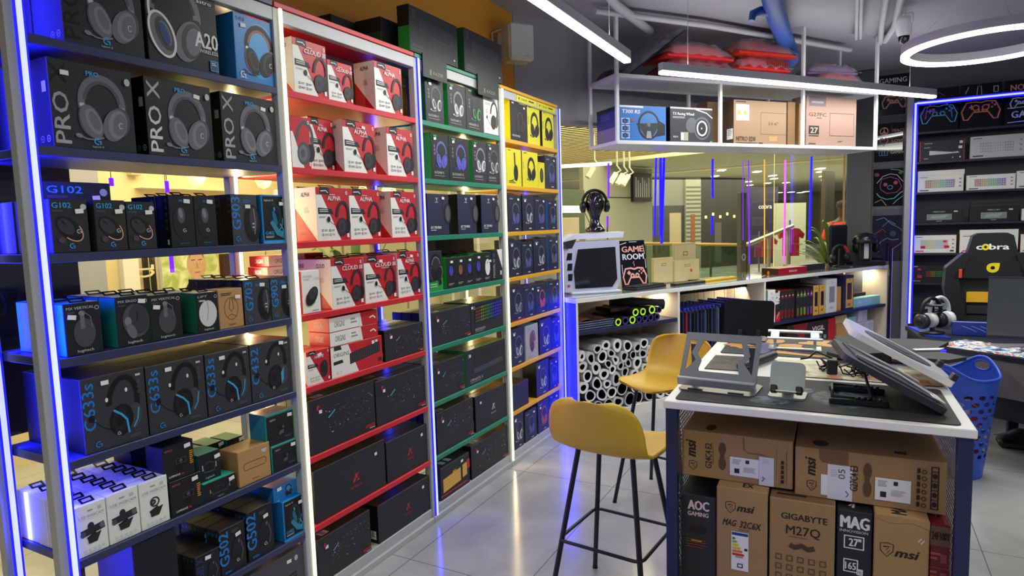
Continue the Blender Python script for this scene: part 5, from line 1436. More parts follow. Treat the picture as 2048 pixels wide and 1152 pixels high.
for i, (s0, s1, d, c) in enumerate([(1.15, 1.55, .10, K1), (1.52, 2.05, .13, YEL), (1.50, 2.0, .22, K1)]):
    mb = MB(); mb.box(0, s1-s0, 0, .06, 0, .018, c if c != YEL else M('d8b418', .4), .003); A = Art(mb, (0, 0, .018), (1, 0, 0), (0, 1, 0), (0, 0, 1), s1-s0, .06)
    A.rect(.05, .3, .9, .6, K1 if c == YEL else M('d8b418', .4))
    mb.build('flat_tool', loc=CW(s0, d, ZC1), rz=CRZ+[.05, .1, .0][i], label=['long black strip with yellow stripe on counter, left', 'long yellow strip with black stripe on counter', 'black and yellow strip nearest the beige bags'][i], cat='strip', group='yellow and black strips on the counter')
mb = MB(); mb.box(0, .15, 0, .004, 0, .003, PAP); mb.build('paper_slip', loc=CW(2.3, .1, ZC1), rz=CRZ+.4, label='small white paper slip lying on the counter', cat='paper')
def d_redkb(mb, w, d, h):
    A = faceart(mb, w, d, h, 'F'); A.text('REDRAGON', .5, .35, .3, WHT, al='C', fit=.28)
    B = faceart(mb, w, d, h, 'L'); B.ell(.4, .3, .2, .3, ORA)
o = cbox(2.50, 2.95, .055, .19, ZC1, .065, M('a3142c', .35), {'L': M('3a0c14', .4), 'T': M('7a1020', .4)}, d_redkb, 'crimson keyboard box lying on the window counter', 'keyboard_box', 'keyboard box', None)
o = cbox(3.02, 3.5, .20, .17, ZC1, .06, K1, {'L': M('b0222e', .4)}, None, 'dark keyboard box lying right of the crimson one', 'keyboard_box', 'keyboard box', None)
# headset on a little stand, gaming headset on black mask stand
t = thing('headset', 'black and red headset standing on a small base', 'headset', CW(3.80, .22, ZC1), CRZ-.5)
mb = MB(); mb.lathe([(.0, .0), (.07, .0), (.07, .012), (.015, .02), (.012, .2), (.0, .2)], K0, 16); mb.build('stand', t)
mb = MB(); mb.tube([(.08*math.cos(a), 0, .14+.095*math.sin(a)) for a in [math.radians(x) for x in range(-10, 191, 12)]], [.014]*17, K1, 8); mb.build('headband', t)
mb = MB(); mb.tube([(.082*math.cos(a), -.012, .142+.095*math.sin(a)) for a in [math.radians(x) for x in range(10, 61, 10)]], .013, RED, 8); mb.build('band_accent', t)
for q in (-1, 1):
    mb = MB(); mb.lathe([(.0, .0), (.045, .0), (.05, .015), (.045, .035), (0, .04)], K0, 18); o = mb.build('ear_cup', t); o.location = (q*.06, 0, .09); o.rotation_euler = (0, q*PI/2, 0)
mb = MB(); mb.box(3.66, 3.9, .04, .15, ZC1, ZC1+.02, K1, .004); mb.box(3.68, 3.74, .04, .045, ZC1+.004, ZC1+.016, WHT); mb.build('small_gadget', loc=CO, rz=CRZ, label='small black gadget with white label before the headset', cat='gadget')
mb = MB(); mb.box(3.86, 4.20, .36, .40, ZC1, ZC1+.45, K2, .02); mb.build('standing_board', loc=CO, rz=CRZ, label='tall plain black panel standing behind the red-black headset', cat='panel')
t = thing('helmet_stand', 'black helmet-like headset on stand with white strip', 'headset stand', CW(4.20, .16, ZC1), CRZ-.75)
mb = MB(); mb.box(-.17, .17, -.12, .10, 0, .045, K0, .006); mb.build('base', t)
mb = MB(); mb.box(-.05, .05, -.02, .05, .046, .28, K1, .01); mb.build('column', t)
mb = MB(); mb.box(-.022, .026, -.0262, -.0205, .07, .245, M('d8dae4', .35), .003); mb.build('white_strip', t)
mb = MB(); mb.lathe([(.13, .24), (.135, .27), (.12, .31), (.08, .345), (.0, .36)], M('1b1b20', .25), 20, sx=1.0, sy=.8); mb.build('crown', t)
for q in (-1, 1):
    mb = MB(); mb.lathe([(.0, 0), (.06, 0), (.065, .02), (.05, .045), (0, .05)], K0, 18); o = mb.build('ear_cup', t); o.location = (q*.085, 0, .2); o.rotation_euler = (0, q*PI/2, 0)
mb = MB(); mb.box(-.012, .012, -.012, .012, 0, 1.21, K0, .003); mb.box(.0122, .0165, -.006, .006, .1, 1.18, M((.55, .4, 1), .4, emit=1.1)); o = mb.build('light_pole', loc=CW(4.30, -.06, 0), rz=CRZ-.6, label='slim black floor pole with violet edge light', cat='lamp')
# ------------------------------------------------------------ display table
TO = Vector((-.604, 2.26, 0)); TRZ = .0292
TR3 = Matrix.Rotation(TRZ, 3, 'Z')
def TW(x, y, z): return TO+TR3 @ Vector((x, y, z))
NAVYM = M('262c56', .4, .1)
def perf_mat():
    m = bpy.data.materials.new('perforated_sheet'); m.use_nodes = True; nt = m.node_tree
    b = nt.nodes['Principled BSDF']; b.inputs['Base Color'].default_value = lin('d8dade')+(1,); b.inputs['Roughness'].default_value = .4
    tc = nt.nodes.new('ShaderNodeTexCoord'); sp = nt.nodes.new('ShaderNodeSeparateXYZ'); nt.links.new(tc.outputs['Object'], sp.inputs[0])
    def mth(op, a, bb=0):
        n = nt.nodes.new('ShaderNodeMath'); n.operation = op
        for i, x in enumerate((a, bb)):
            if hasattr(x, 'links'): nt.links.new(x, n.inputs[i])
            else: n.inputs[i].default_value = x
        return n.outputs[0]
    row = mth('MULTIPLY', sp.outputs[2], 62.0)
    off = mth('MULTIPLY', mth('FLOOR', row), .5)
    u = mth('SUBTRACT', mth('FRACT', mth('ADD', mth('MULTIPLY', sp.outputs[1], 40.0), off)), .5)
    v = mth('SUBTRACT', mth('FRACT', row), .5)
    d = mth('ADD', mth('MULTIPLY', u, u), mth('MULTIPLY', v, v))
    nt.links.new(mth('GREATER_THAN', d, .13), b.inputs['Alpha'])
    return m
PERF = perf_mat()
TWD, TDP = .94, 1.45
t = thing('display_table', 'white-topped display table on navy metal frame', 'table', TO, TRZ)
mb = MB(); mb.box(0, TWD, 0, TDP, .872, .90, M('ecebe6', .35, noise=.015), .003); mb.build('tabletop', t)
for x in (.006, TWD-.046):
    for y in (.01, TDP-.05):
        mb = MB(); mb.box(x, x+.04, y, y+.04, 0, .8715, NAVYM, .002); mb.build('leg', t)
mb = MB()
for z in (.84, .03):
    mb.box(.047, TWD-.047, TDP-.045, TDP-.015, z, z+.031, NAVYM); 
    for x in (.012, TWD-.04): mb.box(x, x+.028, .051, TDP-.051, z, z+.031, NAVYM)
mb.build('frame_rail', t)
mb = MB(); mb.box(.041, TWD-.047, .03, TDP-.046, .03, .045, M('d8d8d4', .5)); mb.build('base_shelf', t)
for x in (.022, TWD-.024):
    mb = MB(); mb.box(x, x+.0015, .052, TDP-.052, .062, .839, PERF); mb.build('perforated_panel', t)
# monitor cartons beneath
BRN = M('a88556', .7, noise=.05, scale=10); BRT = M('a98557', .7, noise=.05, scale=10); INK = M('241c14', .6)
def shield(A, cx, cy, s, m):
    r = A.H/A.W; P = [(cx+x*s*r, cy+y*s) for x, y in ((-.42, .42), (0, .52), (.42, .42), (.4, -.1), (0, -.55), (-.4, -.1))]
    A.stroke(P, .07*s, m, closed=True); A.stroke([(cx-.22*s*r, cy+.2*s), (cx+.18*s*r, cy+.25*s), (cx-.05*s*r, cy-.05*s), (cx+.2*s*r, cy-.02*s), (cx-.02*s*r, cy-.35*s)], .11*s, m, .03*s)
def slot(A, cx, cy, w, h, m=M('5e4630', .8)):
    A.ell(cx, cy+h*.32, w, h*.28, m); A.ell(cx, cy-h*.32, w, h*.28, m); A.rect(cx-w*.6*A.H/A.W, cy-h*.4, cx+w*.5*A.H/A.W, cy+h*.4, m)
def lbl(A, x0, y0, x1, y1):
    A.rect(x0, y0, x1, y1, PAP); W_ = x1-x0; H_ = y1-y0
    A.lines(x0+W_*.08, y1-H_*.14, W_*.3, 5, H_*.03, GRY); A.rect(x0+W_*.15, y0+H_*.15, x0+W_*.32, y0+H_*.4, K1); A.rect(x0+W_*.52, y1-H_*.28, x0+W_*.64, y1-H_*.1, K1); A.lines(x0+W_*.45, y0+H_*.5, W_*.45, 6, H_*.025, LGR)
def d_g24(mb, w, d, h):
    A = faceart(mb, w, d, h, 'F'); A.text('msi', .13, .42, .22, INK, 90, bold=.03, shear=.25, fit=.36); shield(A, .105, .24, .2, INK); A.text('G24C4 E2', .28, .22, .13, INK, 90, fit=.54, bold=.012)
    A.rect(.292, .32, .296, .7, INK); slot(A, .38, .52, .075, .5)
    A.stroke([(.57, .98), (.575, .72), (.61, .66), (.76, .66)], .02, M('7d5d3c', .8)); lbl(A, .45, .14, .72, .54); A.rect(.71, .02, .84, .62, M('dcdce4', .5)); A.lines(.74, .56, .06, 3, .02, LGR); A.stroke([(.735, .1), (.75, .14), (.74, .2), (.765, .16)], .018, DBL)
    for i in range(5): A.rect(.9, .12+.1*i, .925, .19+.1*i, INK)
    A.rect(.945, .1, .949, .8, INK); A.rect(.86, .2, .863, .85, M('7d5d3c', .8))
    T = faceart(mb, w, d, h, 'T'); T.ell(.25, .1, .03, .06, INK)
def d_g27(mb, w, d, h):
    A = faceart(mb, w, d, h, 'F'); A.text('msi', .145, .44, .2, INK, 90, bold=.03, shear=.25, fit=.36); shield(A, .12, .24, .2, INK)
    A.poly([(.17, 1.0), (.37, 1.0), (.37, .74), (.19, .74), (.17, .82)], M('7d5d3c', .8)); A.rect(.185, .08, .24, .5, PAP); A.rect(.23, .02, .40, .72, M('e2e2e8', .5)); A.lines(.25, .6, .05, 4, .02, LGR); A.text('05', .35, .45, .12, DGR, 90, fit=.2); A.stroke([(.36, .1), (.375, .16), (.355, .22)], .018, DGR)
    A.text('G27C4 E3', .435, .24, .13, INK, 90, fit=.5, bold=.012); slot(A, .5, .5, .07, .56); lbl(A, .55, .14, .78, .58)
    for i in range(6): A.rect(.815, .12+.13*i, .835, .21+.13*i, INK); A.ring(.86, .15+.13*i, .035, .035, .014, INK, n=10)
    A.frame(.90, .1, .95, .92, .02, INK)
    for i in range(4): A.rect(.90, .28+.18*i, .95, .295+.18*i, INK); A.ell(.925, .2+.18*i, .04, .05, INK)
    T = faceart(mb, w, d, h, 'T'); T.ell(.18, .1, .04, .05, INK); T.text('msi', .68, .06, .06, INK, 0, fit=.07, bold=.03)
def d_aoc(mb, w, d, h):
    A = faceart(mb, w, d, h, 'F'); P = M('f0d0d4', .4); A.text('AOC', .2, .885, .072, P, fit=.58, bold=.03); A.text('GAMING', .2, .835, .033, P, fit=.58, bold=.02)
    A.ell(.5, .725, .068, .03, M('2a1c18', .8)); A.lines(.16, .64, .6, 4, .009, M('7a3a28'), 2.2); A.rect(.3, .632, .6, .642, M('b09a3a'))
def d_m32(mb, w, d, h):
    A = faceart(mb, w, d, h, 'F'); shield(A, .28, .865, .075, INK); A.text('msi', .40, .845, .05, INK, fit=.34, bold=.03, shear=.3); A.text('MAG', .12, .735, .045, INK, fit=.28, bold=.01, shear=.4); A.text('32C6X', .46, .735, .045, INK, fit=.42, bold=.012, shear=.2); A.lines(.45, .715, .28, 1, .006, M('7d5d3c'))
    A.rect(.3, .43, .64, .70, PAP); A.rect(.31, .675, .63, .695, DBL)
    for i, c in enumerate(('2f9a4a', '7fb83a', 'd9d02a', 'f0b02a', 'e07a2a', 'cf2a2a')): A.poly([(.32, .66-.022*i), (.37+.035*i, .66-.022*i), (.385+.035*i, .652-.022*i), (.37+.035*i, .643-.022*i), (.32, .643-.022*i)], M(c, .4))
    A.rect(.56, .575, .62, .592, K1); A.lines(.38, .52, .2, 1, .01, GRY); A.frame(.42, .45, .53, .48, .006, K1)
    T = faceart(mb, w, d, h, 'T'); T.text('EX', .5, .03, .05, INK, 0, fit=.2, bold=.02)
def d_gb(mb, w, d, h):
    A = faceart(mb, w, d, h, 'F'); A.text('GIGABYTE', .18, .865, .042, INK, fit=.7, bold=.02); A.text('M27Q', .26, .765, .06, INK, fit=.52, bold=.008); A.lines(.3, .745, .4, 1, .006, M('7d5d3c')); A.stroke([(.32, .69), (.4, .675), (.5, .695), (.6, .675), (.7, .69)], .034, M('4e3a28', .8))
    for j in range(3):
        for i in range(5): A.frame(.1+.17*i, .575-.065*j, .2+.17*i, .615-.065*j, .006, M('5e4630'))
    T = faceart(mb, w, d, h, 'T'); T.lines(.1, .05, .7, 1, .02, INK)
def d_mag(mb, w, d, h):
    A = faceart(mb, w, d, h, 'F'); A.text('MAG', .08, .885, .08, WHT, fit=.8, bold=.03); A.text('INNOVISION', .08, .855, .018, WHT, fit=.8)
    A.frame(.2, .745, .78, .835, .007, WHT); A.text('27"', .34, .765, .052, WHT, fit=.34, bold=.02); A.frame(.2, .585, .62, .675, .007, WHT); A.text('165', .25, .605, .048, WHT, fit=.3, bold=.015); A.rect(.58, .575, .76, .615, WHT); A.text('Hz', .61, .583, .024, K1, fit=.12)
    T = faceart(mb, w, d, h, 'T'); T.stroke([(.35, .06), (.5, .12), (.45, .04)], .012, LGR)
def d_m3(mb, w, d, h):
    A = faceart(mb, w, d, h, 'F'); shield(A, .24, .78, .085, INK); A.text('msi', .38, .745, .055, INK, fit=.44, bold=.03, shear=.3)
    for y in (.86, .62): A.stroke([(.8, y), (.86, y+.025)], .008, LGR); A.stroke([(.85, y-.01), (.91, y+.015)], .008, LGR)
    A.poly([(0, .985), (.3, .955), (.7, .975), (1, .945), (1, 1), (0, 1)], BRT)
    T = faceart(mb, w, d, h, 'T'); T.text('MAG', .6, .03, .06, INK, 90, fit=.12, bold=.02)
def d_r24(mb, w, d, h):
    A = faceart(mb, w, d, h, 'F'); A.rect(0, .86, 1, .985, M('7a5a48', .5)); A.text('24F100Y', .06, .90, .05, INK, fit=.9, bold=.02)
    for i in range(4): A.lines(.05, .80-.12*i, .5, 2, .016, M('c05a5a')); A.rect(.55, .75-.12*i, .85, .81-.12*i, M('a04a4a')); A.rect(0, .715-.12*i, 1, .719-.12*i, M('c05a5a'))
    T = faceart(mb, w, d, h, 'T'); T.stroke([(.35, .1), (.5, .16), (.45, .08), (.6, .14)], .012, PAP)
def mcarton(x0, x1, y0, dep, z0, z1, body, sides, fn, label, rot=0.0):
    mb = MB(); w_, h_ = x1-x0, z1-z0
    mb.box(0, w_, 0, dep, 0, h_, body, .003, sides); fn(mb, w_, dep, h_)
    o = mb.build('monitor_carton', loc=TW(x0, y0, z0), rz=TRZ+rot, label=label, cat='carton', group='monitor cartons under the display table')
    return o
BZ = .0455
c = mcarton(.046, .175, .075, .72, BZ, .530, M('25272e', .4), {'T': K2}, d_aoc, 'black monitor carton with pinkish gaming lettering, lower left')
mcarton(.178, .352, .065, .72, BZ, .583, BRN, {'T': BRT}, d_m32, 'brown carton with colourful energy label, lower row')
mcarton(.359, .566, .065, .72, BZ, .572, M('a08053', .7, noise=.05, scale=10), {'T': M('7d5f40', .7)}, d_gb, 'wide brown carton with eight-letter maker name, lower row')
mcarton(.572, .677, .07, .70, BZ, .562, M('22242a', .4), {'T': K2}, d_mag, 'narrow black carton marked 27 inch and 165 Hz')
mcarton(.681, .835, .055, .72, BZ, .572, BRN, {'T': M('b8935f', .7, noise=.05)}, d_m3, 'brown carton with open top flap, lower row right')
mcarton(.839, .893, .075, .70, BZ, .560, M('7a1f2a', .45), {'T': M('8a2430', .45)}, d_r24, 'dark red carton at the lower right under the table')
mcarton(.042, .43, .125, .62, .5835, .76, BRN, {'T': M('97774d', .7)}, d_g24, 'brown carton lying on its side, upper left', -.006)
mcarton(.437, .885, .115, .66, .5725, .748, BRN, {'T': M('927047', .7), 'L': M('6a4f34', .7)}, d_g27, 'longer brown carton lying on its side, upper right', .01)

# --- mats on the table
def mat(x0, x1, y0, y1, z, m, edge, label, art=None, rot=0.0):
    mb = MB(); w_, d_ = x1-x0, y1-y0; r = .018
    pts = []
    for cx, cy, a0 in ((w_-r, d_-r, 0), (r, d_-r, 90), (r, r, 180), (w_-r, r, 270)):
        for k in range(5): a = math.radians(a0+22.5*k); pts.append((cx+r*math.cos(a), cy+r*math.sin(a)))
    mb.prism(pts, 0, .0032, m, None, edge)
    if art: art(Art(mb, (0, 0, .0032), (1, 0, 0), (0, 1, 0), (0, 0, 1), w_, d_))
    return mb.build('desk_mat', loc=TW(x0, y0, z), rz=TRZ+rot, label=label, cat='mouse mat', group='desk mats on the display table')
def blobmap(A, m, seed, n=7, y0=.2, y1=.85):
    rr = random.Random(seed)
    for i in range(n):
        cx, cy = (i+.5)/n, rr.uniform(y0, y1); k = rr.uniform(.06, .12)
        pts = []
        for q in range(14):
            a = 2*PI*q/14; R = k*rr.uniform(.55, 1.3); pts.append((cx+R*1.5*math.cos(a)*A.H/A.W, cy+R*1.6*math.sin(a)))
        A.poly(pts, m)
def mat_noise(c1, c2, scale, name):
    m = bpy.data.materials.new(name); m.use_nodes = True; nt = m.node_tree; b = nt.nodes['Principled BSDF']; b.inputs['Roughness'].default_value = .6
    tc = nt.nodes.new('ShaderNodeTexCoord'); n = nt.nodes.new('ShaderNodeTexNoise'); n.inputs['Scale'].default_value = scale; n.inputs['Detail'].default_value = 8; n.inputs['Distortion'].default_value = 1.5
    r = nt.nodes.new('ShaderNodeValToRGB'); r.color_ramp.elements[0].position = .42; r.color_ramp.elements[1].position = .62
    r.color_ramp.elements[0].color = lin(c1)+(1,); r.color_ramp.elements[1].color = lin(c2)+(1,)
    nt.links.new(tc.outputs['Object'], n.inputs['Vector']); nt.links.new(n.outputs['Fac'], r.inputs[0]); nt.links.new(r.outputs[0], b.inputs['Base Color'])
    return m
MATB = M('2b3034', .7, noise=.06, scale=40)
def frontart(A):
    m = mat_noise('2b3034', '5a6c7a', 22, 'smoky_print')
    for cx, cy, a, b in ((.62, .42, .2, .26), (.36, .2, .15, .12), (.47, .6, .1, .1), (.89, .7, .05, .2)):
        A.ell(cx, cy, a, b, m, rot=8)
mat(.035, .905, .03, .485, .9003, MATB, K0, 'black desk mat with smoky print along the table front', frontart)
mat(.33, .925, .535, .86, .9003, mat_noise('e6e2c4', 'b9ad84', 9, 'cream_map_print'), K0, 'cream map-patterned desk mat in the table middle', lambda A: blobmap(A, M('c98a5a', .6), 5, 4, .1, .3))
mat(.06, .90, .93, 1.425, .9003, M('33332f', .7, noise=.05, scale=40), K0, 'charcoal desk mat with tan continents at table back', lambda A: (blobmap(A, M('d39a55', .6), 11, 7, .12, .8), blobmap(A, M('8a7ab0', .6), 4, 12, .85, .9) if 0 else None, A.ell(.22, .35, .08, .3, M('6a6690', .6)), A.poly([(.28, .12), (.52, .04), (.56, .1), (.42, .16), (.3, .26)], M('d9a050', .6))))
mb = MB(); mb.tube([TW(.20, .56, .921)-TO, TW(.31, .86, .921)-TO], .019, K1, 12); mb.build('rolled_mat', loc=TO, label='thin black rolled mat beside the cream mat', cat='mouse mat')
mb = MB(); mb.box(.05, .24, .56, .86, .9003, .904, mat_noise('4a4038', '1a1816', 9, 'dark_map_print')); mb.build('desk_mat', loc=TO, rz=TRZ, label='dark brown printed mat behind the grey laptop stand', cat='mouse mat', group='desk mats on the display table')

# --- laptop stand, grey, open frame
GM = M('7c8280', .4, .25); GMD = M('5a6064', .35, .35)
t = thing('laptop_stand', 'grey metal laptop stand with open frame, table front left', 'laptop stand', TW(.165, .235, .9036), TRZ-.10, 'stands on the display table')
mb = MB(); pts = [(-.125, -.09), (.125, -.09), (.14, -.07), (.14, .08), (.12, .10), (-.12, .10), (-.14, .08), (-.14, -.07)]
mb.prism(pts, 0, .005, GMD); mb.build('base_plate', t)
for q in (-.075, .075):
    mb = MB(); mb.box(q-.028, q+.028, -.082, -.068, .0052, .009, K0, .001); mb.build('rubber_pad', t)
tilt = math.radians(56)
PM = T3((0, -.062, .030), rx=tilt)
pl = MB()
w2, L = .142, .205
def fr(pts): pl.prism(pts, 0, .005, GM, PM)
fr([(-w2, 0), (w2, 0), (w2, .045), (-w2, .045)]); fr([(-w2, L-.032), (w2, L-.032), (w2, L), (-w2, L)])
for q in (-1, 1):
    fr([(q*w2, .045), (q*(w2-.018), .045), (q*(w2-.018), L-.032), (q*w2, L-.032)])
    fr([(q*(w2-.018), .045), (q*(w2-.065), .045), (q*(w2-.075), .09), (q*(w2-.055), .12), (q*(w2-.07), L-.032), (q*(w2-.050), L-.032), (q*(w2-.032), .12), (q*(w2-.052), .09)])
pl.build('top_plate', t)
mb = MB(); mb.box(-w2, w2, -.014, .001, 0, .034, M('9aa09c', .4, .2), .003, M4=T3((0, -.066, .022), rx=math.radians(20))); mb.build('front_lip', t)
for q in (-1, 1):
    mb = MB(); mb.box(q*.11-.012, q*.11+.012, .05, .062, .005, .155, GMD, .002, M4=T3((0, 0, 0), rx=math.radians(8))); mb.build('support_arm', t)
# phone stand
t = thing('phone_stand', 'grey metal phone stand, table front middle', 'phone stand', TW(.405, .215, .9036), TRZ-.05, 'stands on the display table')
LM = M('8b9592', .35, .3)
def rr_pts(w_, h_, r, x0=0, y0=0):
    out = []
    for cx, cy, a0 in ((w_-r, h_-r, 0), (r, h_-r, 90), (r, r, 180), (w_-r, r, 270)):
        for k in range(5): a = math.radians(a0+22.5*k); out.append((x0+cx+r*math.cos(a), y0+cy+r*math.sin(a)))
    return out
mb = MB(); mb.prism(rr_pts(.125, .11, .018, -.0625, -.06), 0, .006, LM); mb.build('base_plate', t)
PP = T3((0, -.035, .016), rx=math.radians(62))
mb = MB(); mb.prism(rr_pts(.118, .115, .02, -.059, 0), 0, .005, LM, PP); mb.build('back_plate', t)
mb = MB(); mb.box(-.05, .05, -.002, .003, 0.003, .028, M('c8c4ae', .35, .3), .001, M4=PP); mb.build('ledge', t)
for q in (-.042, .042):
    mb = MB(); mb.box(q-.011, q+.011, -.006, .022, .005, .028, K0, .003, M4=PP); mb.build('rubber_hook', t)
mb = MB(); mb.box(-.02, .02, .0, .01, 0.006, .07, LM, .002, M4=T3((0, .0, 0), rx=math.radians(-12))); mb.build('support_arm', t)
# black holder at the back left
t = thing('tablet_holder', 'black tablet holder with rounded panel, table back left', 'tablet stand', TW(.16, 1.32, .9036), TRZ-.03, 'stands on the display table')
mb = MB(); mb.prism(rr_pts(.25, .19, .02, -.135, 0), 0, .006, M('0a0a0b', .6, spec=.2), T3((0, -.02, .026), rx=math.radians(72))); mb.build('panel', t)
for q in (-.045, .045):
    mb = MB(); mb.box(q-.011, q+.011, -.06, -.045, .0, .055, M('1a1a1c', .4), .004, M4=T3((0, 0, 0), rx=-.12)); mb.build('hook', t)
mb = MB(); mb.prism(rr_pts(.16, .14, .015, -.08, -.06), 0, .006, K1); mb.build('base_plate', t)
mb = MB(); mb.box(-.02, .02, .02, .034, .006, .12, K1, .003); mb.build('support_arm', t)
# silver folding stand
t = thing('laptop_stand', 'silver folding laptop stand on the charcoal mat', 'laptop stand', TW(.385, 1.13, .9036), TRZ+.03, 'stands on the display table')
SV = M('c3ccd0', .3, .5)
mb = MB(); mb.box(-.12, .12, -.045, -.015, 0, .008, SV, .002); mb.box(-.12, -.085, -.06, .05, 0, .007, SV, .002); mb.box(.085, .12, -.06, .05, 0, .007, SV, .002); mb.build('base_frame', t)
for q in (-1, 1):
    mb = MB(); mb.box(q*.09-.007, q*.09+.007, -.006, .006, .006, .065, SV, .002); mb.build('support_arm', t)
mb = MB(); M5 = T3((0, 0, .062), rx=.25); mb.box(-.125, .125, .035, .06, 0, .008, SV, .002, M4=M5); mb.box(-.125, .125, -.05, -.03, 0, .008, SV, .002, M4=M5)
for q in (-1, 1): mb.box(q*.09-.02, q*.09+.02, -.031, .036, 0, .008, SV, .002, M4=M5)
mb.build('top_frame', t)
# cooling pads leaning on one another
def padplate(o, L, Wd, th, m, edge, name):
    """a rounded slab, x up the slope, y across"""
    mb = MB(); mb.prism(rr_pts(L, Wd, .035, 0, 0), 0, th, m, None, edge); return mb
a = math.atan2(.165, -.30)
def slope(x0, y0, z0, x1, z1, yaw=0.0):
    d = Vector((x1-x0, 0, z1-z0)); L = d.length; X = d.normalized(); Y = Vector((0, -1, 0)); Z = X.cross(Y)
    X, Y, Z = [TR3 @ Matrix.Rotation(yaw, 3, 'Z') @ q for q in (X, Y, Z)]
    p = TW(x0, y0, z0)
    return Matrix(((X.x, Y.x, Z.x, p.x), (X.y, Y.y, Z.y, p.y), (X.z, Y.z, Z.z, p.z), (0, 0, 0, 1))), L
PDK = M('2e2c35', .45, spec=.4); PED = M('a9abb2', .3, .3)
mt, L = slope(.835, .44, .905, .535, 1.075, .12)
t = thing('cooling_pad', 'dark grey laptop cooling pad leaning steeply, table right', 'laptop cooler', (0, 0, 0), 0, 'laptop coolers on the table'); t.matrix_world = mt
mb = padplate(t, L, .34, .022, PDK, PDK, 0); mb.build('shell', t)
mb = MB(); mb.box(.03, L-.03, -.0035, .0, .006, .017, PED, .001); mb.build('side_trim', t)
mb = MB(); mb.prism([(.02, .03), (L-.03, .05), (L-.05, .28), (.03, .31)], .0222, .028, M('3a3842', .5, spec=.4)); mb.build('top_surface', t)
for yy in (.07, .25):
    mb = MB(); mb.tube([(.04, yy, .03), (.15, yy+(.17-yy)*.35, .036), (.30, yy, .03)], .006, PED, 6); mb.build('trim_line', t)
mb = MB(); mb.box(.01, .05, .2, .3, .0285, .033, WHT, .002); mb.build('label_strip', t)
mt, L = slope(.925, .82, .908, .585, 1.095, .06)
t = thing('cooling_pad', 'white laptop cooling pad with black oval mesh, leaning', 'laptop cooler', (0, 0, 0), 0, 'laptop coolers on the table'); t.matrix_world = mt
PW = M('dfe0e4', .3)
mb = padplate(t, L, .34, .024, PW, M('f0f0f2', .3), 0); mb.build('shell', t)
mb = MB(); mb.prism([(L/2+.13*math.cos(2*PI*k/24), .18+.11*math.sin(2*PI*k/24)) for k in range(24)], .0242, .027, M('33323a', .5, noise=.4, scale=300)); mb.build('mesh_grille', t)
mb = MB(); mb.prism([(L/2+.05*math.cos(2*PI*k/20), .18+.05*math.sin(2*PI*k/20)) for k in range(20)], .0272, .029, M('5a5a66', .4)); mb.build('fan_hub', t)
for yy in (.06, .30):
    mb = MB(); mb.box(.0, .02, yy-.02, yy+.02, .0245, .05, K1, .003); mb.build('stopper', t)
# folding base under the dark pad
t = thing('cooler_stand', 'black folding stand under the dark cooling pad', 'laptop stand', TW(.60, .20, .9036), TRZ, 'stands on the display table')
for y0 in (-.055, .13):
    mb = MB(); mb.box(-.06, .12, y0, y0+.035, 0, .02, M('18191b', .4), .004)
    for i in range(5): mb.box(.02+.018*i, .03+.018*i, y0+.008, y0+.028, .0202, .026, K2, .002)
    mb.build('rail', t)
mb = MB(); mb.tube([(-.05, -.03, .022), (-.05, .15, .022), (.07, .15, .022), (.07, -.03, .022)], .006, K1, 6, closed=True); mb.build('wire_frame', t)
mb = MB(); mb.tube([(.07, -.02, .022), (.05, .0, .10)], .005, K1, 6); mb.tube([(.07, .13, .022), (.05, .13, .09)], .005, K1, 6); mb.build('prop', t)
# dark winged cooler
pw = [(x*1.13, y*1.15) for x, y in [(0, .07), (.10, .10), (.16, .07), (.30, .08), (.40, .06), (.36, .0), (.345, -.045), (.43, -.10), (.37, -.14), (.24, -.135), (.18, -.09), (.02, -.155), (-.03, -.12), (.02, -.03)]]
t = thing('gaming_cooler', 'dark winged gaming laptop cooler with round emblem, table rear right', 'laptop cooler', TW(.56, 1.0, .955), TRZ+.02, 'laptop coolers on the table')
DK = M('2c3231', .6, spec=.3)
MW = T3((0, 0, 0), rx=.16)
mb = MB(); mb.prism(pw, 0, .016, DK, MW); mb.build('wing_plate', t)
A_ = MB(); A = Art(A_, MW @ Vector((.12, -.05, .0162)), (MW.to_3x3() @ Vector((1, 0, 0))), (MW.to_3x3() @ Vector((0, 1, 0))), (MW.to_3x3() @ Vector((0, 0, 1))), .12, .10)
A.ring(.5, .5, .36, .3, .07, LGR, a0=20, a1=200); A.stroke([(.2, .45), (.4, .6), (.55, .42), (.75, .55), (.85, .3)], .09, LGR, .02); A.stroke([(.25, .3), (.6, .3)], .05, LGR); A_.build('emblem', t)
mb = MB(); mb.prism([(.30, -.06), (.42, -.03), (.40, -.055), (.31, -.075)], .0165, .022, M('c8d0d8', .3, .3), MW); mb.build('wing_trim', t)
mb = MB(); mb.box(.0, .22, -.10, -.08, -.0513, -.012, K1, .003); mb.box(.0, .22, .03, .05, -.0513, .0, K1, .003); mb.build('riser', t)
mb = MB(); mb.box(.405, .425, -.055, -.045, .0, .01, M((.12, .1, 1), .4, emit=2.5)); mb.build('blue_light', t)
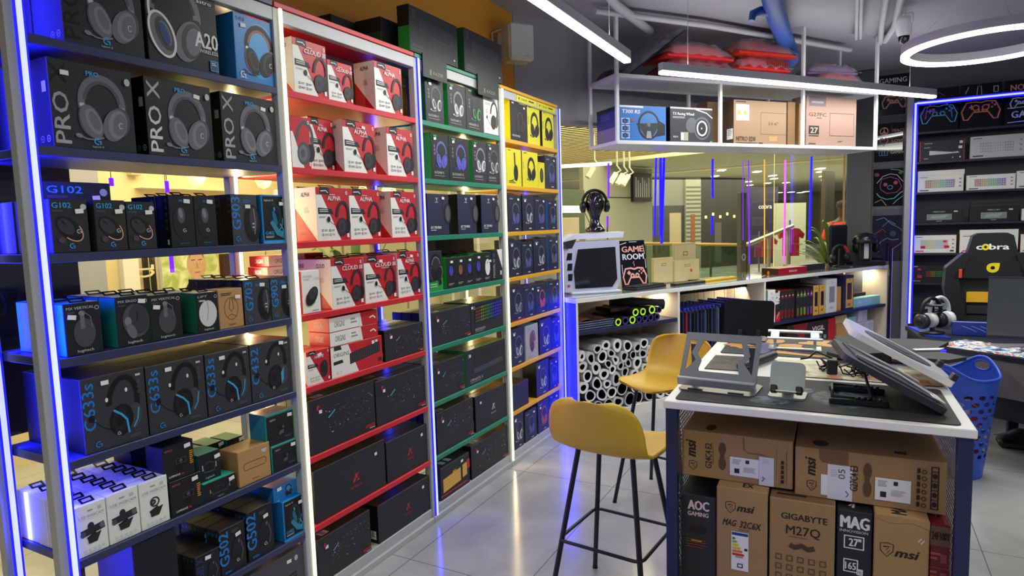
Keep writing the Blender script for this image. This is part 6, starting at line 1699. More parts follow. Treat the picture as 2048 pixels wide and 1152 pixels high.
# tangle of cables
t = thing('cable_tangle', 'tangle of thin black cables on the cream mat', 'cables', TW(.62, .62, .9036), TRZ)
rr = random.Random(21)
for k in range(7):
    pts = []
    x, y = rr.uniform(-.09, .0), rr.uniform(-.05, .1)
    for i in range(14):
        x += rr.uniform(-.03, .035); y += rr.uniform(-.035, .035)
        x = max(-.16, min(.06, x)); y = max(-.08, min(.14, y))
        pts.append((x, y, .004+abs(rr.gauss(0, .018))))
    mb = MB(); mb.tube(pts, .003, K0, 6); mb.build('cable', t)
mb = MB(); mb.box(-.09, -.05, -.02, .05, 0, .06, K1, .004); mb.build('adapter', t)
mb = MB(); mb.tube([(-.07, .03, .06), (-.13, .05, .08), (-.16, .03, .055), (-.19, .02, .05)], .004, K0, 6); mb.build('cable', t)

# ------------------------------------------------------------ bar stools
YLW = M('cfa628', .42, noise=.02)
BLK = M('111113', .4)
def stool(x, y, rz, label):
    t = thing('bar_stool', label, 'bar stool', (x, y, 0), rz, 'yellow bar stools')
    mb = MB()
    prof = [(.205, .650), (.195, .668), (.15, .672), (.06, .662), (-.04, .660), (-.12, .668), (-.175, .692), (-.205, .74), (-.222, .80), (-.236, .86), (-.245, .905)]
    def pf(v):
        q = v*(len(prof)-1); i = min(int(q), len(prof)-2); f = q-i
        return prof[i][0]*(1-f)+prof[i+1][0]*f, prof[i][1]*(1-f)+prof[i+1][1]*f
    def fn(u, v):
        U = 2*u-1; V = math.sin((2*v-1)*PI/2)*.988; v = (V+1)/2
        wd = .205*max(1e-4, 1-abs(V)**4.2)**(1/3.2)
        y_, z_ = pf(v)
        waist = 1-.04*math.exp(-((v-.55)/.15)**2)
        s = v*v*(3-2*v)
        x_ = U*wd*waist
        curl = abs(U)**2.6
        return (x_, y_+curl*.045*s, z_+curl*.022*(1-s))
    mb.grid(fn, 20, 40, YLW)
    o = mb.build('seat_shell', t)
    md = o.modifiers.new('thick', 'SOLIDIFY'); md.thickness = .012; md.offset = -1
    top = {}; bot = {}
    for a in (-1, 1):
        for b in (-1, 1):
            top[a, b] = Vector((a*.115, b*.095, .662)); bot[a, b] = Vector((a*.205, b*.205, .0))
            mb = MB(); mb.tube([top[a, b], bot[a, b]+Vector((0, 0, .006))], .0105, BLK, 12); lg = mb.build('leg', t); mb = MB(); mb.cyl(bot[a, b], bot[a, b]+Vector((0, 0, .0058)), .012, K0, n=12); mb.build('foot_cap', lg)
    k = (.655-.30)/.655
    ring = [top[p].lerp(bot[p], k)+Vector((p[0]*.012, p[1]*.012, 0)) for p in ((-1, -1), (1, -1), (1, 1), (-1, 1))]
    pts = []
    for i in range(4):
        a, b, c = ring[i-1], ring[i], ring[(i+1) % 4]
        pts += [b+(a-b).normalized()*.03, b+(a-b).normalized()*.008+(c-b).normalized()*.008, b+(c-b).normalized()*.03]
    mb = MB(); mb.tube(pts, .007, BLK, 8, closed=True); mb.build('footrest', t)
    mb = MB(); mb.box(-.09, .09, -.06, .07, .648, .6565, BLK, .003); mb.build('seat_mount', t)
    return t
stool(-.825, 2.365, math.radians(-6), 'yellow bar stool nearest the viewer, back turned, beside the table')
stool(-.905, 3.43, math.radians(167), 'yellow bar stool facing the viewer, behind the nearer one')
# ------------------------------------------------------------ gaming desk corner
DKB = M('17181c', .45); DZ = .68
dp = [(.455, 4.98), (1.75, 4.06), (2.3, 4.85), (1.35, 5.42), (.36, 5.80)]
t = thing('gaming_desk', 'dark gaming desk with grey front panel', 'desk', (0, 0, 0))
mb = MB(); mb.prism(dp, DZ-.03, DZ, DKB); mb.build('desktop', t)
e = Vector((1.75-.455, 4.06-4.98, 0)).normalized(); nrm = Vector((-e.y, e.x, 0))
f0 = Vector((.455, 4.98, 0)); Lf = 1.55
ang = math.atan2(e.y, e.x)
mb = MB(); mb.box(.02, Lf, .012, .03, DZ-.26, DZ-.031, M('6f6863', .6, noise=.04), .003, M4=T3(f0, rz=ang)); mb.build('front_panel', t)
mb = MB(); mb.box(.02, Lf, .04, .06, .28, DZ-.261, M('0d0d10', .6), M4=T3(f0, rz=ang)); mb.build('modesty_panel', t)
for s, d in ((.06, .1), (1.45, .1), (.2, .62), (1.3, .7)):
    p = f0+e*s+nrm*d
    mb = MB(); mb.box(p.x-.03, p.x+.03, p.y-.03, p.y+.03, 0, DZ-.031, DKB, .004); mb.build('leg', t)
mb = MB(); mb.prism([(.37, 5.72), (.47, 5.30), (.60, 5.26), (.50, 5.66)], DZ+.0005, DZ+.012, M('2b3fae', .3)); mb.build('blue_edge', t)
# mouse mat with a bright print
cm = mat_noise('15305a', '15305a', 7, 'bright_comic_print')
r_ = [n for n in cm.node_tree.nodes if n.type == 'VALTORGB'][0]
r_.color_ramp.elements[0].position = 0; r_.color_ramp.elements[1].position = .66
for pos, c in ((.38, '2a6a9a'), (.43, 'e8e0d0'), (.46, 'c8402c'), (.485, '0c1424'), (.51, '8fc4d8'), (.54, 'e09a4a'), (.565, 'e8f0f0'), (.61, '3a7ab0')):
    el = r_.color_ramp.elements.new(pos); el.color = lin(c)+(1,)
r_.color_ramp.interpolation = 'CONSTANT'
def onto(s, d): return f0+e*s+nrm*d
mb = MB(); mb.prism([tuple(onto(*q)[:2]) for q in ((.0, .015), (1.4, .015), (1.4, .36), (.02, .36))], DZ+.0003, DZ+.004, cm, None, K0); mb.build('desk_mat', label='brightly printed desk mat on the gaming desk', cat='mouse mat')
p = onto(.50, .20); p.z = DZ+.0045
t = thing('keyboard', 'white keyboard with dark keys on the printed desk mat', 'keyboard', p, ang)
mb = MB(); mb.box(0, .36, 0, .12, 0, .022, M('d5e6e4', .4), .006); mb.build('base', t)
mb = MB()
for i in range(4):
    for j in range(13): mb.box(.014+.026*j, .036+.026*j, .012+.025*i, .033+.025*i, .0223, .031, K1, .003)
mb.build('keycaps', t)
# monitor
p = Vector((1.07, 5.12, DZ+.0005))
t = thing('monitor', 'curved monitor switched off, facing the viewer', 'monitor', p, ang*.45)
SC = M('4d5254', .22, noise=.05, coat=.3)
def curve(u, v, off=0.0):
    a = (u-.5)*.62
    return (math.sin(a)*.95, (1-math.cos(a))*-.95+off, .055+.385*v)
mb = MB(); mb.grid(lambda u, v: curve(u, v), 24, 1, SC); mb.build('screen', t)
mb = MB(); mb.grid(lambda u, v: curve(1-u, v, .022), 24, 1, K1)
for z0, z1 in ((.043, .057), (.438, .443)):
    mb.grid(lambda u, v: curve(u, (z0-.055+(z1-z0)*v)/.385, -.003), 24, 1, K1)
    mb.grid(lambda u, v: (curve(u, 0, -.003+.025*v)[0], curve(u, 0, -.003+.025*v)[1], z1), 24, 1, K1)
for u0 in (0, 1):
    mb.grid(lambda u, v: (curve(u0, v, .022*u)[0], curve(u0, v, .022*u)[1], curve(u0, v)[2]), 2, 1, K1)
mb.build('bezel', t)
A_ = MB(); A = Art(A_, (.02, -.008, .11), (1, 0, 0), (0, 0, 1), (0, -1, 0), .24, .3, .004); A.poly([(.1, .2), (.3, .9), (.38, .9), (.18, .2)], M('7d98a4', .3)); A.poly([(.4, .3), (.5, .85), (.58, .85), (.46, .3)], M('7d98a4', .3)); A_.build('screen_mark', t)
mb = MB(); mb.box(-.02, .02, .03, .055, .0, .3, K1, .004); mb.build('neck', t)
mb = MB(); mb.prism([(-.20, -.20), (-.26, -.10), (-.03, .06), (.03, .06), (.26, -.10), (.20, -.20), (.02, -.02), (-.02, -.02)], 0, .012, M('8f8c90', .35, .3)); mb.build('foot', t)
mb = MB(); mb.box(.62, 1.22, 5.44, 5.48, DZ+.001, DZ+.10, M('2a3f9c', .3), .003, M4=T3((.0, 0, 0)))
A = Art(mb, (.62, 5.44, DZ+.001), (1, 0, 0), (0, 0, 1), (0, -1, 0), .6, .1)
for i in range(5): A.stroke([(.1+.09*i, .7), (.2+.09*i, .45), (.24+.09*i, .3)], .04, M('8ab0ff', .4))
A.stroke([(.55, .4), (.8, .6), (.95, .3)], .08, NPK); A.poly([(.8, .9), (.95, .2), (.98, .3), (.86, .9)], RED)
mb.build('light_bar', label='low blue panel with streaks behind the monitor', cat='light bar')
# two headsets hung on a stand
def headphones(p, rz, m, mc, label, s=1.0):
    t = thing('headphones', label, 'headphones', p, rz, 'headphones on the gaming desk')
    mb = MB(); mb.tube([(.085*s*math.cos(a), 0, .145*s+.10*s*math.sin(a)) for a in [math.radians(x) for x in range(-15, 196, 12)]], [.013*s]*18, m, 8); mb.build('headband', t)
    for q in (-1, 1):
        mb = MB(); mb.lathe([(.0, 0), (.05*s, 0), (.056*s, .015*s), (.054*s, .04*s), (.04*s, .05*s), (0, .052*s)], mc, 20); mb.lathe([(.0, .0525*s), (.03*s, .0525*s), (.03*s, .05*s)], m, 16)
        o = mb.build('ear_cup', t); o.location = (q*.055*s, 0, .085*s); o.rotation_euler = (0, q*PI/2, 0)
    return t
t = thing('headphone_stand', 'dark double headphone stand on the desk corner', 'headphone stand', (.50, 5.42, DZ+.0125))
mb = MB(); mb.lathe([(0, 0), (.08, 0), (.08, .012), (.02, .02), (.014, .05), (.012, .2), (.0, .2)], DKB, 18); mb.build('post', t)
mb = MB(); mb.box(-.05, .06, -.05, .06, .196, .212, DKB, .006); mb.build('arm', t)
headphones((.49, 5.39, DZ+.022), .75, K0, M('222328', .3), 'black headphones on the desk corner stand')
headphones((.545, 5.455, DZ+.024), .75, M('c9cbcf', .35), M('d4d5d8', .35), 'white headphones behind the black ones on desk')
# ------------------------------------------------------------ gaming chair
t = thing('gaming_chair', 'black racing-style gaming chair with yellow emblem and lettering', 'chair', (.93, 6.12, 0), .04)
LB = M('1c1d20', .42, noise=.05, scale=60); LB2 = M('24262a', .5)
def slab(poly, y0, y1, m, nm, rx=0.0, art=None, bulge=0.0):
    mb = MB(); mx = T3((0, 0, 0), rx=rx) @ Matrix(((1, 0, 0, 0), (0, 0, 1, 0), (0, 1, 0, 0), (0, 0, 0, 1)))
    mb.prism(poly, y0, y1, m, mx)
    if art: art(mb)
    o = mb.build(nm, t)
    bv = o.modifiers.new('round', 'BEVEL'); bv.width = .018; bv.segments = 3; bv.limit_method = 'ANGLE'
    for f in o.data.polygons: f.use_smooth = False
    return o
hp = [(-.165, 1.13), (.165, 1.13), (.155, 1.25), (.128, 1.365), (.09, 1.385), (-.09, 1.385), (-.128, 1.365), (-.155, 1.25)]
def cob(mb):
    A = Art(mb, (-.17, -.06, 1.10), (1, 0, 0), (0, 0, 1), (0, -1, 0), .34, .29, .0006)
    A.text('c', .19, .55, .15, WHT, fit=.11, bold=.05); A.text('bra', .43, .55, .15, WHT, fit=.36, bold=.05)
    A.ring(.365, .615, .06, .06, .05, M('e3cf1c', .4)); 
slab(hp, -.06, .03, LB, 'headrest', 0, cob)
def wing(q): return [(q*.14, 1.22), (q*.18, 1.24), (q*.30, 1.12), (q*.305, .95), (q*.25, .70), (q*.24, .50), (q*.13, .50), (q*.15, .72), (q*.20, .93), (q*.21, 1.04)]
for q in (-1, 1): slab(wing(q), -.09, .04, LB, 'side_bolster')
mid = [(-.16, .50), (.16, .50), (.2, .9), (.2, 1.06), (.15, 1.18), (-.15, 1.18), (-.2, 1.06), (-.2, .9)]
slab(mid, -.03, .06, LB2, 'backrest')
for q in (-1, 1):
    slab([(q*.17, 1.12), (q*.235, 1.09), (q*.245, 1.03), (q*.2, 1.04)], -.092, -.035, K0, 'belt_slot')
    mb = MB(); mb.box(q*.205-.011, q*.205+.011, -.1, -.0925, 1.04, 1.11, M('c8402c', .5), .003); mb.build('belt_guide', t)
hd = [(-.2, 1.04), (.2, 1.04), (.19, 1.14), (.16, 1.17), (-.16, 1.17), (-.19, 1.14)]
def emb(mb):
    A = Art(mb, (-.06, -.085, 1.065), (1, 0, 0), (0, 0, 1), (0, -1, 0), .12, .11, .0006)
    A.ell(.5, .5, .36, .34, M('e3cf1c', .4)); A.ell(.5, .5, .13, .12, K0); A.poly([(.5, .84), (.86, .84), (.85, .55)], M('e3cf1c', .4))
slab(hd, -.085, -.03, LB, 'neck_pillow', 0, emb)
slab([(-.155, .85), (.155, .85), (.155, .93), (-.155, .93)], -.06, -.03, M('d9a520', .5), 'yellow_band')
for k in range(4): slab([(-.15, .52+.08*k), (.15, .52+.08*k), (.15, .585+.08*k), (-.15, .585+.08*k)], -.055, -.03, LB2, 'padding_roll')
mb = MB(); mb.box(-.27, .27, -.52, .04, .40, .50, LB, .03); mb.build('seat', t)
mb = MB(); mb.cyl((0, -.22, .08), (0, -.22, .40), .03, K1); mb.build('gas_lift', t)
for k in range(5):
    a = 2*PI*k/5+.3; mb = MB(); mb.tube([(0, -.22, .09), (.3*math.cos(a), -.22+.3*math.sin(a), .065)], [.03, .02], K1, 8); lg = mb.build('base_leg', t); mb = MB(); mb.cyl((.3*math.cos(a)-.015, -.22+.3*math.sin(a), .03), (.3*math.cos(a)+.015, -.22+.3*math.sin(a), .03), .03, K0, n=14); mb.build('caster', lg)
# ------------------------------------------------------------ laundry-style basket
def basket_mat():
    m = bpy.data.materials.new('blue_plastic_with_holes'); m.use_nodes = True; nt = m.node_tree
    b = nt.nodes['Principled BSDF']; b.inputs['Base Color'].default_value = lin('2f55c8')+(1,); b.inputs['Roughness'].default_value = .38
    tc = nt.nodes.new('ShaderNodeTexCoord'); sp = nt.nodes.new('ShaderNodeSeparateXYZ'); nt.links.new(tc.outputs['Object'], sp.inputs[0])
    def mth(op, a, bb=0):
        n = nt.nodes.new('ShaderNodeMath'); n.operation = op
        for i, x in enumerate((a, bb)):
            if hasattr(x, 'links'): nt.links.new(x, n.inputs[i])
            else: n.inputs[i].default_value = x
        return n.outputs[0]
    an = mth('MULTIPLY', mth('ARCTAN2', sp.outputs[1], sp.outputs[0]), 14/(2*PI))
    row = mth('DIVIDE', sp.outputs[2], .040)
    u = mth('SUBTRACT', mth('FRACT', mth('ADD', mth('ADD', an, 20), mth('MULTIPLY', mth('FLOOR', row), .5))), .5)
    v = mth('SUBTRACT', mth('FRACT', row), .5)
    d = mth('ADD', mth('MULTIPLY', mth('MULTIPLY', u, u), 11.0), mth('MULTIPLY', mth('MULTIPLY', v, v), 8.5))
    hole = mth('LESS_THAN', d, 1.0)
    band = mth('MULTIPLY', mth('GREATER_THAN', sp.outputs[2], .13), mth('LESS_THAN', sp.outputs[2], .52))
    sl = mth('DIVIDE', sp.outputs[1], mth('ABSOLUTE', sp.outputs[0])); sl = mth('DIVIDE', sl, .232); zz = mth('DIVIDE', mth('SUBTRACT', sp.outputs[2], .632), .030)
    op = mth('LESS_THAN', mth('ADD', mth('MULTIPLY', sl, sl), mth('MULTIPLY', zz, zz)), 1.0)
    nt.links.new(mth('SUBTRACT', 1.0, mth('MAXIMUM', op, mth('MULTIPLY', hole, band))), b.inputs['Alpha'])
    return m
t = thing('plastic_basket', 'blue perforated plastic basket standing beside the table', 'basket', (.575, 4.50, 0), .95)
BM = basket_mat(); BS = M('2f55c8', .38)
mb = MB()
def bw(a, z):
    f = z/.60; r = .115+.065*f
    return (r*1.12*math.cos(a), r*.95*math.sin(a))
n = 64
def rimz(a): return .60+.085*abs(math.cos(a))**5
mb.grid(lambda u, v: (lambda a, z: bw(a, min(z, .60))+(z,))(2*PI*u, v*rimz(2*PI*u)), n, 24, BM); mb.build('perforated_wall', t)
mb = MB(); mb.lathe([(.0, .004), (.115, .004), (.115, .0), (0, .0)], BS, 40, sx=1.12, sy=.95); mb.build('bottom', t)
mb = MB(); mb.tube([bw(2*PI*k/n, .6)+(rimz(2*PI*k/n),) for k in range(n)], .008, BS, 8, closed=True); mb.build('rim', t)
for q in (0, PI):
    mb = MB(); c_ = bw(q, .6); mb.tube([(c_[0]*math.cos(.27*math.cos(a)), c_[0]*math.sin(.27*math.cos(a))*.85, .632+.030*math.sin(a)) for a in [2*PI*k/16 for k in range(16)]], .006, BS, 6, closed=True); mb.build('handle_rim', t)
for i, (x, y, z, sx_, sy_, sz_, m, lb) in enumerate([(-.04, -.02, .0055, .14, .12, .30, PAP, 'white box at the bottom of the blue basket'), (.05, .04, .0055, .07, .1, .40, M('b04030', .5), 'reddish box standing in the blue basket'), (-.03, .0, .306, .12, .1, .16, M('cfd2d8', .3), 'pale wrapped box on the white one in basket'), (-.01, .02, .467, .20, .15, .075, K1, 'dark flat box at the top of the blue basket')]):
    mb = MB(); mb.box(-sx_/2, sx_/2, -sy_/2, sy_/2, 0, sz_, m, .004); mb.build('boxed_item', loc=Vector((.575, 4.50, 0))+Vector((x, y, z)), rz=.1*i, label=lb, cat='box', group='boxes in the blue basket')
mb = MB(); mb.grid(lambda u, v: (.25*(u-.5), .16*(v-.5), .06*math.sin(PI*u)*math.sin(PI*v)+.012*math.sin(9*u+5*v)), 14, 10, M('131316', .5)); mb.box(-.12, .12, -.07, .07, -.06, -.0, M('131316', .5), .02); mb.build('black_bag', loc=(.98, 5.15, .0605), label='black bag lying on the floor under the desk', cat='bag')

# ------------------------------------------------------------ keyboard rack on the back wall
RX = .566; RZT = 2.72
t = thing('keyboard_rack', 'grey wall rack of keyboard boxes framed in blue light', 'shelving', (RX, YB, 0))
RSH = [2.415, 2.10, 1.775, 1.447, 1.122, .80, .48]
mb = MB(); mb.box(-.10, -.035, -.30, -.001, 0, 2.80, M('a9abb2', .35, .3), .003); mb.build('upright', t)
mb = MB(); mb.box(-.0345, 2.6, -.02, -.001, .05, 2.72, M('4b4c52', .6), .002); mb.build('back_panel', t)
for z in RSH:
    mb = MB(); mb.box(-.0345, 2.6, -.28, -.0205, z-.024, z, M('20222c', .45), .002); mb.build('shelf_board', t)
mb = MB(); mb.box(-.031, -.013, -.312, -.30, .35, RZT, LEDB); mb.box(-.045, -.0315, -.31, -.302, .35, RZT, LEDBS); mb.box(-.0125, .003, -.31, -.302, .35, RZT, LEDBS); mb.build('led_strip', t)
mb = MB(); mb.box(-.012, 2.6, -.312, -.30, RZT-.014, RZT+.004, LEDB); mb.box(-.012, 2.6, -.31, -.302, RZT-.03, RZT-.0145, LEDBS); mb.box(-.012, 2.6, -.31, -.302, RZT+.0045, RZT+.018, LEDBS); mb.build('led_strip', t)
mb = MB(); mb.box(-.034, 2.6, -.2995, -.27, RZT-.02, RZT+.02, M('5a5c66', .4)); mb.build('light_channel', t)
area('led_light', (RX-.02, YB-.33, 1.5), (RX-.02, YB-2, 1.5), .014, 2.3, 2.0, (.03, .03, 1))
area('led_light', (RX+1.3, YB-.33, RZT), (RX+1.3, YB-1, RZT-1.2), 2.5, .014, 2.6, (.06, .06, 1))
def d_rkw(keys, logo=1, red=0):
    ks = [M(c, .4) for c in keys]
    def f(mb, w, d, h):
        A = faceart(mb, w, d, h, 'F'); keyb(A, .16, .22, .82, .74, 0, M('c9ccd0', .4), LGR, 4, 14, ks); A.lines(.05, .88, .22, 1, .03, DGR); A.lines(.05, .08, .2, 1, .05, K1 if not red else RED)
        for i in range(3): A.rect(.9, .7-.22*i, .95, .78-.22*i, GRY)
        if red:
            A.rect(.17, .25, .28, .4, RED); A.rect(.72, .28, .84, .42, RED); A.rect(.7, .6, .78, .7, RED); A.rect(.86, .08, .95, .16, K1)
    return f
def d_rkb(v):
    def f(mb, w, d, h):
        A = faceart(mb, w, d, h, 'F')
        if v == 0:
            A.poly([(.22, .3), (.88, .34), (.86, .42), (.74, .40), (.3, .5), (.22, .52)], M('a8aaae', .3, .3)); A.lines(.1, .86, .2, 1, .03, LGR); A.lines(.1, .66, .18, 1, .03, LGR); A.lines(.1, .12, .14, 1, .03, LGR); A.rect(.88, .8, .95, .92, PAP); A.rect(.86, .55, .94, .68, PAP); A.ell(.9, .14, .03, .04, WHT); A.ell(.74, .14, .02, .03, WHT); A.rect(0, 0, .02, 1, RED); A.rect(.97, 0, 1, 1, DRD)
        elif v == 1:
            A.rect(.24, .2, .76, .62, M('7a8a8c', .3)); A.frame(.24, .2, .76, .62, .04, GRY); A.poly([(.3, .3), (.6, .3), (.7, .56), (.36, .5)], M('9aa8a0', .3)); A.text('MERCURY', .5, .74, .1, LGR, al='C', fit=.26); A.rect(.8, .76, .88, .84, PAP); A.lines(.44, .08, .14, 1, .05, GRY)
        else:
            ks = [M(c, .4) for c in ('8a2a2a', '8a7a2a', '2a7a3a', '2a7a5a', '8a2a4a')]; keyb(A, .3, .3, .8, .7, 0, K0, K1, 4, 14, ks); A.rect(.12, .7, .2, .8, RED); A.rect(.12, .26, .22, .42, RED); A.lines(.03, .9, .1, 1, .03, LGR); A.text('REDRAGON', .03, .05, .07, LGR, fit=.16)
    return f
RNB = ('c06a5a', 'c0a85a', '9ac05a', '5ac09a', '5a8ac0', '8a5ac0'); GRYK = ('a8a8aa', 'b8b8ba', 'a0a0a2')
def rk(x0, x1, z, h, body, sides, fn, label, dy=.02):
    mb = MB(); mb.box(0, x1-x0, 0, .05, 0, h, body, .0015, sides)
    if fn: fn(mb, x1-x0, .05, h)
    mb.build('keyboard_box', loc=(RX+x0, YB-.28+dy, z), label=label, cat='keyboard box', group='keyboard boxes on the wall rack')
rk(.03, .43, RSH[1], .215, K1, {'L': RED}, d_rkb(0), 'black and red keyboard box, top row left on wall rack')
rk(.475, .93, RSH[1], .225, M('c9c9cb', .4), {}, d_rkw(GRYK), 'pale grey keyboard box, top row middle on wall rack')
rk(.955, 1.40, RSH[1], .225, M('c9c9cb', .4), {}, d_rkw(GRYK), 'pale keyboard box cut by the picture edge, top row')
rk(.02, .43, RSH[2], .175, PAP, {'L': DRD}, d_rkw(RNB), 'white rainbow-key box, second row left on wall rack')
rk(.02, .435, RSH[2]+.1755, .05, PAP, {}, None, 'flat white box lying on left second-row rack box')
rk(.455, .865, RSH[2], .155, PAP, {}, d_rkw(RNB), 'white rainbow-key box, second row middle on wall rack')
rk(.875, 1.3, RSH[2], .175, PAP, {}, d_rkw(('8ab0d8', '9ac0e0', 'a8c8e8')), 'white blue-key box, second row right on wall rack')
rk(.01, .44, RSH[3], .145, K2, {}, d_rkb(1), 'black metallic-print box, third row left on wall rack')
rk(.49, .905, RSH[3], .15, K2, {}, d_rkb(1), 'black metallic-print box, third row middle on wall rack')
for j in range(2): rk(.50, .90, RSH[3]+.1505+.036*j, .035, K1, {}, None, '%s flat black box on the middle third-row box' % ['lower', 'upper'][j])
rk(.93, 1.3, RSH[3], .12, PAP, {}, d_rkw(GRYK), 'white keyboard box, third row right on wall rack')
rk(.0, .385, RSH[4], .19, PAP, {'R': RED}, d_rkw(('c8d8a8', 'e0d890', 'a8d0d8', 'd8a8c8'), 1, 1), 'white red-cornered box, fourth row left on wall rack')
rk(.415, .91, RSH[4], .195, PAP, {'L': RED}, d_rkw(('c8a8a8', 'd0c0b0', 'c8b8b8'), 1, 1), 'wide white red-cornered box, fourth row middle on rack')
rk(.415, .91, RSH[4]+.1955, .045, PAP, {}, None, 'flat white box lying on middle fourth-row rack box')
rk(.93, 1.35, RSH[4], .185, PAP, {'L': RED}, d_rkw(GRYK, 1, 1), 'white red-cornered box, fourth row right on rack')
rk(-.005, .40, RSH[5], .19, M('14141a', .4), {}, d_rkb(2), 'black keyboard box with coloured keys, fifth rack row')
rk(.43, .9, RSH[5], .19, K2, {}, d_rkb(2), 'black keyboard box behind the gaming chair, fifth row')
rk(.0, .42, RSH[6], .16, K2, {}, d_rkb(1), 'dark keyboard box low on the sixth rack row left')
rk(.45, .9, RSH[6], .15, K3, {}, None, 'dark grey keyboard box low behind chair, sixth row')

# ------------------------------------------------------------ posters
PB = M('0c0d14', .04)
def poster(x, y, z, w, h, fn, label, ry=0.0, grp='posters on the back wall'):
    mb = MB(); mb.box(0, w, -.006, 0, 0, h, PB, .001)
    A = Art(mb, (0, -.006, 0), (1, 0, 0), (0, 0, 1), (0, -1, 0), w, h, .0006); fn(A)
    o = mb.build('poster', loc=(x, y, z), label=label, cat='poster', group=grp)
    o.rotation_euler = (ry, 0, 0)
    return o
def p_a(A):
    A.text('GAMING', .5, .80, .12, NW, al='C', fit=.8, bold=.01); pad(A, .55, .34, .55, NP, .06)
def p_b(A):
    r = A.H/A.W
    A.ring(.28, .80, .09, .09, .022, NP); A.stroke([(.28, .89), (.28, .71)], .022, NP); A.stroke([(.28, .80), (.21, .735)], .022, NP); A.stroke([(.28, .80), (.35, .735)], .022, NP); A.text('PEACE', .52, .77, .07, NP, fit=.36)
    A.stroke([(.28, .42), (.16, .54), (.17, .61), (.24, .62), (.28, .575), (.32, .62), (.39, .61), (.40, .54)], .022, NPK, closed=True); A.text('LOVE', .52, .5, .07, NP, fit=.34)
    for q in range(3): A.frame(.14+.08*q, .16, .24+.08*q, .30, .014, NB)
    A.text('GAMING', .48, .2, .07, NW, fit=.46)
def p_c(A):
    P = [(.1, .35), (.2, .25), (.4, .18), (.62, .2), (.8, .34), (.95, .42), (.9, .62), (.7, .82), (.5, .86), (.28, .8), (.1, .62)]
    A.stroke(P[:6], .02, NC); A.stroke(P[5:], .015, NW); A.stroke([(.2, .55), (.24, .72), (.5, .78), (.74, .7), (.84, .5), (.7, .36), (.4, .34), (.22, .45)], .014, NPK, closed=True)
    A.ell(.36, .58, .05, .05, M('a03a5a')); A.ell(.66, .62, .05, .05, M('c03a3a')); A.ring(.5, .5, .06, .05, .015, NB); A.stroke([(.5, .98), (.75, .95), (.98, .85)], .02, M('6ac06a')); A.stroke([(.05, .1), (.25, .18), (.4, .02)], .015, NP); A.stroke([(.6, .05), (.7, .14), (.95, .3)], .015, NC); A.ell(.1, .85, .06, .05, M('7a2a4a')); A.ell(.8, .88, .05, .04, M('3a7a5a'))
def p_d(A):
    A.rect(.0, .0, 1, 1, M('15163a', .12, coat=.9)); L_ = M('8a90c8', .4)
    A.stroke([(.1, .9), (.35, .95), (.55, .82), (.85, .7), (.98, .5)], .012, L_); A.stroke([(.2, .2), (.25, .42), (.45, .5), (.6, .46), (.8, .48)], .014, L_); A.stroke([(.3, .75), (.5, .88), (.7, .8)], .01, L_); A.ell(.62, .6, .06, .06, M('3a3a6a')); A.stroke([(.6, .25), (.9, .4)], .02, M('a05a8a')); A.stroke([(.1, .6), (.3, .7), (.4, .64)], .01, NPK)
poster(.175, YB, 2.66, .33, .44, p_a, 'black poster with controller outline, topmost on the back wall strip')
poster(.175, YB, 2.145, .33, .425, p_b, 'black peace, love, gaming poster on the back wall strip')
poster(.175, YB, 1.645, .33, .42, p_c, 'black poster with colourful neon controller on wall strip')
poster(.175, YB, 1.02, .33, .52, p_d, 'dark violet poster with white line controller, lowest on strip')
for z in (2.58, 2.075, 1.55):
    mb = MB(); mb.box(.185, .49, -.004, 0, 0, .06, M('5e5f66', .5)); mb.build('panel_strip', loc=(0, YB, z), label='grey strip between the wall posters, at %s height' % {2.58: 'upper', 2.075: 'middle', 1.55: 'lower'}[z], cat='panel', group='grey strips between posters')
def p_e(A):
    pad(A, .5, .42, .74, NC, .03); A.stroke([(.16, .3), (.2, .55), (.32, .66)], .025, NPK); A.stroke([(.84, .3), (.8, .55), (.66, .66)], .025, NB); A.ell(.36, .5, .04, .04, NPK); A.stroke([(.35, .8), (.5, .9), (.65, .8)], .015, NPK)
def p_f(A):
    pad(A, .5, .42, .74, NO, .04); A.ell(.38, .46, .07, .07, NO); A.ell(.62, .46, .07, .07, NO); A.ell(.38, .46, .045, .045, PB); A.ell(.62, .46, .045, .045, PB); A.stroke([(.12, .8), (.2, .95)], .015, NW); A.stroke([(.4, .75), (.42, .95), (.5, .95), (.52, .75)], .012, NW); A.frame(.8, .78, .92, .92, .015, NW)
def p_g(A):
    A.text('NON STOP', .1, .77, .13, NP, fit=.8, bold=.015); pad(A, .3, .5, .42, NW, .06); A.stroke([(.5, .4), (.62, .62)], .03, NW); A.ring(.72, .5, .09, .09, .03, NW); A.text('GAMING', .12, .16, .15, NW, fit=.72, bold=.015); A.stroke([(.05, .38), (.9, .4)], .02, NW); A.stroke([(.05, .06), (.9, .1)], .02, NW)
for i, (x0, fn, lb) in enumerate([(.02, p_e, 'black poster with blue and pink controller on the rack top'), (.385, p_f, 'black poster with orange glowing controller on the rack top'), (.76, p_g, 'black non stop gaming poster on the rack top')]):
    poster(RX+x0, YB-.21, RSH[0]+.001, .35 if i < 2 else .46, .46, fn, lb, -.12, 'posters leaning on the rack top')
# ------------------------------------------------------------ the mall beyond the glass
def atX(px, py, X):
    v = rt*((px-1024)/FPX)+dn*((py-576)/FPX)+fw
    return EYE+v*(X/v.x)
def atG(px, py, d=DG+.25):
    v = rt*((px-1024)/FPX)+dn*((py-576)/FPX)+fw
    P = CO+CV*d
    return EYE+v*((P-EYE).dot(CV)/v.dot(CV))
CRM = M('e6d6a4', .7, noise=.03); CRW = M('e9e0c4', .7, noise=.03); MGR = M('a9aa98', .6, noise=.04); MDK = M('24241f', .5, noise=.2, scale=3)
LUM = M((1.0, .90, .60), .5, emit=1.5, sampled=True)
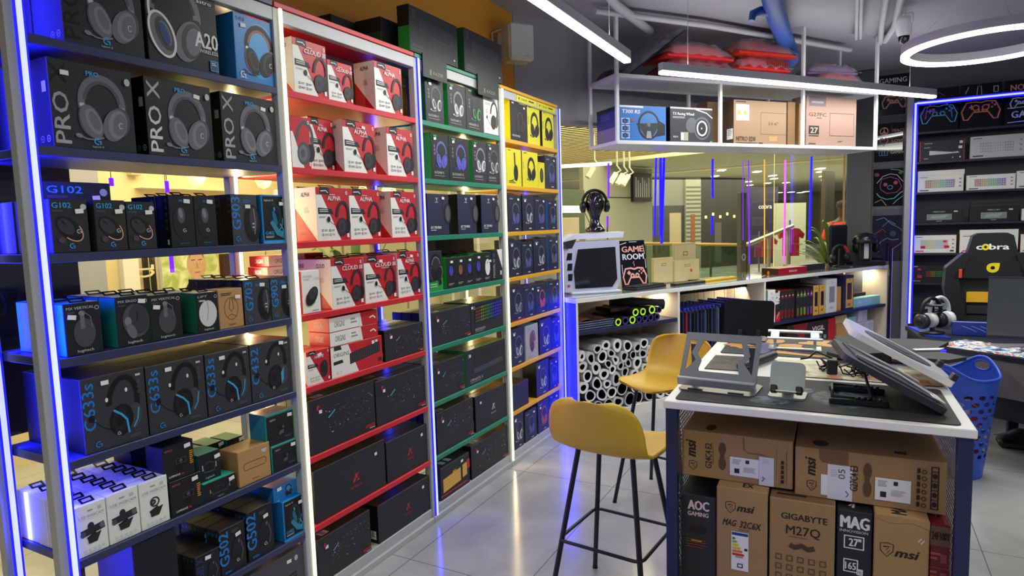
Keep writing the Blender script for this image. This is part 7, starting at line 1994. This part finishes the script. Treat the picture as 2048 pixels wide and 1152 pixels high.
# slatted ceiling; an added glowing sheet above stands in for lit slats
mb = MB()
for i in range(60): mb.box(-14, 3, 8.9+.24*i, 8.9+.24*i+.12, 3.40, 3.409, M('6b6247', .7))
mb.build('ceiling_slats', kind='structure')
mb = MB(); mb.box(-14, 3, 8.6, 24, 3.411, 3.45, LUM); mb.build('ceiling_glow_sheet', kind='structure')
p0 = at(1150, 360, 19.8); p1 = at(1760, 312, 14.6)
d = p1-p0; L = d.length
mb = MB(); mb.box(-4, L+2, 0, .4, 2.9, 3.39, CRM, M4=T3((p0.x, p0.y, 0), rz=math.atan2(d.y, d.x))); mb.build('trim_4', kind='structure')
mb = MB(); mb.prism([(-16, 17), (-2, 13.5), (4, 13), (4, 42), (-16, 42)], 2.92, 3.0, M('b9b698', .7, noise=.05)); 
mb.build('ceiling_far', kind='structure')
mb = MB(); mb.box(-16, 5, 40, 40.2, 0, 3.4, M('7a765e', .7, noise=.3, scale=.8)); mb.build('wall_far', kind='structure')
area('mall_light', (-3.2, 22, 2.85), (-3.2, 22, 0), 9, 8, 1100, (1, .93, .68))
for i, (x, y) in enumerate([(1443, 340), (1430, 352), (1392, 392), (1405, 389), (1375, 391), (1497, 363), (1514, 343), (1500, 370), (1535, 366), (1548, 357), (1545, 351), (1572, 365), (1640, 337), (1642, 343), (1647, 352), (1651, 359), (1660, 379), (1664, 387), (1500, 389), (1518, 390), (1558, 385), (1582, 384), (1601, 385), (1612, 383), (1594, 388), (1584, 392)]):
    v = rt*((x-1024)/FPX)+dn*((y-576)/FPX)+fw
    q = EYE+v*((2.915-1.55)/v.z)
    mb = MB(); s = .16 if y < 380 else .22
    mb.box(-s*1.2, s*1.2, -s*.6, s*.6, -.02, .0, M('fff8e0', .4, emit=3.0)); mb.build('ceiling_lamp', loc=q, rz=1.9, label='small bright ceiling lamp panel in the mall beyond the glass', cat='lamp', group='ceiling lamp panels in the mall')
# grey partition wall with a dark sign, shopfronts
def wallpx(x0, x1, dep0, dep1, z0, z1, m, name, label, cat='panel', grp=None, th=.12, art=None):
    a = at(x0, 440, dep0); b = at(x1, 440, dep1); a.z = b.z = 0; d = b-a
    mb = MB(); mb.box(0, d.length, 0, th, z0, z1, m, .002)
    if art: art(Art(mb, (0, 0, z0), (1, 0, 0), (0, 0, 1), (0, -1, 0), d.length, z1-z0, .003))
    return mb.build(name, loc=a, rz=math.atan2(d.y, d.x), label=label, cat=cat, group=grp)
wallpx(1168, 1305, 14.5, 16.5, 0, 2.88, MGR, 'partition_wall', 'grey mall partition wall left beyond the window', 'wall', art=lambda A: (A.rect(.0, .74, 1, .75, M('3a3a32')), A.rect(.3, .4, .32, .5, K1)))
wallpx(1268, 1303, 15.75, 16.25, 2.05, 2.75, M('191b18', .3), 'shop_sign', 'dark reflective sign high on the grey mall partition', 'sign', art=lambda A: [A.rect(.1+.12*i, .15, .16+.12*i, .85-.1*(i % 3), LGR) for i in range(7)])
wallpx(1120, 1170, 12.0, 12.5, .0, 2.2, M('52604a', .4), 'shop_display', 'dull green shop panel between shelving and mannequin head', 'panel', art=lambda A: (A.rect(.0, .80, 1, .86, M('f3efe0', .4, emit=1.2)), A.rect(.1, 0, .75, .76, M('b8a890'))))
wallpx(1305, 1372, 20, 20.5, 0, 2.9, M('3a3a32', .4, noise=.3, scale=2), 'shopfront', 'dark shopfront with pale curtain panel in the mall', 'shopfront', art=lambda A: (A.rect(.5, .1, .85, .62, M('a09070')), A.rect(0, .7, 1, 1, M('6f7064'))))
wallpx(1372, 1402, 20.4, 20.6, 0, 2.9, M('8f8d7c', .4), 'shopfront', 'narrow shopfront with half-closed slatted shutter', 'shopfront', art=lambda A: [A.rect(.02, .3+.045*i, .98, .32+.045*i, M('55554a')) for i in range(14)]+[A.rect(.3, .12, .6, .6, M('7a4a22'))])
wallpx(1402, 1490, 20.6, 21.5, 0, 2.9, MDK, 'shopfront', 'dark wide shopfront with small warm lights', 'shopfront', art=lambda A: [A.rect(.08+.16*i, .55+.03*(i % 2), .13+.16*i, .58+.03*(i % 2), M('ffcf7a', .4, emit=1.5)) for i in range(5)]+[A.rect(.3, .05, .45, .5, M('4a4a44'))])
wallpx(1490, 1556, 21.5, 22, 0, 2.6, M('2b2438', .4, noise=.3, scale=2), 'shopfront', 'dark violet shopfront with faint white lettering', 'shopfront', art=lambda A: A.text('cobra', .4, .72, .06, LGR, fit=.4, bold=.02))
wallpx(1553, 1612, 20, 20.5, .0, 2.0, M('a6a890', .5), 'white_board', 'large pale board in the mall behind the red shirts', 'board')
wallpx(1650, 1668, 17, 17.2, 0, 2.75, M('3a352c', .4), 'shop_column', 'dark mall column left of the person in red', 'column')
wallpx(1692, 1724, 13.6, 12.6, 0, 2.88, M('3b3a34', .4, noise=.3, scale=3), 'shopfront', 'dark glazed shopfront at the far right of window', 'shopfront')
# dark post with ring mark close to the glass
p = atG(1483, 540, DG+.6); p.z = 0
mb = MB(); mb.box(-.05, .05, -.03, .03, 0, 1.85, M('63645c', .4), .005); A = Art(mb, (-.055, -.03, 0), (1, 0, 0), (0, 0, 1), (0, -1, 0), .11, 1.85); A.ring(.5, .60, .016, .018, .009, LGR); mb.build('door_post', loc=p, rz=CRZ, label='dark upright post with pale ring mark outside the glass', cat='post')
# balustrade and handrails
GT = glass_mat('green_glass', (.62, .74, .66), 1.5)
a = at(1283, 487, 9.0); b = at(1500, 490, 8.2)
d = b-a; rz = math.atan2(d.y, d.x)
t = thing('balustrade', 'glass balustrade with brass handrail in the mall', 'balustrade', (a.x, a.y, 0), rz)
mb = MB(); mb.box(0, d.length, -.006, .006, .05, a.z-.03, GT); mb.build('glass_panel', t)
mb = MB(); mb.tube([(0, 0, a.z), (d.length, 0, b.z)], .022, M('b99a5a', .3, .7), 10); mb.build('handrail', t)
for k in range(4):
    mb = MB(); x = .05+k*(d.length-.1)/3; mb.cyl((x, .02, 0), (x, .02, a.z-.02), .015, M('9a9a90', .3, .6), n=8); mb.build('rail_post', t)
q0, q1 = at(1485, 493, 8.6), at(1585, 452, 9.6)
t = thing('escalator_rail', 'slanting metal escalator handrail beyond the glass', 'handrail', (q0.x, q0.y, 0))
b_ = Vector((q0.x, q0.y, 0))
mb = MB(); mb.tube([q0-b_, (q0*.85+q1*.15)-b_, q1-b_], .03, M('a8a290', .3, .5), 10); mb.build('handrail', t)
for f in (.1, .5, .9):
    q = q0.lerp(q1, f)-b_; mb = MB(); mb.cyl((q.x, q.y, 0), (q.x, q.y, q.z-.02), .025, MGR, n=8); mb.build('rail_post', t)
# shirts on stands
def shirt(px, py0, py1, dep, m, label):
    c = at(px, py0, dep); bt = at(px, py1, dep); h = c.z-bt.z
    t = thing('shirt_stand', label, 'clothes stand', (c.x, c.y, 0), YAW*0+.35, 'shirts on stands in the mall')
    o = [(-.20, 0), (.20, 0), (.20, h*.72), (.30, h*.62), (.34, h*.78), (.20, h*.97), (.08, h), (0, h*.95), (-.08, h), (-.20, h*.97), (-.34, h*.78), (-.30, h*.62), (-.20, h*.72)]
    s = h/.62
    mb = MB(); mx = Matrix(((s, 0, 0, 0), (0, 0, 1, 0), (0, 1, 0, bt.z), (0, 0, 0, 1)))
    mb.prism([(x*.8, y) for x, y in o], -.05, .05, m, mx); mb.build('shirt', t)
    mb = MB(); mb.cyl((0, 0.06, 0), (0, .06, c.z+.12), .015, M('8a8a80', .3, .6), n=8); mb.cyl((0, .06, 0), (0, .06, .02), .18, MGR, n=16); mb.build('stand', t)
shirt(1582, 456, 512, 9.8, M('b3202c', .8, noise=.1), 'red shirt on a stand in the mall, right one')
shirt(1536, 474, 514, 10.8, M('8a2a3a', .8, noise=.1), 'dull red shirt on a stand in the mall, middle one')
shirt(1520, 476, 514, 11.5, M('6a2a4a', .8, noise=.1), 'plum shirt on a stand in the mall, left one')
# potted plants
def plant(p, H, spread, n, label, pot='7a2020', seed=1, ph=.35):
    rr = random.Random(seed)
    t = thing('potted_plant', label, 'plant', (p.x, p.y, 0))
    mb = MB(); mb.lathe([(.0, 0), (.13, 0), (.17, ph), (.15, ph), (.14, ph-.04), (0, ph-.04)], M(pot, .5), 18); mb.build('pot', t)
    mb = MB(); G = M('4a6a2a', .5, noise=.3, scale=8)
    for i in range(n):
        a = rr.uniform(0, 2*PI); el = rr.uniform(.2, 1.2); Ln = H*rr.uniform(.5, 1.0)
        dx, dy = math.cos(a), math.sin(a)
        def fn(u, v, dx=dx, dy=dy, el=el, Ln=Ln):
            r = spread*u*math.cos(el*.6); z = ph+Ln*u*math.sin(el)*(1.15-.55*u*u)+.1*u
            wd = .035*math.sin(PI*min(1, u*1.02+.02))**.7*(2*v-1)
            return (dx*r-dy*wd, dy*r+dx*wd, z-.01*abs(2*v-1))
        mb.grid(fn, 8, 2, G)
    mb.build('foliage', t)
plant(at(1665, 500, 9.2), 1.2, .5, 46, 'leafy green potted plant outside the glass at right', '8a1a1a', 4, .75)
plant(Vector((-3.25, 3.62, 0)), 1.35, .45, 40, 'leafy potted plant behind the shelving glass', 'c8c2b0', 6, .8)
# a person in red standing in the mall
c = at(1684, 430, 10.9)
sk = M('3a241a', .55)
def skin_body(name, label, loc, rz):
    V = [(0, 0, .93), (0, 0, 1.10), (0, .01, 1.30), (0, .01, 1.43), (0, -.005, 1.52), (0, -.01, 1.60), (0, -.015, 1.70), (0, -.01, 1.77),
         (.10, 0, .88), (.11, -.01, .48), (.11, .02, .08), (.11, -.12, .03), (-.10, 0, .88), (-.11, .01, .48), (-.12, .03, .08), (-.12, -.11, .03),
         (.19, .01, 1.40), (.25, .02, 1.13), (.24, -.12, .95), (.23, -.18, .90), (-.19, .01, 1.40), (-.25, .02, 1.13), (-.16, -.2, 1.05), (-.10, -.26, 1.08)]
    R = [.14, .125, .14, .09, .05, .075, .085, .05, .085, .06, .042, .035, .085, .06, .042, .035, .06, .045, .033, .04, .06, .045, .033, .04]
    E = [(0, 1), (1, 2), (2, 3), (3, 4), (4, 5), (5, 6), (6, 7), (0, 8), (8, 9), (9, 10), (10, 11), (0, 12), (12, 13), (13, 14), (14, 15), (3, 16), (16, 17), (17, 18), (18, 19), (3, 20), (20, 21), (21, 22), (22, 23)]
    me = bpy.data.meshes.new(name); me.from_pydata(V, E, []); me.materials.append(sk)
    o = bpy.data.objects.new(name, me); COL.objects.link(o)
    md = o.modifiers.new('skin', 'SKIN')
    for i, r in enumerate(R):
        s = me.skin_vertices[0].data[i]; s.radius = (r, r); s.use_root = i == 0
    o.modifiers.new('sub', 'SUBSURF').levels = 1
    o.modifiers['sub'].render_levels = 2
    o.location = loc; o.rotation_euler = (0, 0, rz)
    return tag(o, label, 'person')
o = skin_body('person', 'person in a red top standing beyond the glass, holding something yellow', (c.x, c.y, 0), .3)
RT = M('c41a1e', .8, noise=.08)
mb = MB(); mb.lathe([(.17, .86), (.165, 1.05), (.175, 1.28), (.15, 1.42), (.06, 1.47)], RT, 20, sx=1.12, sy=.85)
for q, e_ in ((1, (.27, .02, 1.15)), (-1, (-.27, .02, 1.15))): mb.tube([(q*.14, .01, 1.40), (q*.20, .012, 1.36), e_], [.075, .07, .06], RT, 12)
mb.build('red_top', o)
mb = MB(); mb.lathe([(.15, .92), (.16, .86), (.12, .78)], M('1c1c24', .8), 18, sx=1.1, sy=.85)
for q in (-1, 1): mb.tube([(q*.09, 0, .88), (q*.105, 0, .48), (q*.115, .025, .07)], [.105, .08, .06], M('1c1c24', .8), 12)
mb.build('trousers', o)
mb = MB(); mb.lathe([(.088, 1.69), (.093, 1.74), (.08, 1.79), (.0, 1.815)], M('0d0a09', .8), 16, (0, .0, 0), sy=1.1); mb.build('hair', o)
mb = MB(); mb.lathe([(0, 0), (.05, .02), (.06, .12), (.0, .14)], M('e8b820', .6), 12, c=(0, 0, 0)); o2 = mb.build('yellow_bundle', loc=(c.x-.12, c.y-.30, 1.03), label='small yellow bundle held by the person in red', cat='bundle')
# --- glowing tubes that stand in for LED reflections in the window glass
VIO = M((.42, .10, 1.0), .4, emit=1.6); BLT = M((.10, .04, 1.0), .4, emit=1.7); PNK = M((.85, .35, .95), .4, emit=1.3); ORT = M((1.0, .66, .22), .4, emit=1.3); PALE = M((1.0, .9, .6), .4, emit=.9)
for i, (px, y0, y1, r, m, lb, lean) in enumerate([
    (1217, 326, 395, .010, VIO, 'short violet tube standing in for a reflection left of the window middle', 0), (1215, 432, 455, .010, VIO, 'very short violet tube standing in for a reflection below the short one', 0),
    (1312, 316, 474, .010, BLT, 'thin left tube of the blue trio standing in for reflections', -3), (1321, 316, 472, .014, BLT, 'thick middle tube of the blue trio standing in for reflections', 0), (1328, 316, 487, .014, BLT, 'longest right tube of the blue trio standing in for reflections', -5),
    (1425, 318, 396, .011, BLT, 'lone blue tube standing in for a reflection near window middle', 0), (1424, 431, 469, .011, BLT, 'short blue tube standing in for a reflection below the lone one', 0),
    (1497, 320, 528, .007, VIO, 'long slim violet tube standing in for a reflection beside the orange one', 2), (1529, 319, 527, .006, ORT, 'long slim orange tube standing in for a reflection in the glass', 0), (1549, 308, 534, .003, PALE, 'hair-thin pale hanging wire beside the orange tube', -2),
    (1571, 320, 525, .011, PNK, 'long pink tube standing in for a reflection before the red shirts', -3), (1623, 313, 480, .013, BLT, 'blue tube standing in for a reflection left of the plant', -4), (1486, 320, 480, .004, VIO, 'faint thin violet tube standing in for a reflection by the ring-marked post', 0)]):
    a = atG(px, y0); b = atG(px+lean, y1)
    t_ = MB(); t_.tube([(0, 0, 0), (b.x-a.x, b.y-a.y, b.z-a.z)], r, m, 8); t_.build('reflection_tube', loc=a, label=lb, cat='light tube', group='tubes standing in for reflections in the window')
for i, (px, y0, y1) in enumerate([(222, 356, 372), (333, 362, 385), (342, 510, 545)]):  # these too stand in for LED reflections in the shelving glass
    a = atX(px, y0, -2.6); b = atX(px, y1, -2.6)
    t_ = MB(); t_.cyl((0, 0, 0), (0, 0, b.z-a.z), .009, VIO, n=8); t_.cyl((0, 0, .001), (0, 0, 3.049-a.z), .0015, K0, n=5); t_.build('reflection_tube', loc=a, label='short violet tube standing in for a reflection behind navy bay glass, %s from left' % ORD[i+1], cat='light tube', group='tubes standing in for reflections behind the shelving')
# --- track spotlights under the beam
for i, (x, y) in enumerate([(1232, 347), (1246, 349), (1257, 351), (1187, 335)]):
    q = at(x, y, 13.0)
    t = thing('track_spotlight', 'cream track spotlight in the mall, %s from left' % ['second', 'third', 'fourth', 'first'][i], 'lamp', q, .6, 'track spotlights in the mall')
    mb = MB(); mb.cyl((0, 0, 0), (-.14, -.05, -.20), .055, CRW, n=12); mb.build('lamp_head', t)
    mb = MB(); mb.tube([(0, 0, 0), (.10, 0, .06), (.02, 0, .16), (.02, 0, 3.40-q.z)], .02, MGR, 6); mb.build('arm', t)
a, b = at(1120, 333, 12.5), at(1222, 327, 13.0)
mb = MB(); mb.tube([a, b], .035, M('fff6d8', .4, emit=2.2), 8); mb.build('track_light_bar', label='bright straight light bar in the mall above head', cat='lamp')
# ------------------------------------------------------------ what stands behind the shelving glass
XL = -5.0
mb = MB(); mb.box(XL-.15, XL, -3, 8.5, 0, 3.3, CRM); mb.build('wall_mall', kind='structure')
mb = MB(); mb.box(XL, -2.49, -3, 8.4, 3.05, 3.15, CRW); mb.build('ceiling_left', kind='structure')
def lp(x0, y0, x1, y1, m, name, label, cat, dx=.03, art=None, fl=False):
    a = atX(x0, y0, XL); b = atX(x1, y1, XL)
    mb = MB(); w_ = b.y-a.y; z0 = 0 if fl else b.z; h_ = a.z-z0
    mb.box(0, dx, 0, w_, 0, h_, m, .002)
    if art: art(Art(mb, (dx, 0, 0), (0, 1, 0), (0, 0, 1), (1, 0, 0), w_, h_, .001))
    return mb.build(name, loc=(XL+.002, a.y, z0), label=label, cat=cat)
lp(100, 300, 212, 700, M('9fa2ac', .6), 'wall_panel', 'grey wall panel far left behind the navy bay', 'panel', .10, None, True)
lp(235, 512, 283, 700, M('e8e4d6', .5), 'door_panel', 'white panel between the grey panel and black banner', 'panel', .06, None, True)
lp(268, 376, 462, 384, CRW, 'wall_ledge', 'pale horizontal ledge high on the cream wall', 'ledge', .10)
lp(252, 337, 273, 352, M('c9b98a', .5), 'wall_box', 'small grey box high on the cream wall', 'box', .06)
def clart(A):
    A.text('CL', .8, .62, .3, M('e0d8a8'), 90, fit=.16, bold=.01); A.stroke([(.35, 1), (.35, .45), (.95, .2)], .012, M('c8b060'))
lp(281, 500, 314, 640, M('14130f', .4), 'banner', 'black upright banner with pale CL lettering', 'banner', .04, clart)
def man(A):
    gm = mat_noise('a8b860', 'e8ecb8', 5, 'blurred_leaves'); A.rect(0, 0, 1, 1, gm)
    A.poly([(0, 0), (.1, .3), (.32, .46), (.42, .30), (.5, 0)], M('8a938c', .6)); A.poly([(.28, 0), (.3, .35), (.42, .52), (.48, .5), (.56, 0)], M('16171a', .6)); A.poly([(.56, 0), (.7, .48), (.78, .5), (.98, .30), (1, 0)], M('1d2024', .6)); A.poly([(.45, .52), (.5, 0), (.68, 0), (.72, .5), (.6, .42)], M('e4e0d0', .6))
    F = M('c8a078', .6); A.poly([(.49, .6), (.69, .6), (.70, .46), (.6, .38), (.48, .47)], M('b08860', .6)); A.ell(.59, .78, .15, .21, F); A.poly([(.47, .78), (.49, .6), (.59, .54), (.69, .6), (.72, .78)], F)
    A.ell(.46, .77, .02, .04, F); A.ell(.725, .77, .02, .04, F)
    A.poly([(.46, .84), (.5, .98), (.6, 1.0), (.7, .98), (.73, .84), (.69, .92), (.5, .92)], M('4a3826', .6))
    for q in (.535, .655): A.ell(q, .8, .018, .009, WHT); A.ell(q, .8, .008, .009, K1); A.stroke([(q-.035, .835), (q+.035, .84)], .012, M('4a3826'))
    A.poly([(.585, .8), (.61, .8), (.625, .715), (.575, .715)], M('b08a64')); A.stroke([(.555, .665), (.6, .66), (.645, .667)], .014, M('9a5a4a'))
    A.poly([(.0, 0), (.0, .4), (.12, .5), (.25, .35), (.14, .1)], M('d8cfa0', .6)); A.text('VY', .5, .06, .07, WHT, fit=.06)
lp(313, 500, 437, 630, PAP, 'advert_poster', 'lit advert poster of a man in a dark jacket', 'poster', .05, man)
lp(437, 508, 462, 640, M('22201a', .5), 'dark_frame', 'dark frame right of the man poster', 'panel', .05)
lp(480, 505, 600, 640, M('d9cd9a', .5), 'pale_board', 'pale framed board beyond the first yellow post', 'board', .05, lambda A: A.rect(.36, 0, .375, 1, M('6a6248')))
lp(640, 330, 860, 640, M('cfc79a', .6, noise=.1), 'shop_display', 'cream panel behind the red bay glass', 'panel', .06, lambda A: [A.rect(.1+.3*i, .1, .12+.3*i, .95, M('8a8262')) for i in range(3)])
lp(870, 350, 1000, 620, M('b9b48e', .5, noise=.1), 'shop_display', 'dull cream panel behind the green bay glass', 'panel', .06, lambda A: [A.rect(.12, .1, .16, .9, WHT), A.rect(.55, .1, .6, .9, WHT), A.poly([(.3, .8), (.34, .8), (.22, .5), (.18, .5)], WHT)])
for i, (px, py, X) in enumerate([(393, 355, -4.3), (527, 361, -4.3), (731, 384, -3.6), (778, 383, -3.6)]):
    q = atX(px, py, X)
    t = thing('pendant_bulb', 'warm glowing globe bulb behind the glass, %s from left' % ORD[i+1], 'lamp', q, 0, 'globe bulbs behind the shelving glass')
    mb = MB(); mb.lathe([(.0, -.07), (.045, -.05), (.065, 0), (.05, .045), (.02, .07), (.0, .075)], M((1, .82, .42), .3, emit=3.5), 18); mb.build('bulb', t)
    mb = MB(); mb.cyl((0, 0, .07), (0, 0, .12), .022, K1, n=10); mb.build('socket', t)
    mb = MB(); mb.cyl((0, 0, .12), (0, 0, 3.05-q.z), .004, K1, n=6); mb.build('cord', t)
    l = bpy.data.lights.new('bulb_light', 'POINT'); l.energy = 6; l.color = (1, .75, .35); l.shadow_soft_size = .07
    lo = bpy.data.objects.new('bulb_light', l); COL.objects.link(lo); lo.location = q+Vector((.12, 0, 0))

# dark display board behind the near end of the shelving
a = atX(158, 540, -2.62)
mb = MB(); mb.box(-.03, 0, -2.2, a.y, .86, 2.4, M('0d0e22', .35), .002)
for yy in (-2.0, a.y-.1): mb.box(-.025, -.005, yy-.02, yy+.02, 0, .8595, K1)
A = Art(mb, (0, a.y-1.2, .86), (0, 1, 0), (0, 0, 1), (1, 0, 0), 1.2, 1.54)
headset(A, .80, .36, .22, K0, M('161830'), K0, 0); headset(A, .4, .4, .22, K0, M('161830'), K0, 0); A.rect(.1, .62, .95, .63, M('3a3c70'))
mb.build('display_board', loc=(-2.62, 0, 0), label='dark board behind the glass at the near end of shelving', cat='board')
